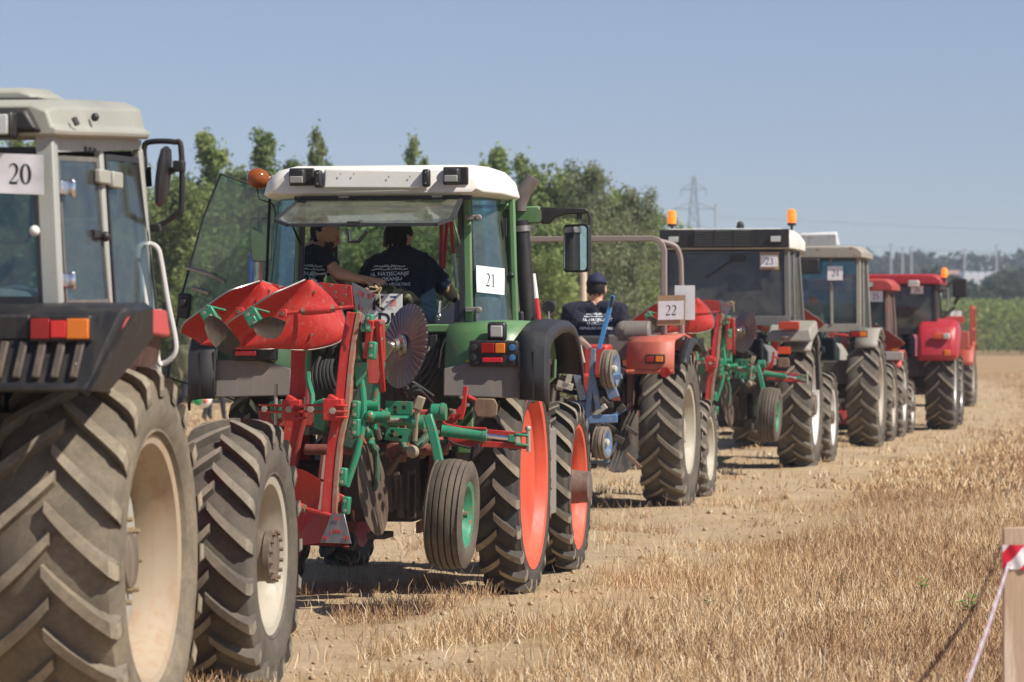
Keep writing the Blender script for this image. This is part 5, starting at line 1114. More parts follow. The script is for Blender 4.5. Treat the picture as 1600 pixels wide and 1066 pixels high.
    # brown block and red bracket below the fender
    mb = MB(); mb.loft([[P(x, y, l_) for x, y in ((741, 626), (748, 622), (773, 623), (778, 634), (776, 650), (768, 653), (745, 652), (739, 640))] for l_ in (-1.25, -.95)]); part('counterweight', mb, RUSTY, r, .008)
    mb = MB(); mb.plate([P(724, 604, -1.3), P(731, 604, -1.3), P(727, 640, -1.3), P(722, 656, -1.3), P(708, 656, -1.3), P(704, 650, -1.3), P(720, 632, -1.3)], (0, .03, 0)); mb.bar(P(730, 619, -1.28), P(744, 626, -1.2), .03, .02); o = part('side_bracket', mb, PLR, r, .004); bolts(o, [P(721, 621, -1.32), P(731, 633, -1.32), P(710, 645, -1.32)], .012)
    # clutter of links in the dark middle
    rn = random.Random(4)
    for i in range(26):
        x, y = rn.uniform(560, 690), rn.uniform(650, 740); l_ = rn.uniform(-1.5, -.9); a = P(x, y, l_); b = a+Vector((rn.uniform(-.14, .14), rn.uniform(-.1, .1), rn.uniform(-.16, .16))); mb = MB()
        if i % 2: mb.tube([a, b], rn.uniform(.012, .03), 8)
        else: mb.bar(a, b, rn.uniform(.03, .06), .02)
        part('link', mb, rn.choice([DKGR, PLD, paint('dull_green', (.02, .10, .06), .4, .5), EARTH]), r, .004)
    for i in range(12):
        x, y = rn.uniform(548, 600), rn.uniform(628, 690); a = P(x, y, -1.78+rn.uniform(-.05, .05)); mb = MB(); mb.tube([a, a+Vector((rn.uniform(-.03, .03), -.02, rn.uniform(-.06, .06)))], rn.uniform(.010, .02), 8); part('fitting', mb, rn.choice([PLG, BOLT, PLG, RUSTY]), r)
    for i in range(7):
        x = rn.uniform(590, 680); a = P(x, rn.uniform(725, 745), -.9); mb = MB(); mb.bar(a, P(x+rn.uniform(-8, 8), rn.uniform(780, 812), -.9), rn.uniform(.03, .06), .03); part('link', mb, DKGR, r, .004)
    for i in range(8):
        a = P(rn.uniform(590, 640), rn.uniform(590, 620), -1.2); b = P(rn.uniform(620, 680), rn.uniform(615, 640), -1.1); m_ = a.lerp(b, .5)+Vector((0, -.05, .06)); mb = MB(); mb.tube(smooth_pts([a, m_, b], 8), .012, 8); part('hose', mb, HOSE, r)
    for i in range(6):
        a = P(495+5*i, 560+rn.uniform(-5, 5), -1.0); b = P(492+7*i, 608, -1.05); m_ = a.lerp(b, .5)+Vector((-.04, -.05, 0)); mb = MB(); mb.tube([a*(1-t/9)**2+m_*2*(t/9)*(1-t/9)+b*(t/9)**2 for t in range(10)], .012, 8); part('hose', mb, HOSE, r)
    # twine tied to the slotted plate
    mb = MB(); mb.tube(smooth_pts([P(*q) for q in ((577, 448, -2.02), (590, 450, -2.03), (592, 452, -2.0), (586, 446, -2.03), (593, 460, -2.02), (594, 480, -2.02))], 14), .004, 5); mb.tube(smooth_pts([P(*q) for q in ((572, 450, -2.0), (584, 456, -2.03), (596, 449, -2.03), (590, 462, -2.03))], 10), .004, 5); part('twine', mb, plain('straw_twine', (.55, .42, .25), .9), r)
    return r
plough21()
# ================================================================ grey tractor with start number 20
T20 = Rig(-2.56, 14.29, .14); P20 = T20.P
GRW = paint('grey_cab_paint', (.36, .38, .36), .30, .45, dust=(.40, .34, .25), chips=.25, chipc=(.25, .17, .12)); BEIG = paint('beige_roof', (.33, .34, .295), .25, .45, dust=(.40, .34, .25)); REDP = paint('faded_red_paint', (.50, .045, .04), .3, .45, chips=.3)
def t20():
    r = T20.root('tractor'); tag(r, 'large tractor with pale grey cab and muddy cream-rimmed tyres, start number 20', 'tractor', 'tractors driving in line')
    chassis(r, dict(zR=.785, wb=2.75, zF=.63, track=.90, ftrack=.84, bonnet=1.6, by0=1.2, paint=REDP))
    tm = [RUBT, LUGT]; tf = [RUBG, LUGG]
    for s in (-1, 1):
        w_ = wheel(r, 'rear_wheel', (s*.87, 0, .785), 'T20R', lambda: tyre_mesh(.81, .54, .493, 20, tm, .036, .055, .92), lambda: rim_mesh(.54, .495, .045, [CREAMD, paint('grey_disc', (.36, .36, .33), .4, .6, chips=.4), HUBM], .12, .05, .05), s, bolts=(8, .17, .095, .05, .019, paint('brass_nut', (.30, .22, .12), .5, .5)))
        w_.rotation_euler = (radians(9), 0, 0)
        w_ = wheel(r, 'front_wheel', (s*.84, 2.75, .63), 'T20F', lambda: tyre_mesh(.672, .40, .363, 19, tf, .042, .05, .95), lambda: rim_mesh(.40, .363, .035, [CREAM, CREAMD, HUBM], .14, .05, .02), s,
              hub=([(-.02, .135), (.10, .125), (.15, .125), (.155, .135), (.185, .135), (.19, .11), (.195, 0)], HUBM))
        if s > 0:
            for i in range(14): mb = MB(); t = 2*pi*i/14; mb.lathe([(0, 0), (0, .011), (.018, .011), (.018, 0)], (.188, .118*sin(t), .118*cos(t)), (1, 0, 0), 6); part('hub_bolt', mb, RUSTY, w_)
    # black rear mudguard with ribs, red inner part
    for s in (-1, 1):
        mb = MB(); G = []
        for y, z, x1 in ((-.97, 1.50, 1.085), (-.93, 1.53, 1.10), (-.86, 1.66, 1.135), (-.79, 1.79, 1.18), (-.72, 1.815, 1.20), (-.45, 1.83, 1.20)): G.append([(s*.42, y, z), (s*.80, y, z), (s*(x1-.02), y, z), (s*x1, y+.02, z-.02)])
        mb.grid(G); f = part('mudguard', mb, BLKP, r, solid=.02, ang=50)
        mb = MB(); mb.plate([(s*1.085, -.97, 1.50), (s*1.2, -.72, 1.80), (s*1.2, -.45, 1.815), (s*1.2, -.45, 1.70), (s*1.11, -.80, 1.49)], (s*.015, 0, 0)); part('mudguard_cheek', mb, BLKP, f)
        for i in range(8):
            x = .50+.075*i; mb = MB(); mb.bar((s*x, -.95, 1.545), (s*(x+.012), -.875, 1.685), .032, .022, up=(0, -1, .4)); part('rib', mb, paint('scuffed_black', (.04, .038, .037), .42, .6, dust=(.32, .22, .14)), f, .006)
        mb = MB(); mb.hexa([(s*.84, -.42, 1.72), (s*1.085, -.42, 1.735), (s*1.085, .38, 1.70), (s*.84, .40, 1.70), (s*.84, -.42, 1.835), (s*1.07, -.42, 1.828), (s*1.07, .38, 1.815), (s*.84, .40, 1.82)]); g = part('fender', mb, REDP, r, .012)
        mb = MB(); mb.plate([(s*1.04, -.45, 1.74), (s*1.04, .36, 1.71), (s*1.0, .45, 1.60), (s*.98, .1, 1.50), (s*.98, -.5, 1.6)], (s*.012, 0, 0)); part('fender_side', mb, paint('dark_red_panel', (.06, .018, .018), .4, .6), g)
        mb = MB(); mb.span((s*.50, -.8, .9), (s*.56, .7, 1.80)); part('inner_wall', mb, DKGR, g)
    b = lamp_box(r, 'tail_lamp', (.955, -.835, 1.735), (.245, .10, .105), BLKP, [(-.075, 0, .075, .078, LENSR, 'red_lens'), (-.002, -.002, .062, .066, plain('bright_red_lens', (.68, .03, .03), .15), 'brake_lens'), (.073, 0, .085, .078, LENSO, 'orange_lens')], .01)
    mb = MB(); mb.span((.42, -.86, 1.69), (.83, -.80, 1.79)); part('lamp_housing', mb, BLKP, r, .01)
    mb = MB(); mb.ball((1.03, -.93, 1.60), .006, 8, 6); part('screw', mb, STEEL, r)
    # cab frame
    zb, zt = 1.80, 2.50
    def pil(a, b, w_, d_, nm='cab_pillar', m=GRW): mb = MB(); mb.bar(a, b, w_, d_, up=(0, 1, 0)); return part(nm, mb, m, r, .008)
    for s in (-1, 1):
        pil((s*.815, -.46, zb-.08), (s*.775, -.44, zt+.02), .075, .07); pil((s*.835, .33, zb-.08), (s*.795, .29, zt+.02), .03, .055); pil((s*.845, 1.16, 1.35), (s*.80, .93, zt+.02), .04, .06)
        mb = MB(); mb.bar((s*.77, -.44, zb-.02), (s*.835, 1.15, zb-.02), .05, .09); part('side_sill', mb, GRW, r, .006)
        mb = MB(); mb.plate([(s*.79, -.40, 2.44), (s*.80, .93, 2.52), (s*.80, .93, 2.56), (s*.79, -.40, 2.55)], (s*.02, 0, 0)); part('side_header', mb, GRW, r)
        pane(r, [(s*.825, -.33, zb+.04), (s*.84, .27, zb+.05), (s*.80, .22, 2.44), (s*.79, -.33, 2.42)], GLASSC, frame=paint('grey_seal', (.10, .11, .11), .4, .6), fw=.02, name='side_window')
        pane(r, [(s*.84, .40, zb-.05), (s*.85, 1.10, zb-.05), (s*.805, .90, 2.47), (s*.80, .37, 2.46)], GLASSC, frame=BLKR, fw=.024, name='door')
    for z in (2.30, 1.93): mb = MB(); mb.box((.822, -.34, z), (.03, .13, .055)); mb.tube([(.845, -.29, z-.035), (.845, -.29, z+.035)], .012, 8); part('hinge', mb, CHROME, r, .006)
    mb = MB(); mb.box((.825, .25, 2.37), (.03, .17, .06)); mb.box((.83, .44, 2.365), (.03, .16, .07)); part('hinge', mb, BEIG, r, .008)
    for i in range(3): mb = MB(); mb.box((.812, .02+.07*i, 2.475), (.012, .035, .02)); part('vent_slot', mb, BLKP, r)
    # black catch on the quarter window
    mb = MB(); mb.box((.82, .15, 2.13), (.03, .12, .03)); mb.ball((.845, .22, 2.12), .022); part('window_latch', mb, BLKP, r)
    mb = MB(); mb.bar((-.8, -.46, zb-.03), (.8, -.46, zb-.03), .08, .13); part('rear_sill', mb, GRW, r, .006)
    f = pane(r, [(-.75, -.475, 1.86), (.775, -.475, 1.845), (.74, -.46, 2.44), (-.72, -.46, 2.44)], GLASSB, frame=BLKR, fw=.035, name='rear_window')
    pane(r, [(-.78, 1.14, 1.85), (.78, 1.14, 1.85), (.76, .95, 2.5), (-.76, .95, 2.5)], GLASS, name='windscreen')
    mb = MB(); mb.span((-.8, -.5, 1.35), (.8, 1.15, 1.40)); part('cab_floor', mb, DKGR, r)
    # roof: main shell with rear recess, upper lid, work lamp
    mb = MB(); S = []
    for y, hw, z0, z1, zc in ((-.50, .83, 2.50, 2.60, 2.625), (-.40, .86, 2.50, 2.62, 2.65), (.2, .875, 2.53, 2.65, 2.69), (.85, .87, 2.56, 2.69, 2.72), (1.05, .80, 2.58, 2.66, 2.68)):
        S.append([(-hw, y, z0), (hw, y, z0), (hw+.01, y, z0+.03), (hw-.015, y, z0+.04), (hw-.035, y, z1), (hw-.10, y, zc), (-hw+.10, y, zc), (-hw+.035, y, z1), (-hw+.015, y, z0+.04), (-hw-.01, y, z0+.03)])
    mb.loft(S); rf = part('roof', mb, BEIG, r, .01, ang=40)
    mb = MB(); mb.hexa([(-.6, -.54, 2.525), (.76, -.54, 2.525), (.78, -.49, 2.51), (-.6, -.49, 2.51), (-.6, -.53, 2.60), (.71, -.53, 2.60), (.73, -.48, 2.62), (-.6, -.48, 2.62)]); part('light_recess', mb, BLKP, rf, .01)
    mb = MB(); mb.box((.55, -.55, 2.54), (.27, .10, .105)); wl = part('work_light', mb, BLKP, r, .014); mb = MB(); mb.box((.55, -.605, 2.54), (.235, .014, .08)); part('lens', mb, LENSC, wl, .006)
    mb = MB(); S = []
    for y, hw, z0, z1 in ((-.33, .68, 2.655, 2.69), (-.30, .70, 2.655, 2.705), (.0, .71, 2.67, 2.72), (.5, .6, 2.69, 2.73)): S.append([(-hw, y, z0), (hw, y, z0), (hw, y, z0+.02), (hw-.05, y, z1), (-hw+.05, y, z1), (-hw, y, z0+.02)])
    mb.loft(S); lid = part('roof_hatch', mb, BEIG, r, .008); mb = MB(); mb.span((.42, -.35, 2.645), (.72, .1, 2.662)); part('seal', mb, BLKR, lid)
    mb = MB(); mb.ball((.872, -.05, 2.60), .018, 10, 6); mb.tube([(.865, -.35, 2.58), (.88, -.35, 2.55)], .012, 6); part('plug', mb, BLKP, r)
    # mirror bracket of black tube
    mb = MB(); a = P20(218, 268, 1.15); P_ = [P20(218, 262, 1.15), P20(226, 260, 1.15), P20(225, 232, 1.15), P20(234, 222, 1.15), P20(272, 222, 1.15), P20(283, 232, 1.15), P20(284, 320, 1.15), P20(277, 334, 1.15), P20(250, 352, 1.15), P20(232, 356, 1.15)]
    mb.tube(smooth_pts(P_, 40), .013, 10); arm = part('mirror_arm', mb, BLKP, r)
    mb = MB(); mb.tube([P20(226, 262, 1.15), P20(228, 292, 1.15)], .028, 10); part('damper', mb, BLKP, arm)
    for q_, d_ in ((P20(218, 265, 1.12), (.05, .05, .12)), (P20(236, 356, 1.12), (.09, .04, .035)), (P20(280, 260, 1.15), (.05, .05, .05))): mb = MB(); mb.box(q_, d_); part('bracket', mb, BLKP, arm, .006)
    mb = MB(); c = P20(255, 276, 1.15); S = []
    ax = Vector((.10, .05, 1)).normalized(); out = Vector((1, .35, -.08)).normalized()
    for t, k in ((-.135, .2), (-.12, .7), (-.06, .97), (0, 1), (.06, .97), (.12, .7), (.135, .2)): S.append([c+ax*t*1.0+Vector((cos(q)*.028*k, 0, 0))+Vector((0, sin(q)*.09*k, 0)) for q in [2*pi*i/14 for i in range(14)]])
    mb.loft(S); mb.tube([c, P20(280, 260, 1.15)], .014, 8); part('mirror_housing', mb, BLKP, arm)
    # pale grab rail beside the door and step tube
    mb = MB(); mb.tube(smooth_pts([P20(*q) for q in ((215, 405, .9), (219, 385, .95), (232, 381, 1.0), (246, 388, 1.0), (252, 410, 1.0), (262, 470, 1.0), (274, 530, 1.0), (273, 552, 1.0), (262, 565, 1.0), (252, 569, 1.0))], 30), .012, 8); part('grab_rail', mb, paint('pale_rail', (.62, .62, .60), .2, .4), r)
    mb = MB(); mb.tube(smooth_pts([P20(*q) for q in ((215, 410, .9), (222, 440, .9), (235, 510, .9), (246, 560, .9), (252, 572, .9))], 12), .011, 8); part('grab_rail', mb, paint('pale_rail', (.62, .62, .60), .2, .4), r)
    mb = MB(); mb.box(P20(262, 488, 1.2), (.04, .04, .10)); part('indicator', mb, BLKP, r, .01)
    # inside: seat, control box, wiper knob, steering
    seat(r, .05, .1, 1.62); steering(r, .1, .72, 1.93); mb = MB(); mb.span((.38, -.3, 1.6), (.72, .25, 1.90)); part('side_console', mb, paint('grey_console', (.12, .13, .14), .3, .5), r, .05)
    mb = MB(); mb.ball(P20(25, 468, -.1), (.09, .08, .06)); part('headrest', mb, paint('grey_console', (.12, .13, .14), .3, .5), r)
    mb = MB(); mb.ball(P20(54, 361, -.53), .022); k = part('window_knob', mb, plain('white_knob', (.75, .75, .72), .4), r)
    mb = MB(); mb.tube(smooth_pts([P20(*q) for q in ((0, 379, -.44), (35, 379, -.44), (46, 370, -.44), (49, 330, -.44), (50, 308, -.44), (62, 306, -.44))], 18), .008, 8); part('wiper_arm', mb, BLKP, r)
    mb = MB(); mb.box(P20(118, 300, .5), (.16, .1, .22)); mb.tube([P20(185, 345, .8), P20(190, 300, .8)], .012, 8); part('sun_visor', mb, BLKP, r, .02)
    mb = MB(); mb.tube([(0.3, 1.1, 1.35), (.3, 1.15, 1.8)], .1, 10); part('dashboard', mb, BLKP, r)
    return r
TR20 = t20()
c_ = P20(31, 272, -.51); number_sheet('number_sheet', '20', c_, (1, 0, -.04), (-.0, .0, 1), .20, .158, .083, 'white sheet reading 20 in the rear window of the grey cab', curl=1.0)
# rods leaning between the standing people and the grey tractor are left to the green cab; copies of things
def kids(o): return [c for c in bpy.data.objects if c.parent == o]
def copy_tree(o, parent=None):
    c = o.copy(); COL.objects.link(c)
    if parent: c.parent = parent
    for ch in kids(o): copy_tree(ch, c)
    return c

# ================================================================ tractor 22: open, with roll bar
T22 = Rig(.83, 34.5, .20); P22 = T22.P
REDO = paint('sunfaded_red', (.50, .09, .055), .5, .5, dust=(.45, .30, .2), chips=.45, chipc=(.3, .14, .09))
def open_tractor(name, rig, c):
    r = rig.root(name); t, zR, zF, wb = c['track'], c['zR'], c['zF'], c['wb']; chassis(r, c)
    for s in (-1, 1):
        wheel(r, 'rear_wheel', (s*t, 0, zR), c['key']+'R', lambda: tyre_mesh(c['RR'], c['WR'], c['rr'], 21, c['rub'], .04, .048, .95), lambda: rim_mesh(c['WR'], c['rr'], .06, [c['rim'], c['rimd'], c['rimd']], .12, .05, .03), s, bolts=(8, .15, .09, .05, .016, RUSTY))
        wheel(r, 'front_wheel', (s*c['ftrack'], wb, zF), c['key']+'F', lambda: tyre_mesh(c['RF'], c['WF'], c['rf'], 18, c['rub'], .032, .04), lambda: rim_mesh(c['WF'], c['rf'], -.02, [c['rim'], c['rimd'], HUBM], .09, .07), s)
    seat(r, 0, c['sy'], c['sz']); steering(r, 0, c['sy']+.62, c['sz']+.42); mb = MB(); mb.span((-.2, c['sy']+.75, c['sz']-.2), (.2, c['sy']+.98, c['sz']+.28)); part('dashboard', mb, BLKP, r, .03)
    mb = MB(); mb.span((-.5, -.1, c['sz']-.45), (.5, 1.0, c['sz']-.40)); part('platform', mb, DKGR, r)
    return r
def t22():
    r = open_tractor('tractor', T22, dict(zR=.76, zF=.50, wb=2.15, track=.76, ftrack=.72, RR=.785, WR=.44, rr=.42, RF=.53, WF=.30, rf=.32, bonnet=1.52, by0=.85, paint=REDO, key='T22', rub=[RUBG, LUGG], rim=CREAM, rimd=CREAM, sy=.12, sz=1.22))
    tag(r, 'open red tractor with a grey roll bar, start number 22', 'tractor', 'tractors driving in line')
    for s in (-1, 1):
        G = []
        for y, z in ((-.80, 1.33), (-.80, 1.42), (-.76, 1.62), (-.70, 1.655), (-.1, 1.70), (.35, 1.66), (.5, 1.5)): G.append([(s*.45, y, z), (s*.70, y-.005, z+.003), (s*.92, y, z)])
        mb = MB(); mb.grid(G); f = part('fender', mb, REDO, r, solid=.025, ang=45, bev=0)
        mb = MB(); mb.tube([(s*.45, -.81, 1.34), (s*.92, -.81, 1.34)], .022, 10); part('rolled_edge', mb, REDO, f)
        fender_arch(f, s, .92, 1.02, .90, .76, 48, 120, BLKR, .02, 'fender_extension', .05)
        lamp_box(f, 'tail_lamp', (s*.74, -.83, 1.465), (.19, .05, .09), BLKP, [(-s*.045, 0, .07, .055, LENSR, 'red_lens'), (s*.045, 0, .07, .055, LENSO, 'orange_lens')])
        mb = MB(); mb.lathe([(0, 0), (0, .05), (.02, .05), (.02, .035), (.022, 0)], (s*.84, -.83, 1.335), (0, -1, 0), 18); part('round_reflector', mb, LENSR, f)
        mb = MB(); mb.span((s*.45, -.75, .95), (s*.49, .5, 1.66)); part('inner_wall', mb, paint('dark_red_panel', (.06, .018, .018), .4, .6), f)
    ROP = paint('roll_bar_grey', (.25, .21, .20), .35, .5)
    for y, x, zt in ((-.28, .70, 2.66), (-.10, .80, 2.63)):
        for s in (-1, 1):
            pass
    mb = MB(); q = lambda s, z: (s, -.25, z)
    def hoop(x, y, zt, z0, rr_=.12):
        P = [(-x, y, z0), (-x, y, zt-rr_)]+[(-x+rr_-rr_*cos(a), y, zt-rr_+rr_*sin(a)) for a in (radians(30), radians(60), radians(90))]+[(x-rr_+rr_*sin(a), y, zt-rr_+rr_*cos(a)) for a in (0, radians(30), radians(60))]+[(x, y, zt-rr_), (x, y, z0)]
        return curve_bar([Vector(p) for p in P], .055, .06)
    rb = part('roll_bar', hoop(.735, -.25, 2.65, 1.5), ROP, r, .008)
    for s in (-1, 1):
        P = [Vector((s*.70, -.25, 2.62)), Vector((s*.83, -.20, 2.58)), Vector((s*.88, -.17, 2.48)), Vector((s*.89, -.15, 2.3)), Vector((s*.89, -.1, 1.65))]
        mb = MB(); mb.tube(smooth_pts(P, 16), .028, 8); part('side_brace', mb, ROP, rb)
    mb = MB(); mb.tube([(.35, -.35, 1.72), (.62, -.35, 1.72)], .12, 14); mb.ball((.35, -.35, 1.72), (.1, .12, .12)); mb.span((.2, -.45, 1.45), (.7, -.2, 1.7)); part('tool_box', mb, paint('grey_box', (.16, .15, .14), .4, .6), r, .03)
    return r
TR22 = t22()
c_ = P22(1048.5, 485, -.36); s22 = number_sheet('number_sheet', '22', c_, (1, 0, .02), (.02, 0, 1), .255, .185, .10, 'white sheet reading 22 on brown card, hung on the roll bar', card=.055)
mb = MB(); c_ = P22(1070, 473, -.28); a, b = .10, .17; U, V = Vector((1, 0, 0)), Vector((0, 0, 1)); mb.plate([c_-U*a-V*b, c_+U*a-V*b, c_+U*a+V*b, c_-U*a+V*b], (0, .004, 0))
tag(part('blank_sheet', mb, PAPER), 'blank white board behind the sheet numbered 22', 'board'); bpy.data.objects['blank_sheet'].location = (0, 0, 0)
for nm in ('blank_sheet',):
    o = bpy.data.objects[nm]; o.location = (T22.X, T22.Y, 0); o.rotation_euler = (0, 0, -T22.a)
# the sheet meshes above were given in tractor coordinates: put them on their tractors
for o in [x for x in bpy.data.objects if x.name.split('.')[0] == 'number_sheet']:
    k = kids(o)[0]['dummy'] if False else None
def seat_on(o, rig): o.location = (rig.X, rig.Y, 0); o.rotation_euler = (0, 0, -rig.a)
ns = [x for x in bpy.data.objects if x.name.split('.')[0] == 'number_sheet']; ns.sort(key=lambda o: o.name)
seat_on(ns[0], T21); seat_on(ns[1], T20); seat_on(ns[2], T22)
# blue plough behind tractor 22
BLU = paint('plough_blue', (.04, .15, .34), .6, .5, dust=(.36, .30, .22), chips=.8, chipc=(.32, .28, .22)); RED2 = paint('red_box_paint', (.55, .035, .03), .25, .45, chips=.3); PALE = paint('pale_primer', (.50, .47, .40), .4, .6)
def plough22():
    r = T22.root('plough'); P = P22; tag(r, 'small blue plough with two little wheels behind the open red tractor', 'plough', 'ploughs carried behind the tractors')
    mb = MB(); mb.bar(P(958, 462, -1.3), P(936, 545, -1.3), .04, .04, up=(0, 1, 0)); b = part('upright_rod', mb, plain('bright_blue', (.06, .26, .60), .4), r, .004); mb = MB(); mb.tube([P(958, 463, -1.31), P(954, 480, -1.31)], .018, 8); part('grip', mb, BLKP, b)
    for a, b_, w_ in (((928, 545), (918, 660), .05), ((918, 655), (905, 720), .05), ((895, 560), (912, 625), .07), ((925, 580), (935, 640), .05)):
        mb = MB(); mb.bar(P(*a, -1.3), P(*b_, -1.3), w_, .06, up=(0, 1, 0)); part('strut', mb, BLU, r, .005)
    mb = MB(); mb.bar(P(908, 656, -1.3), P(965, 654, -1.25), .08, .08); mb.bar(P(892, 633, -1.2), P(915, 636, -1.2), .09, .09); part('cross_bar', mb, BLU, r, .008)
    mb = MB(); mb.bar(P(906, 535, -1.1), P(886, 600, -1.1), .05, .05, up=(0, 1, 0)); mb.bar(P(902, 570, -1.12), P(895, 540, -1.12), .16, .04, up=(0, 1, 0)); part('pale_frame', mb, PALE, r, .006)
    mb = MB(); mb.span(P(910, 590, -1.0), P(958, 538, -.7)); mb.box(P(918, 600, -1.0), (.14, .1, .2)); part('red_housing', mb, RED2, r, .03)
    mb = MB(); mb.bar(P(885, 520, -1.3), P(915, 538, -1.3), .07, .05); mb.bar(P(905, 528, -1.3), P(922, 545, -1.3), .06, .05); part('seat_lever', mb, paint('brownish_pink', (.33, .20, .17), .5, .6), r, .01)
    for x, y, R, yw in ((953, 577, .19, -.10), (941, 692, .16, -.12)):
        w_ = empty('wheel', P(x, y, -1.35), yw, r); part('tyre', rib_tyre_mesh(R, .12, R-.06, 2, [rubber('dusty_small', (.09, .08, .07), (.28, .22, .16), .7)]), None, w_)
        part('rim', rim_mesh(.12, R-.06, .02, [BLU, BLU, PALE], .04, .06, -.02), None, w_)
    mb = MB(); mb.bar(P(952, 600, -1.35), P(960, 622, -1.35), .10, .05, up=(0, 1, 0)); mb.bar(P(948, 592, -1.38), P(972, 588, -1.38), .05, .05); part('wheel_bracket', mb, BLU, r, .006)
    rn = random.Random(8)
    for i in range(26):
        a = P(rn.uniform(890, 985), rn.uniform(590, 730), rn.uniform(-1.2, -.7)); b_ = a+Vector((rn.uniform(-.15, .15), 0, rn.uniform(-.2, .2))); mb = MB(); mb.bar(a, b_, rn.uniform(.03, .07), .04, up=(0, 1, 0)); part('link', mb, rn.choice([DKGR, EARTH, BLU, RUSTY, DKGR, PALE]), r, .004)
    for i in range(3):
        mb = board(P, [(965+6*i, 690, -1.0), (975+6*i, 660, -1.0), (985+6*i, 640, -.95)], [(950+6*i, 735, -1.1), (965+6*i, 738, -1.1), (985+6*i, 715, -1.0)], .06, 8, 5); part('mouldboard', mb, DKGR, r)
    mb = MB(); mb.ball(P(906, 722, -1.3), (.05, .05, .10)); part('share_tip', mb, EARTH, r)
plough22()
# ================================================================ tractors 23 to 27
T23 = Rig(2.8, 44.3, .20); T24 = Rig(4.5, 52.3, .20); T25 = Rig(5.65, 57.6, .20); T26 = Rig(6.75, 61.5, .19); T27 = Rig(9.75, 80.3, .20)
GRD = paint('grey_dark_frame', (.14, .15, .15), .3, .5); GRF = paint('beige_grey_fender', (.28, .28, .25), .5, .55)
r = cab_tractor('tractor', T23, dict(zR=.80, zF=.58, wb=2.6, track=.89, ftrack=.88, RR=.83, WR=.46, rr=.49, RF=.62, WF=.36, rf=.36, bonnet=1.6, by0=1.1, paint=GRD, key='T23', rub=[RUBG, LUGG], rim=plain('white_rim', (.6, .6, .58), .5), rimd=plain('white_rim', (.6, .6, .58), .5), disc=.10,
    cw=.80, tw=.97, zc0=1.3, zw=1.90, zr=2.78, y0=-.5, y1=1.05, cabm=GRD, pillar=GRD, glass=GLASSD, fender=GRF, fa0=50, fa1=125, lamp=None, roof=dict(mat=paint('white_roof_23', (.66, .66, .62), .25, .5), h=.27, over=.08, side=.06, grille=True, lights=(-.64, .66)), beacons=((-.72, -.25), (.83, -.35))))
tag(r, 'cab tractor with two lit amber beacons and a black roof grille, start number 23', 'tractor', 'tractors driving in line')
for s in (-1, 1):
    mb = MB(); mb.hexa([(s*.55, -.86, 1.60), (s*1.16, -.86, 1.60), (s*1.18, -.4, 1.72), (s*.55, -.4, 1.72), (s*.60, -.82, 1.74), (s*1.12, -.82, 1.78), (s*1.15, -.3, 1.88), (s*.55, -.3, 1.88)]); f = part('fender_cover', mb, GRF, r, .03)
    mb = MB(); mb.box((s*.86, -.86, 1.81), (.26, .08, .10)); part('tail_lamp', mb, plain('tail_red', (.50, .06, .03), .2), r, .01); mb = MB(); mb.box((s*.80, -.88, 1.50), (.16, .03, .09)); part('reflector', mb, plain('reflector_red', (.75, .09, .03), .3), r)
    mb = MB(); mb.ball((s*.80, -.85, 1.67), (.07, .03, .03)); part('round_cap', mb, STEEL, r)
    mb = MB(); mb.bar((s*1.13, -.35, 1.75), (s*1.15, -.2, 1.0), .05, .05); part('mudflap_bar', mb, BLKP, r)
mb = MB(); mb.tube([(.1, .2, 3.05), (.1, .2, 3.10)], .05, 10); mb.ball((.1, .2, 3.11), .045); part('roof_knob', mb, BLKP, r)
mb = MB(); mb.tube([(-.25, -.53, 2.42), (.12, -.53, 2.66)], .01, 6); mb.box((.16, -.535, 2.67), (.18, .03, .08)); part('wiper', mb, BLKP, r)
GRT = paint('beige_weathered', (.31, .31, .28), .5, .6, chips=.6, chipc=(.25, .12, .07))
r = cab_tractor('tractor', T24, dict(zR=.84, zF=.62, wb=2.6, track=.87, ftrack=.88, RR=.87, WR=.48, rr=.50, RF=.65, WF=.36, rf=.37, bonnet=1.6, by0=1.1, paint=GRT, key='T24', rub=[RUBG, LUGG], rim=CREAM, cw=.80, tw=.98, zc0=1.3, zw=1.82, zr=2.84, y0=-.5, y1=1.05, cabm=GRT, pillar=GRT,
    glass=GLASSB, fender=GRT, fa0=45, fa1=125, lamp=(.82, -.72, 1.70), roof=dict(mat=GRT, h=.19, over=.12, side=.07)))
tag(r, 'weathered beige cab tractor with a raised white roof hatch, start number 24', 'tractor', 'tractors driving in line')
mb = MB(); mb.hexa([(-.15, .0, 3.03), (.42, .0, 3.03), (.42, .5, 3.05), (-.15, .5, 3.05), (-.15, -.05, 3.20), (.42, -.05, 3.22), (.42, -.0, 3.25), (-.15, .0, 3.23)]); part('roof_hatch', mb, paint('white_rusty', (.66, .67, .68), .3, .5, chips=.5, chipc=(.35, .2, .13)), r, .02)
mb = MB(); mb.bar((.40, -.52, 1.85), (.38, -.48, 2.82), .035, .04, up=(0, 1, 0)); part('corner_pillar', mb, GRT, r)
mb = MB(); mb.box((0.05, -.6, 2.72), (.35, .1, .22)); part('dark_visor', mb, BLKP, r, .02)
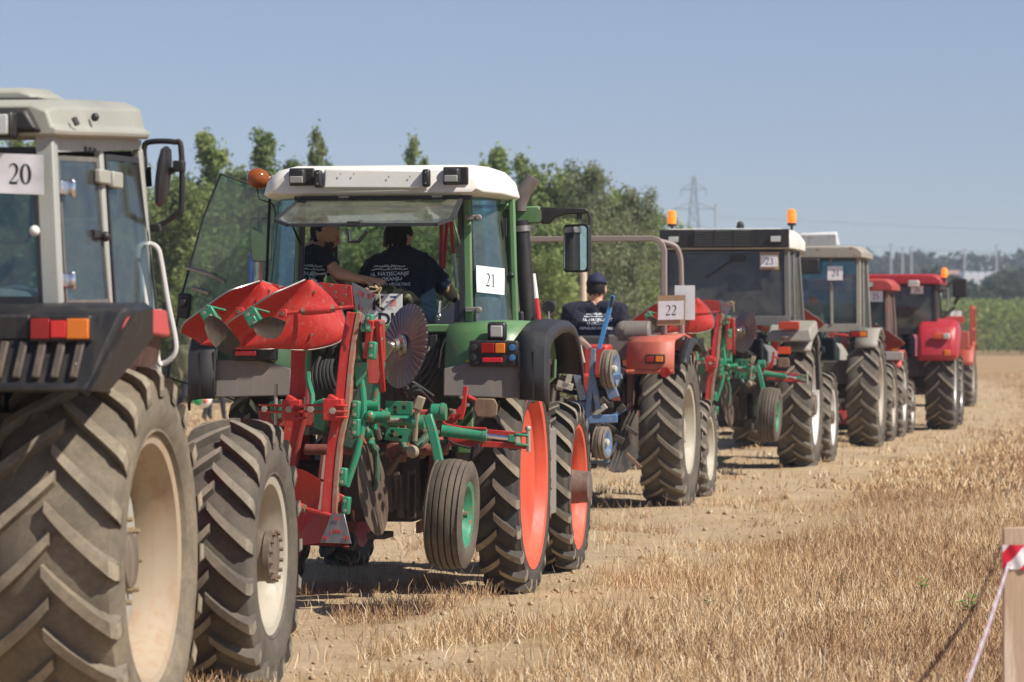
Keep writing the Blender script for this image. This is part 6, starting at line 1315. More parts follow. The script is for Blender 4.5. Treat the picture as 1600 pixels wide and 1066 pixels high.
r = cab_tractor('tractor', T25, dict(zR=.66, zF=.45, wb=2.1, track=.72, ftrack=.72, RR=.69, WR=.38, rr=.40, RF=.47, WF=.28, rf=.28, bonnet=1.4, by0=.95, paint=REDP, key='T25', rub=[RUBG, LUGG], rim=plain('white_rim', (.6, .6, .58), .5), cw=.66, tw=.95, zc0=1.15, zw=1.50, zr=2.42, y0=-.4, y1=.95, cabm=BLKP, pillar=paint('dull_pinkish_frame', (.22, .12, .11), .4, .6),
    glass=GLASSB, fender=REDP, fa0=40, fa1=125, lamp=(.72, -.62, 1.46), roof=dict(mat=paint('red_roof', (.40, .035, .03), .25, .45), h=.2, over=.12, side=.1, lights=(.35,)), fplate=(1.28, 1.42)))
tag(r, 'small tractor with dark cab and red roof, start number 25', 'tractor', 'tractors driving in line')
mb = MB(); mb.box((.72, -.70, 1.34), (.42, .06, .14)); part('lamp_board', mb, paint('grey_board', (.42, .42, .40), .3, .5), r, .01)
RED6 = paint('bright_red_paint', (.42, .012, .028), .15, .3)
r = cab_tractor('tractor', T26, dict(zR=.86, zF=.64, wb=2.65, track=.90, ftrack=.90, RR=.89, WR=.52, rr=.50, RF=.66, WF=.4, rf=.37, bonnet=1.75, by0=1.1, paint=RED6, key='T26', rub=[RUBD, LUGG], rim=plain('silver_rim', (.6, .6, .62), .4, .4), cw=.82, tw=.95, zc0=1.3, zw=1.78, zr=2.58, y0=-.5, y1=1.2, cabm=BLKP, pillar=BLKP,
    glass=GLASSD, fender=RED6, fa0=35, fa1=130, lamp=None, roof=dict(mat=RED6, h=.18, over=.16, side=.12, lights=()), fover=.05))
tag(r, 'bright red cab tractor with rounded red fenders and a black mirror, start number 26', 'tractor', 'tractors driving in line')
for s in (-1, 1):
    mb = MB(); S = []
    for x, k in ((.52, .86), (.58, 1), (1.10, 1), (1.20, .86), (1.23, .6)): S.append([(s*x, -.88*1+.0+(1-k)*.3, 1.22+(1-k)*.15), (s*x, -.98+(1-k)*.35, 1.30+(1-k)*.2), (s*x, -.95+(1-k)*.4, 1.62*1-(1-k)*.2), (s*x, -.80+(1-k)*.3, 1.84-(1-k)*.3), (s*x, -.3, 1.97-(1-k)*.4), (s*x, .1, 1.95-(1-k)*.4), (s*x, .1, 1.7), (s*x, -.6, 1.3)])
    mb.loft(S); part('rounded_fender', mb, RED6, r, .05)
    mb = MB(); mb.box((s*.92, -.985, 1.66), (.24, .05, .10)); mb_ = part('tail_lamp', mb, plain('tail_pink', (.62, .10, .04), .2), r, .02); mb = MB(); mb.box((s*1.04, -.99, 1.66), (.12, .06, .10)); part('lens', mb, LENSC, mb_, .02)
    mb = MB(); mb.box((s*1.05, -.97, 1.37), (.10, .04, .10)); part('marker', mb, LENSO, r, .01)
beacon(r, (.96, -.35, 2.60), True); mb = MB(); mb.tube([(.8, -.3, 2.5), (1.02, -.32, 2.5), (1.02, -.3, 2.15)], .02, 8); part('beacon_bracket', mb, STEEL, r)
mb = MB(); mb.box((.45, -.72, 2.58), (.2, .06, .12)); part('work_light', mb, LENSC, r, .02)
mb = MB(); q = T26.P(1500, 450, 1.1); mb.box(q, (.26, .08, .34)); m_ = part('mirror_housing', mb, BLKP, r, .03); mb = MB(); mb.tube([(.80, 1.0, 2.45), q+Vector((-.05, 0, .18))], .02, 8); mb.tube([q+Vector((-.02, 0, -.15)), q+Vector((-.1, 0, -.30))], .03, 8); mb.tube([(.80, 1.0, 1.95), q+Vector((-.1, 0, -.35))], .03, 8); part('mirror_arm', mb, BLKP, m_)
mb = MB(); mb.box(T26.P(1445, 452, 1.5)+Vector((0.2, 0, -.1)), (.2, .1, .1)); part('front_lamp', mb, LENSC, r, .02)
ORG = paint('orange_red_paint', (.45, .06, .035), .3, .5)
r = open_tractor('tractor', T27, dict(zR=.70, zF=.50, wb=2.1, track=.78, ftrack=.74, RR=.73, WR=.42, rr=.40, RF=.5, WF=.3, rf=.3, bonnet=1.6, by0=.85, paint=ORG, key='T27', rub=[RUBG, LUGG], rim=CREAM, rimd=CREAM, sy=.1, sz=1.2))
tag(r, 'farthest tractor, open with an orange-red frame over its wheel, start number 27', 'tractor', 'tractors driving in line')
for s in (-1, 1):
    fender_arch(r, s, .5, 1.02, .80, .70, 20, 130, ORG, .03, 'fender')
    mb = MB(); P_ = [Vector(q) for q in ((s*.95, -.5, 1.4), (s*.95, -.5, 2.30), (s*.95, .5, 2.30), (s*.95, .55, 1.3))]
    for i in range(3): mb.bar(P_[i], P_[i+1], .07, .07)
    mb.bar((s*.95, -.5, 1.8), (s*.95, .5, 1.8), .05, .05); part('side_frame', mb, ORG, r, .006)
mb = MB(); mb.span((.45, -.85, 1.35), (.92, -.7, 1.75)); part('rear_panel', mb, ORG, r, .02); mb = MB(); mb.box((.5, -.72, 2.02), (.6, .05, .16)); part('sign_board', mb, RED2, r, .01); mb = MB(); mb.box((-.2, -.6, 2.1), (.5, .2, .25)); part('tool_box', mb, PALE, r, .03)
mb = MB(); mb.tube([(-.6, -.2, 1.5), (-.6, -.2, 2.2), (.6, -.2, 2.2), (.6, -.2, 1.5)], .035, 8); part('roll_bar', mb, BLKP, r)
# sheets 23 to 27
def ns_(txt, rig, px, py, ly, w_, h, dh, lab, card=None):
    o = number_sheet('number_sheet', txt, rig.P(px, py, ly), (1, 0, 0), (0, 0, 1), w_, h, dh, lab, card=card); seat_on(o, rig); return o
ns_('23', T23, 1202, 408, -.56, .22, .15, .09, 'white sheet reading 23 on brown card behind the dusty rear window', .035)
ns_('24', T24, 1305, 427, -.56, .23, .21, .10, 'white sheet reading 24 at the corner pane of the beige cab')
ns_('25', T25, 1368, 463, -.46, .24, .18, .10, 'white sheet reading 25 in the small cab with the red roof')
ns_('26', T26, 1433, 453, -.56, .22, .14, .09, 'white sheet reading 26 in the rear window of the bright red cab')
o = ns_('27', T27, 1494, 490, -.80, .26, .12, .09, 'white sheet reading 27 on the farthest tractor')
# ploughs of 23, 24, 25: the same reversible kind
src = [o for o in bpy.data.objects if o.get('category') == 'plough' and 'reversible' in o['label']][0]
for rig, mir, dx, dy, dz, lab in ((T23, 1, .0, -.1, .10, 'reversible plough partly hidden by the white board, behind the cab with two amber beacons'), (T24, -1, -.62, 0, .12, 'red plough reaching out past the cab of the beige tractor'), (T25, -1, .0, .1, -.18, 'red plough with shade-darkened boards standing before the bright red tractor, behind the small one')):
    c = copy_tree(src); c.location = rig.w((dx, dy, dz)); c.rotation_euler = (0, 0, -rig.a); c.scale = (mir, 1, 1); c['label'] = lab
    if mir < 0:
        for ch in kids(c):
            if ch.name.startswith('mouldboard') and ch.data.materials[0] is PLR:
                ch.data = ch.data.copy(); ch.data.materials[0] = PLD  # shade over these mirrored boards is put into the colour as darker red
# discs and orange reflector on the side of tractor 23's wheel
# ================================================================ people
SKIN = plain('skin', (.56, .31, .21), .5); SKINM = SKIN
NAVY = paint('navy_shirt', (.010, .013, .030), .04, .9, dust=(.10, .09, .09), bmp=.4); JEAN = paint('dark_trousers', (.02, .025, .04), .1, .9); SHOE = plain('shoe', (.03, .025, .02), .6)
HAIR = plain('dark_hair', (.012, .009, .008), .85); BEARD = plain('short_beard', (.07, .04, .028), .9); PRINT = plain('white_print', (.70, .74, .78), .8); WORKB = paint('blue_overall', (.03, .05, .14), .1, .9)
def cap_(mb, a, b, ra, rb):
    a, b = Vector(a), Vector(b); mb.tube([a, a.lerp(b, .33), a.lerp(b, .66), b], [ra, ra*.7+rb*.3, ra*.3+rb*.7, rb], 16); mb.ball(a, ra, 16, 10); mb.ball(b, rb, 16, 10)
def body(name, root, bones, extra, mats, voxel, infl=.008, seed=0, headinfo=None):
    """bones: (a, b, ra, rb, region). One continuous remeshed surface with clothing regions."""
    mb = MB()
    for a, b, ra, rb, g in bones: cap_(mb, a, b, ra, rb)
    extra(mb)
    me = mb.mesh(name, mats, 60, weld=True); o = bpy.data.objects.new(name, me); COL.objects.link(o)
    md = o.modifiers.new('r', 'REMESH'); md.mode = 'VOXEL'; md.voxel_size = voxel
    ms = o.modifiers.new('s', 'SMOOTH'); ms.factor = .5; ms.iterations = 3
    bpy.context.view_layer.update(); dg = bpy.context.evaluated_depsgraph_get(); m2 = bpy.data.meshes.new_from_object(o.evaluated_get(dg)); o.modifiers.clear(); bpy.data.meshes.remove(me) if False else None
    o.data = m2; m2.name = name; m2.materials.clear()
    for m in mats: m2.materials.append(m)
    n = len(m2.vertices); co = np.empty(n*3); m2.vertices.foreach_get('co', co); co = co.reshape(-1, 3)
    best = np.full(n, 1e9); reg = np.zeros(n, int)
    for a, b, ra, rb, g in bones:
        a, b = np.array(a), np.array(b); ab = b-a; L = max(1e-9, ab @ ab); t = np.clip(((co-a) @ ab)/L, 0, 1); d = np.linalg.norm(co-(a+t[:, None]*ab), axis=1)-(ra+(rb-ra)*t)
        k = d < best; best[k] = d[k]; reg[k] = g
    nr = np.empty(n*3); m2.vertices.foreach_get('normal', nr); nr = nr.reshape(-1, 3)
    if headinfo:
        q_, M_, H_, hs_, bd = headinfo; lc = (co-np.array(H_)) @ np.array(M_)/hs_; x_, y_, z_ = lc[:, 0], lc[:, 1], lc[:, 2]; nz_ = .006*np.sin(x_*160)+.004*np.sin(z_*230+y_*90)
        isn = (reg == 0) & (np.abs(x_) < .12) & (np.abs(y_) < .14) & (z_ > -.14)
        hairm = isn & (((y_ < .0) & (z_ > -.055+nz_+.45*np.maximum(0, y_+.045))) | (z_ > .062+.25*np.maximum(0, y_)+nz_)) & ~((np.abs(x_) > .074) & (z_ < .02))
        reg[hairm] = 4
        if bd: reg[isn & (z_ < -.035+nz_-.1*(y_ < .03)) & (y_ > -.02) & (z_ > -.13) & ~((z_ > -.062) & (np.abs(x_) < .02) & (y_ > .085))] = 5
    w_ = np.where(reg >= 4, .005+.0025*np.sin(co[:, 0]*400)*np.sin(co[:, 2]*370), 0)+np.where(reg == 1, infl, np.where(reg == 2, infl*.8, 0))
    wr = .004*np.sin(co[:, 2]*60+8*np.sin(co[:, 0]*17+seed))*np.sin(co[:, 0]*31+co[:, 2]*23)+.003*np.sin(co[:, 0]*90+co[:, 2]*70+5*np.sin(co[:, 2]*30))
    co2 = co+nr*(w_+wr*(reg == 1)+wr*(reg == 2)*.8)[:, None]; m2.vertices.foreach_set('co', co2.ravel())
    idx = np.empty(len(m2.loops), int); m2.loops.foreach_get('vertex_index', idx); ls = np.empty(len(m2.polygons), int); m2.polygons.foreach_get('loop_start', ls)
    m2.polygons.foreach_set('material_index', reg[idx[ls]].astype(np.int32)); m2.polygons.foreach_set('use_smooth', [True]*len(m2.polygons)); m2.update()
    if root: o.parent = root
    return o
def head_bits(mb, H, fwd, up, s=1.0):
    """face on the head: brow, nose, chin, ears; H centre, fwd the way it looks"""
    f, u = Vector(fwd).normalized(), Vector(up).normalized(); u = (u-f*u.dot(f)).normalized(); r_ = f.cross(u)
    M = Matrix((r_, f, u)).transposed(); q = lambda x, y, z: H+M @ Vector((x*s, y*s, z*s))
    def eb(c, rr):
        b = len(mb.v); mb.ball((0, 0, 0), rr, 18, 12)
        for i in range(b, len(mb.v)): mb.v[i] = tuple(q(*c)+M @ Vector(mb.v[i])*s)
    eb((0, -.01, .02), (.076, .094, .098)); eb((0, .02, -.045), (.058, .066, .070)); eb((0, .062, -.088), (.028, .025, .022)); eb((0, .055, .035), (.055, .034, .022))
    mb.tube([q(0, .088, .022), q(0, .104, -.012), q(0, .112, -.028)], [.009*s, .012*s, .015*s], 10); mb.ball(q(0, .106, -.030), .015*s, 10, 8)
    eb((0, .083, -.058), (.026, .014, .007)); eb((0, .081, -.07), (.022, .013, .007))
    for k in (-1, 1): eb((k*.079, -.012, -.012), (.010, .022, .034)); eb((k*.032, .072, .012), (.014, .010, .010)); eb((k*.044, .05, -.025), (.022, .024, .018))
    return q, M
def hand(mb, W_, dirv, palm, s=1.0, curl=.7, gripdir=None):
    """W_ wrist, dirv along the hand, palm = direction the palm faces; five separate curled fingers"""
    d = Vector(dirv).normalized(); p = Vector(palm).normalized(); p = (p-d*p.dot(d)).normalized(); r_ = d.cross(p)
    c = W_+d*.045*s; cap_(mb, W_+d*.012*s-r_*.016*s, W_+d*.072*s-r_*.022*s, .019*s, .016*s); cap_(mb, W_+d*.012*s+r_*.016*s, W_+d*.072*s+r_*.022*s, .019*s, .015*s); cap_(mb, W_+d*.01*s, W_+d*.076*s, .02*s, .016*s)
    out = []
    for i, (off, L) in enumerate(((-.033, .072), (-.011, .080), (.011, .075), (.032, .058))):
        a = W_+d*(.078*s)+r_*off*s; pts = [a]; ang = curl*.5; cur = a
        for seg, f in enumerate((.42, .32, .26)):
            v = d*cos(ang)+p*sin(ang); cur = cur+v*L*f*s; pts.append(cur); ang += curl*.75
        mb.tube(pts, [.0098*s, .0092*s, .0085*s, .0072*s], 8); mb.ball(pts[-1], .0074*s, 8, 6)
        for x in pts[:-1]: mb.ball(x, .0098*s, 8, 6)
        out.append(pts)
    a = W_+d*.022*s-r_*.030*s; b_ = a+d*.030*s-r_*.028*s+p*.012*s; c2 = b_+d*.030*s-r_*.004*s+p*.014*s; mb.tube([a, b_, c2], [.013*s, .0115*s, .0085*s], 8); mb.ball(c2, .0088*s, 8, 6); mb.ball(b_, .0115*s, 8, 6); out.append([a, b_, c2])
    return out
def shirt_print(root, o, c, u, v, n, size, lines=('16. NATJECANJE', 'U ORANJU', 'REPUBLIKE HRVATSKE')):
    """projects the white print on to the back of the shirt"""
    me = o.data; bv = BVHTree.FromPolygons([x.co for x in me.vertices], [tuple(p.vertices) for p in me.polygons]); u, v, n = Vector(u).normalized(), Vector(v).normalized(), Vector(n).normalized(); mb = MB()
    y = 0
    for t, k in zip(lines, (1.0, 1.0, .82)): vs, fs = text_mesh(t, size*k); mb.add([(p[0], p[1]+y, 0) for p in vs], fs); y -= size*1.02
    # emblem over the text: a row of small furrow-like strokes with two bars, as on the shirts
    rn = random.Random(3); w_ = size*3.4
    for i in range(16): x = -w_+i*w_/8; h = size*(.18+.22*rn.random()); mb.add([(x, size*1.05, 0), (x+w_/9.5, size*1.1, 0), (x+w_/9, size*1.1+h, 0), (x+w_/40, size*1.05+h, 0)], [(0, 1, 2, 3)])
    for i in range(11): x = -w_*.55+i*w_/10; h = size*(.2+.45*rn.random()*(1-abs(i-5)/6)); mb.add([(x, size*1.62, 0), (x+w_/13, size*1.62, 0), (x+w_/13, size*1.65+h, 0), (x+w_/40, size*1.7+h, 0)], [(0, 1, 2, 3)])
    mb.add([(-w_*.95, size*1.75, 0), (-w_*.6, size*1.68, 0), (-w_*.55, size*1.9, 0), (-w_*.8, size*1.95, 0)], [(0, 1, 2, 3)]); mb.add([(w_*.55, size*1.7, 0), (w_*.85, size*1.72, 0), (w_*.8, size*1.92, 0), (w_*.5, size*1.85, 0)], [(0, 1, 2, 3)])
    bm = bmesh.new(); 
    V_ = [bm.verts.new(p) for p in mb.v]
    for f in mb.f:
        try: bm.faces.new([V_[i] for i in f])
        except ValueError: pass
    bmesh.ops.triangulate(bm, faces=bm.faces)
    bmesh.ops.subdivide_edges(bm, edges=[e for e in bm.edges if e.calc_length() > size*.7], cuts=2)
    for w2 in bm.verts:
        p = Vector(c)+u*w2.co.x+v*w2.co.y; hit = bv.ray_cast(p+n*.5, -n); w2.co = (hit[0]+n*.004) if hit[0] else p
    m2 = bpy.data.meshes.new('shirt_print'); bm.to_mesh(m2); bm.free(); m2.materials.append(PRINT); q = bpy.data.objects.new('shirt_print', m2); COL.objects.link(q); q.parent = root; return q
V3 = Vector
def seated(name, rig, S, head, fwd, armR, armL, voxel, lab, wide=1.0, print_=None, hairkw=None, capm=None, hcurl=.8, palmR=(0, 0, -1), palmL=(0, 0, -1), legs=True, mats=None, hs=1.0, hair_=True, beard=False):
    """S: pelvis, chest, neck points; arms: shoulder, elbow, wrist, hand direction. All in the rig's coordinates"""
    r = rig.root(name); tag(r, lab, 'person'); pel, che, nec = [V3(q) for q in S]; H = V3(head); w_ = wide
    sh = [V3(armR[0]), V3(armL[0])]; B = []
    up = (che-pel).normalized(); acr = (sh[0]-sh[1]); acr = (acr-up*acr.dot(up)).normalized()
    for k in (-1, 1):
        B += [(pel+acr*k*.09*w_, pel.lerp(che, .5)+acr*k*.085*w_, .125*w_, .118*w_, 1), (pel.lerp(che, .5)+acr*k*.085*w_, che+acr*k*.09*w_, .118*w_, .122*w_, 1), (che+acr*k*.09*w_, sh[0 if k > 0 else 1].lerp(che+acr*k*.09, .25), .115*w_, .075*w_, 1), (nec, sh[0 if k > 0 else 1], .058, .062*w_, 1)]
    B += [(pel, che, .12*w_, .12*w_, 1), (che, nec, .11*w_, .06, 1), (nec, nec.lerp(H, .35), .060, .056, 0), (nec.lerp(H, .35), H, .056, .055, 0)]
    hands = []
    for A, pm in ((armR, palmR), (armL, palmL)):
        a, e, wr = V3(A[0]), V3(A[1]), V3(A[2]); sl = a.lerp(e, .52); B += [(a, sl, .060*w_, .055*w_, 1), (sl, e, .045*w_, .042, 0), (e, wr, .042, .027, 0)]; hands.append((wr, V3(A[3]), pm))
    if legs:
        for k, (kn, ft) in zip((1, -1), legs): kn, ft = V3(kn), V3(ft); hp = pel+acr*k*.09+V3((0, 0, -.04)); B += [(hp, kn, .095, .062, 2), (kn, ft, .06, .042, 2), (ft, ft+V3((fwd[0], fwd[1], 0)).normalized()*.16+V3((0, 0, -.05)), .045, .034, 3)]
    info = {}
    def ex(mb):
        info['q'], info['M'] = head_bits(mb, H, fwd, (0, 0, 1) if abs(V3(fwd).normalized().z) < .9 else (0, 1, 0), hs)
        for wr, d, pm in hands: hand(mb, wr, d, pm, 1.0, hcurl)
    # head regions: keep skin
    B2 = B+[(H+V3((0, 0, .03)), H+V3((0, 0, -.05)), .085*hs, .065*hs, 0)]
    for wr, d, pm in hands: B2.append((wr, wr+d.normalized()*.14, .03, .02, 0))
    f_ = V3(fwd).normalized(); u_ = V3((0, 0, 1)); u_ = (u_-f_*u_.dot(f_)).normalized(); M0 = Matrix((f_.cross(u_), f_, u_)).transposed()
    o = body('body', r, B2, ex, (mats or [SKIN, NAVY, JEAN, SHOE])+[HAIR, BEARD], voxel, headinfo=(None, M0, H, hs, beard))
    if capm:
        q, M = info['q'], info['M']; mb = MB(); G = []
        for i in range(9):
            t = i/8*1.45; G.append([q(.088*sin(t)*sin(2*pi*j/24), -.01+.107*sin(t)*cos(2*pi*j/24), .030+.108*cos(t)) for j in range(25)])
        mb.grid(G); c = part('cap', mb, capm, r, solid=.006, ang=80); mb = MB(); mb.grid([[q(x, .085+y*(1-(x/.07)**2*.35), .045-.02*(y/.07)) for x in np.linspace(-.068, .068, 9)] for y in (0, .03, .07)]); part('peak', mb, capm, c, solid=.005)
    if print_: shirt_print(r, o, *print_)
    return r
# driver of the green tractor: leaning forward, seen from behind
b = P21
Nn = V3((.05, -.9, .42))
seated('person', T21, [(.05, .02, 1.80), (.02, .15, 2.12), (.03, .20, 2.26)], P21(623, 377, .27), (.25, .85, -.35),
       [P21(668, 420, .16), P21(706, 462, .30), P21(716, 470, .56), (-.1, 1, .1)], [P21(584, 420, .16), P21(562, 455, .30), P21(590, 468, .58), (.4, 1, .05)], .0095,
       'driver in a navy printed T-shirt leaning forward at the wheel of the green tractor', wide=1.16, print_=(P21(605, 421, -.1), (1, 0, .03), (.0, .42, .9), Nn, .037), legs=[((.22, .45, 1.78), (.24, .62, 1.45)), ((-.10, .45, 1.78), (-.12, .62, 1.45))], hs=1.2)
# man sitting on the left fender, in profile, one hand on the seat back
hw_ = P21(566, 437, -.30)
seated('person', T21, [(-.66, .10, 1.88), (-.60, .06, 2.13), (-.565, .05, 2.255)], P21(508, 367, .05), (.97, -.10, -.22),
       [P21(500, 402, -.10), P21(530, 428, -.22), hw_, (1, .05, -.12)], [P21(505, 400, .22), P21(528, 432, .35), P21(540, 450, .5), (1, .2, -.3)], .0085,
       'bearded man in navy inside the green cab, seen sideways, hand on the seat back', wide=.98, palmR=(0, .1, -1), hcurl=.75, beard=True, legs=[((-.28, -.05, 1.84), (-.24, -.02, 1.50)), ((-.28, .22, 1.84), (-.24, .25, 1.50))],
       print_=(P21(484, 430, -.2), (.6, -.8, 0), (.05, 0, 1), (-.35, -.93, .1), .036))
# driver of the open red tractor
q = P22
seated('person', T22, [(-.02, .10, 1.36), (-.02, .14, 1.74), (-.01, .17, 1.985)], P22(932, 452, .2), (-.12, 1, -.12),
       [P22(969, 486, .12), P22(979, 536, .08), P22(962, 562, .36), (-.4, 1, 0)], [P22(891, 486, .12), P22(880, 536, .10), P22(905, 560, .40), (.5, 1, 0)], .013,
       'driver in a navy cap and printed navy T-shirt on the open red tractor', wide=1.28, print_=(P22(930, 500, -.1), (1, 0, 0), (0, .12, 1), (0, -1, .1), .042), hs=1.18, capm=plain('navy_cap', (.012, .016, .05), .8), legs=[((.2, .5, 1.32), (.22, .62, .88)), ((-.22, .5, 1.32), (-.24, .62, .88))])
# faint drivers in the cabs farther on
for rig, z, lab, x in ((T23, 1.72, 'dim driver behind the dusty glass of the cab with two beacons', .0), (T26, 1.72, 'dim driver behind the glass of the bright red cab', .1), (T24, 1.76, 'dim driver in the beige cab', -.1), (T27, 1.28, 'driver on the farthest open tractor', 0)):
    seated('person', rig, [(x, .05, z), (x, .08, z+.3), (x, .1, z+.48)], (x, .14, z+.66), (0, 1, -.1), [(x+.2, .1, z+.42), (x+.26, .25, z+.15), (x+.15, .5, z+.15), (0, 1, 0)], [(x-.2, .1, z+.42), (x-.26, .25, z+.15), (x-.15, .5, z+.15), (0, 1, 0)], .02, lab, legs=[((x+.15, .45, z-.04), (x+.15, .55, z-.4)), ((x-.15, .45, z-.04), (x-.15, .55, z-.4))])
# people walking on the far side of the line
def walker(px, D, lab, mats, stride, bend, face=(.3, -1, 0), bag=None):
    X = (px-800)/FPX*D; rg = Rig(X, D, 0); s = stride; b = bend
    r = seated('person', rg, [(0, 0, .98), (b*.5, 0, 1.28), (b*.8, 0, 1.46)], (b*1.05, 0, 1.63), face, [(b*.8+.19, .0, 1.40), (b+.24, .05, 1.14), (b+.2, .1, .92), (0, 0, -1)], [(b*.8-.19, 0, 1.40), (b-.24, .05, 1.14), (b-.16, -.1, .92), (0, 0, -1)], .02, lab, mats=mats, legs=[((s*.28+.05, .05, .52), (s*.22+.12, .1, .08)), ((-s*.10-.05, -.05, .52), (-s*.38-.05, -.1, .08))])
    return X
X1 = walker(300, 68, 'person in dark trousers walking behind the line of tractors, beside the grey tractor wheel', [SKIN, paint('tan_shirt', (.35, .25, .17), .1, .9), JEAN, SHOE], 1.0, -.05)
X2 = walker(334, 67.4, 'person in navy walking behind the line, seen under the open green door', [SKIN, NAVY, JEAN, SHOE], .35, .0)
bx = empty('carrier_bag', ((318-800)/FPX*67, 67, 0)); tag(bx, 'green, white and red bag carried between two walking people', 'bag')
mb = MB(); mb.ball((0, 0, .44), (.17, .11, .18), 16, 10); part('bag_body', mb, plain('bag_white', (.75, .75, .73), .5), bx)
mb = MB(); mb.ball((-.10, -.06, .46), (.12, .09, .15), 12, 8); part('green_side', mb, plain('bag_green', (.02, .40, .13), .5), bx); mb = MB(); mb.ball((.04, -.10, .40), (.05, .04, .05), 10, 8); mb2 = MB(); part('red_patch', mb, plain('bag_red', (.7, .10, .07), .5), bx); mb2.ball((.08, -.03, .62), (.07, .07, .07), 12, 8); part('red_top', mb2, plain('bag_red', (.7, .10, .07), .5), bx)
# flag seen through the open door glass
D = 58; X = (398-800)/FPX*D; f = empty('flag', (X, D, 0)); tag(f, 'furled blue, white and red flag on a pole seen through the open green door', 'flag'); mb = MB(); mb.tube([(0, 0, 0), (0, 0, 3.15)], .02, 8); part('pole', mb, plain('flag_pole', (.5, .45, .38), .6), f)
for dx, m, nm in ((-.045, plain('flag_blue', (.02, .08, .55), .8), 'blue_band'), (.04, plain('flag_white', (.75, .72, .75), .8), 'white_band'), (.085, plain('flag_red', (.6, .04, .08), .8), 'red_band')):
    mb = MB(); G = []
    for i in range(9):
        z = 3.05-.62*i/8; w_ = (.10 if nm == 'blue_band' else .04)*(.6+.4*sin(pi*min(1, i/8+.15))); G.append([(dx+(j/6-.5)*w_*1.4, .03*sin(j*1.7+i*.4), z) for j in range(7)])
    mb.grid(G); part(nm, mb, m, f, solid=.006, ang=80)
# ================================================================ stakes and barrier tape
WOOD = None
def wood():
    m, nt, p = _nodes('sawn_wood'); v = objvec(nt, (1, 1, .12)); g = noise(nt, 38, 8, .6, v, 1.2); c = mix(nt, ramp(nt, g, [(.35, 0.), (.65, 1.)]), (.60, .46, .33), (.76, .62, .48)); c = mix(nt, ramp(nt, noise(nt, 9, 5, .6, objvec(nt, (1, 1, .1))), [(.52, 0.), (.6, .6)]), c, (.40, .25, .15))
    nt.links.new(c, p.inputs['Base Color']); p.inputs['Roughness'].default_value = .75; bump(nt, p, g, .4, .003); return m
WOOD = wood()
D0 = 13.4; ppm = FPX/D0; xs = (1568-800)/ppm; xe = xs+.115; zt = CAMH+(HOR-825)/ppm
mb = MB(); mb.hexa([(xs, D0-.02, -.2), (xe, D0-.02, -.2), (xe, D0+.025, -.2), (xs, D0+.025, -.2), (xs-.002, D0-.02, zt), (xe, D0-.02, zt+.004), (xe, D0+.025, zt+.004), (xs-.002, D0+.025, zt)])
tag(part('stake', mb, WOOD, None, .003), 'pale sawn wooden stake with red and white tape at the edge of the stubble', 'stake')
tape = empty('barrier_tape', (0, 0, 0)); tag(tape, 'red and white barrier tape wound round the wooden stake and twisted into a rope', 'barrier tape')
TR, TW = plain('tape_red', (.62, .015, .04), .35), plain('tape_white', (.60, .56, .64), .35)
m, nt, p = _nodes('barrier_tape_print'); sp = N(nt, 'ShaderNodeSeparateXYZ'); nt.links.new(objvec(nt), sp.inputs[0])
a1 = N(nt, 'ShaderNodeMath', operation='MULTIPLY_ADD'); nt.links.new(sp.outputs[0], a1.inputs[0]); a1.inputs[1].default_value = 8.2; nt.links.new(sp.outputs[2], a1.inputs[2])
a0 = N(nt, 'ShaderNodeMath', operation='MULTIPLY_ADD'); nt.links.new(sp.outputs[2], a0.inputs[0]); a0.inputs[1].default_value = -8.2; nt.links.new(a1.outputs[0], a0.inputs[2])
fr = N(nt, 'ShaderNodeMath', operation='FRACT'); ad = N(nt, 'ShaderNodeMath', operation='ADD'); ad.inputs[1].default_value = 0.68; nt.links.new(a0.outputs[0], ad.inputs[0]); nt.links.new(ad.outputs[0], fr.inputs[0])
nt.links.new(ramp(nt, fr.outputs[0], [(.49, (.62, .012, .04)), (.5, (.78, .76, .78))]), p.inputs['Base Color']); p.inputs['Roughness'].default_value = .3; TAPM = m; TAP_ADD = ad
z1, z0 = CAMH+(HOR-851)/ppm, CAMH+(HOR-889)/ppm
mb = MB(); G = []
for i, z in enumerate(np.linspace(z0, z1, 7)):
    row = [(xs-.004, D0+.03, z), (xs-.006, D0-.024, z+.001)]
    for j in range(1, 12): x = xs+.0115*j; row.append((x, D0-.026-.004*sin(j*1.1+z*40), z-.03*max(0, (x-xs-.02))*(1.5 if i < 3 else .4)))
    row += [(xe+.004, D0-.026, z-.006), (xe+.005, D0+.03, z)]; G.append(row)
mb.grid(G, .0008, (0, -1, 0)); part('tape_band', mb, TAPM, tape)
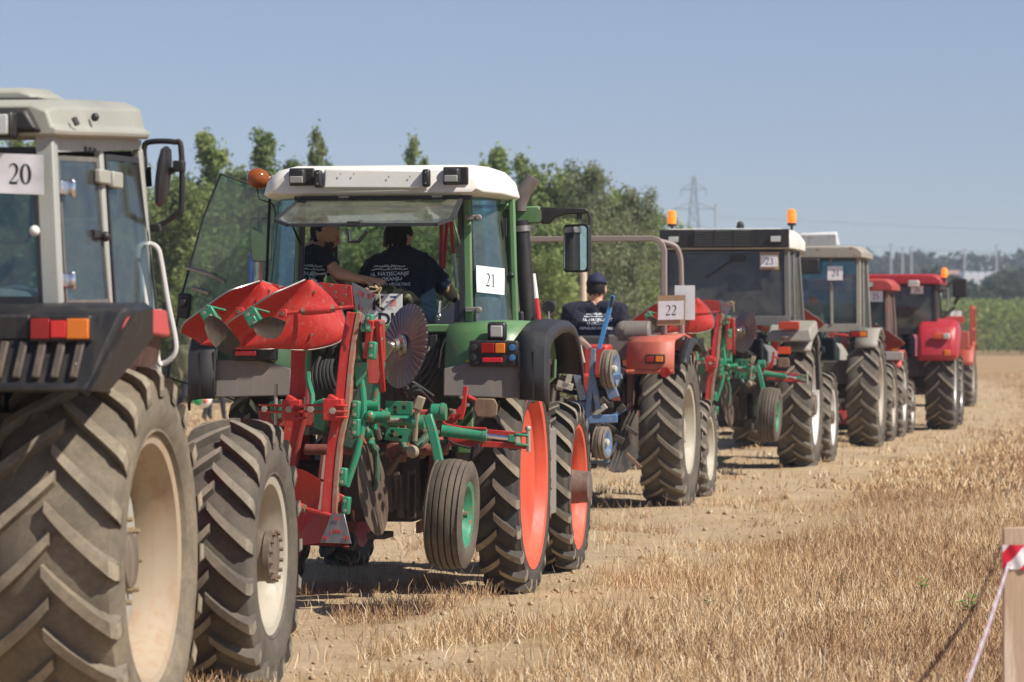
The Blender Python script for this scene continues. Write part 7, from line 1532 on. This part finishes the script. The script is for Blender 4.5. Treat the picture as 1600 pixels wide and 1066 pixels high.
# twisted length running down towards the lens, and the flat length going on past the frame
def twisted(a, b, sag, n, w_, tw, name):
    G = []; a, b = V3(a), V3(b)
    for i in range(n+1):
        t = i/n; c = a.lerp(b, t)-V3((0, 0, sag*4*t*(1-t))); d = (b-a).normalized(); u = d.cross(V3((0, 0, 1))).normalized(); v = d.cross(u); an = t*tw
        G.append([c+(u*cos(an+k)+v*sin(an+k))*w_*rr_ for k, rr_ in ((0, 1), (1.2, .55), (pi, 1), (pi+1.2, .55))]+[c+(u*cos(an)+v*sin(an))*w_])
    mb = MB(); vs = [q for r_ in G for q in r_[:4]]; fs = []; ms = []
    for i in range(n):
        for j in range(4): fs.append((i*4+j, i*4+(j+1) % 4, (i+1)*4+(j+1) % 4, (i+1)*4+j)); ms.append((i//2) % 2)
    mb.add(vs, fs); mb.m = ms; return part(name, mb, [TW, plain('tape_faded_pink', (.48, .34, .42), .4)], tape, ang=60)
A0 = (xs+.02, D0-.03, (z0+z1)/2-.02)
def at(px, py, D): d = ray(px, py); t = D/d.y; return V3((d.x*t, D, CAMH+d.z*t))
e1 = at(1505, 1060, 10.6); e2 = V3(A0)+(e1-V3(A0))*2.2
twisted(A0, e2, .06, 420, .0085, 260, 'twisted_tape')
twisted((xe, D0+.02, z0+.03), (4.35, 26.0, .84), .10, 500, .016, 60, 'twisted_tape')
twisted((4.35, 26.0, .84), (7.9, 41.0, .86), .16, 400, .02, 60, 'twisted_tape')
for (x, y, lab) in ((4.35, 26.0, 'wooden stake holding the barrier tape, next after the near one'), (7.9, 41, 'wooden stake at the far end of the barrier tape'), tuple(e2[:2])+('wooden stake holding the near end of the barrier tape',)):
    mb = MB(); mb.span((x-.03, y-.02, -.1), (x+.05, y+.03, .95)); o = part('stake', mb, WOOD, None, .003); tag(o, lab, 'stake', 'stakes of the barrier tape')
# wooden pole behind the capped driver
D = 52; X = (912-800)/FPX*D; mb = MB(); mb.tube([(X, D, -.1), (X, D, CAMH+(HOR-424)/FPX*D)], .05, 10); tag(part('wooden_pole', mb, WOOD), 'thin pale wooden pole standing behind the driver with the cap', 'pole')
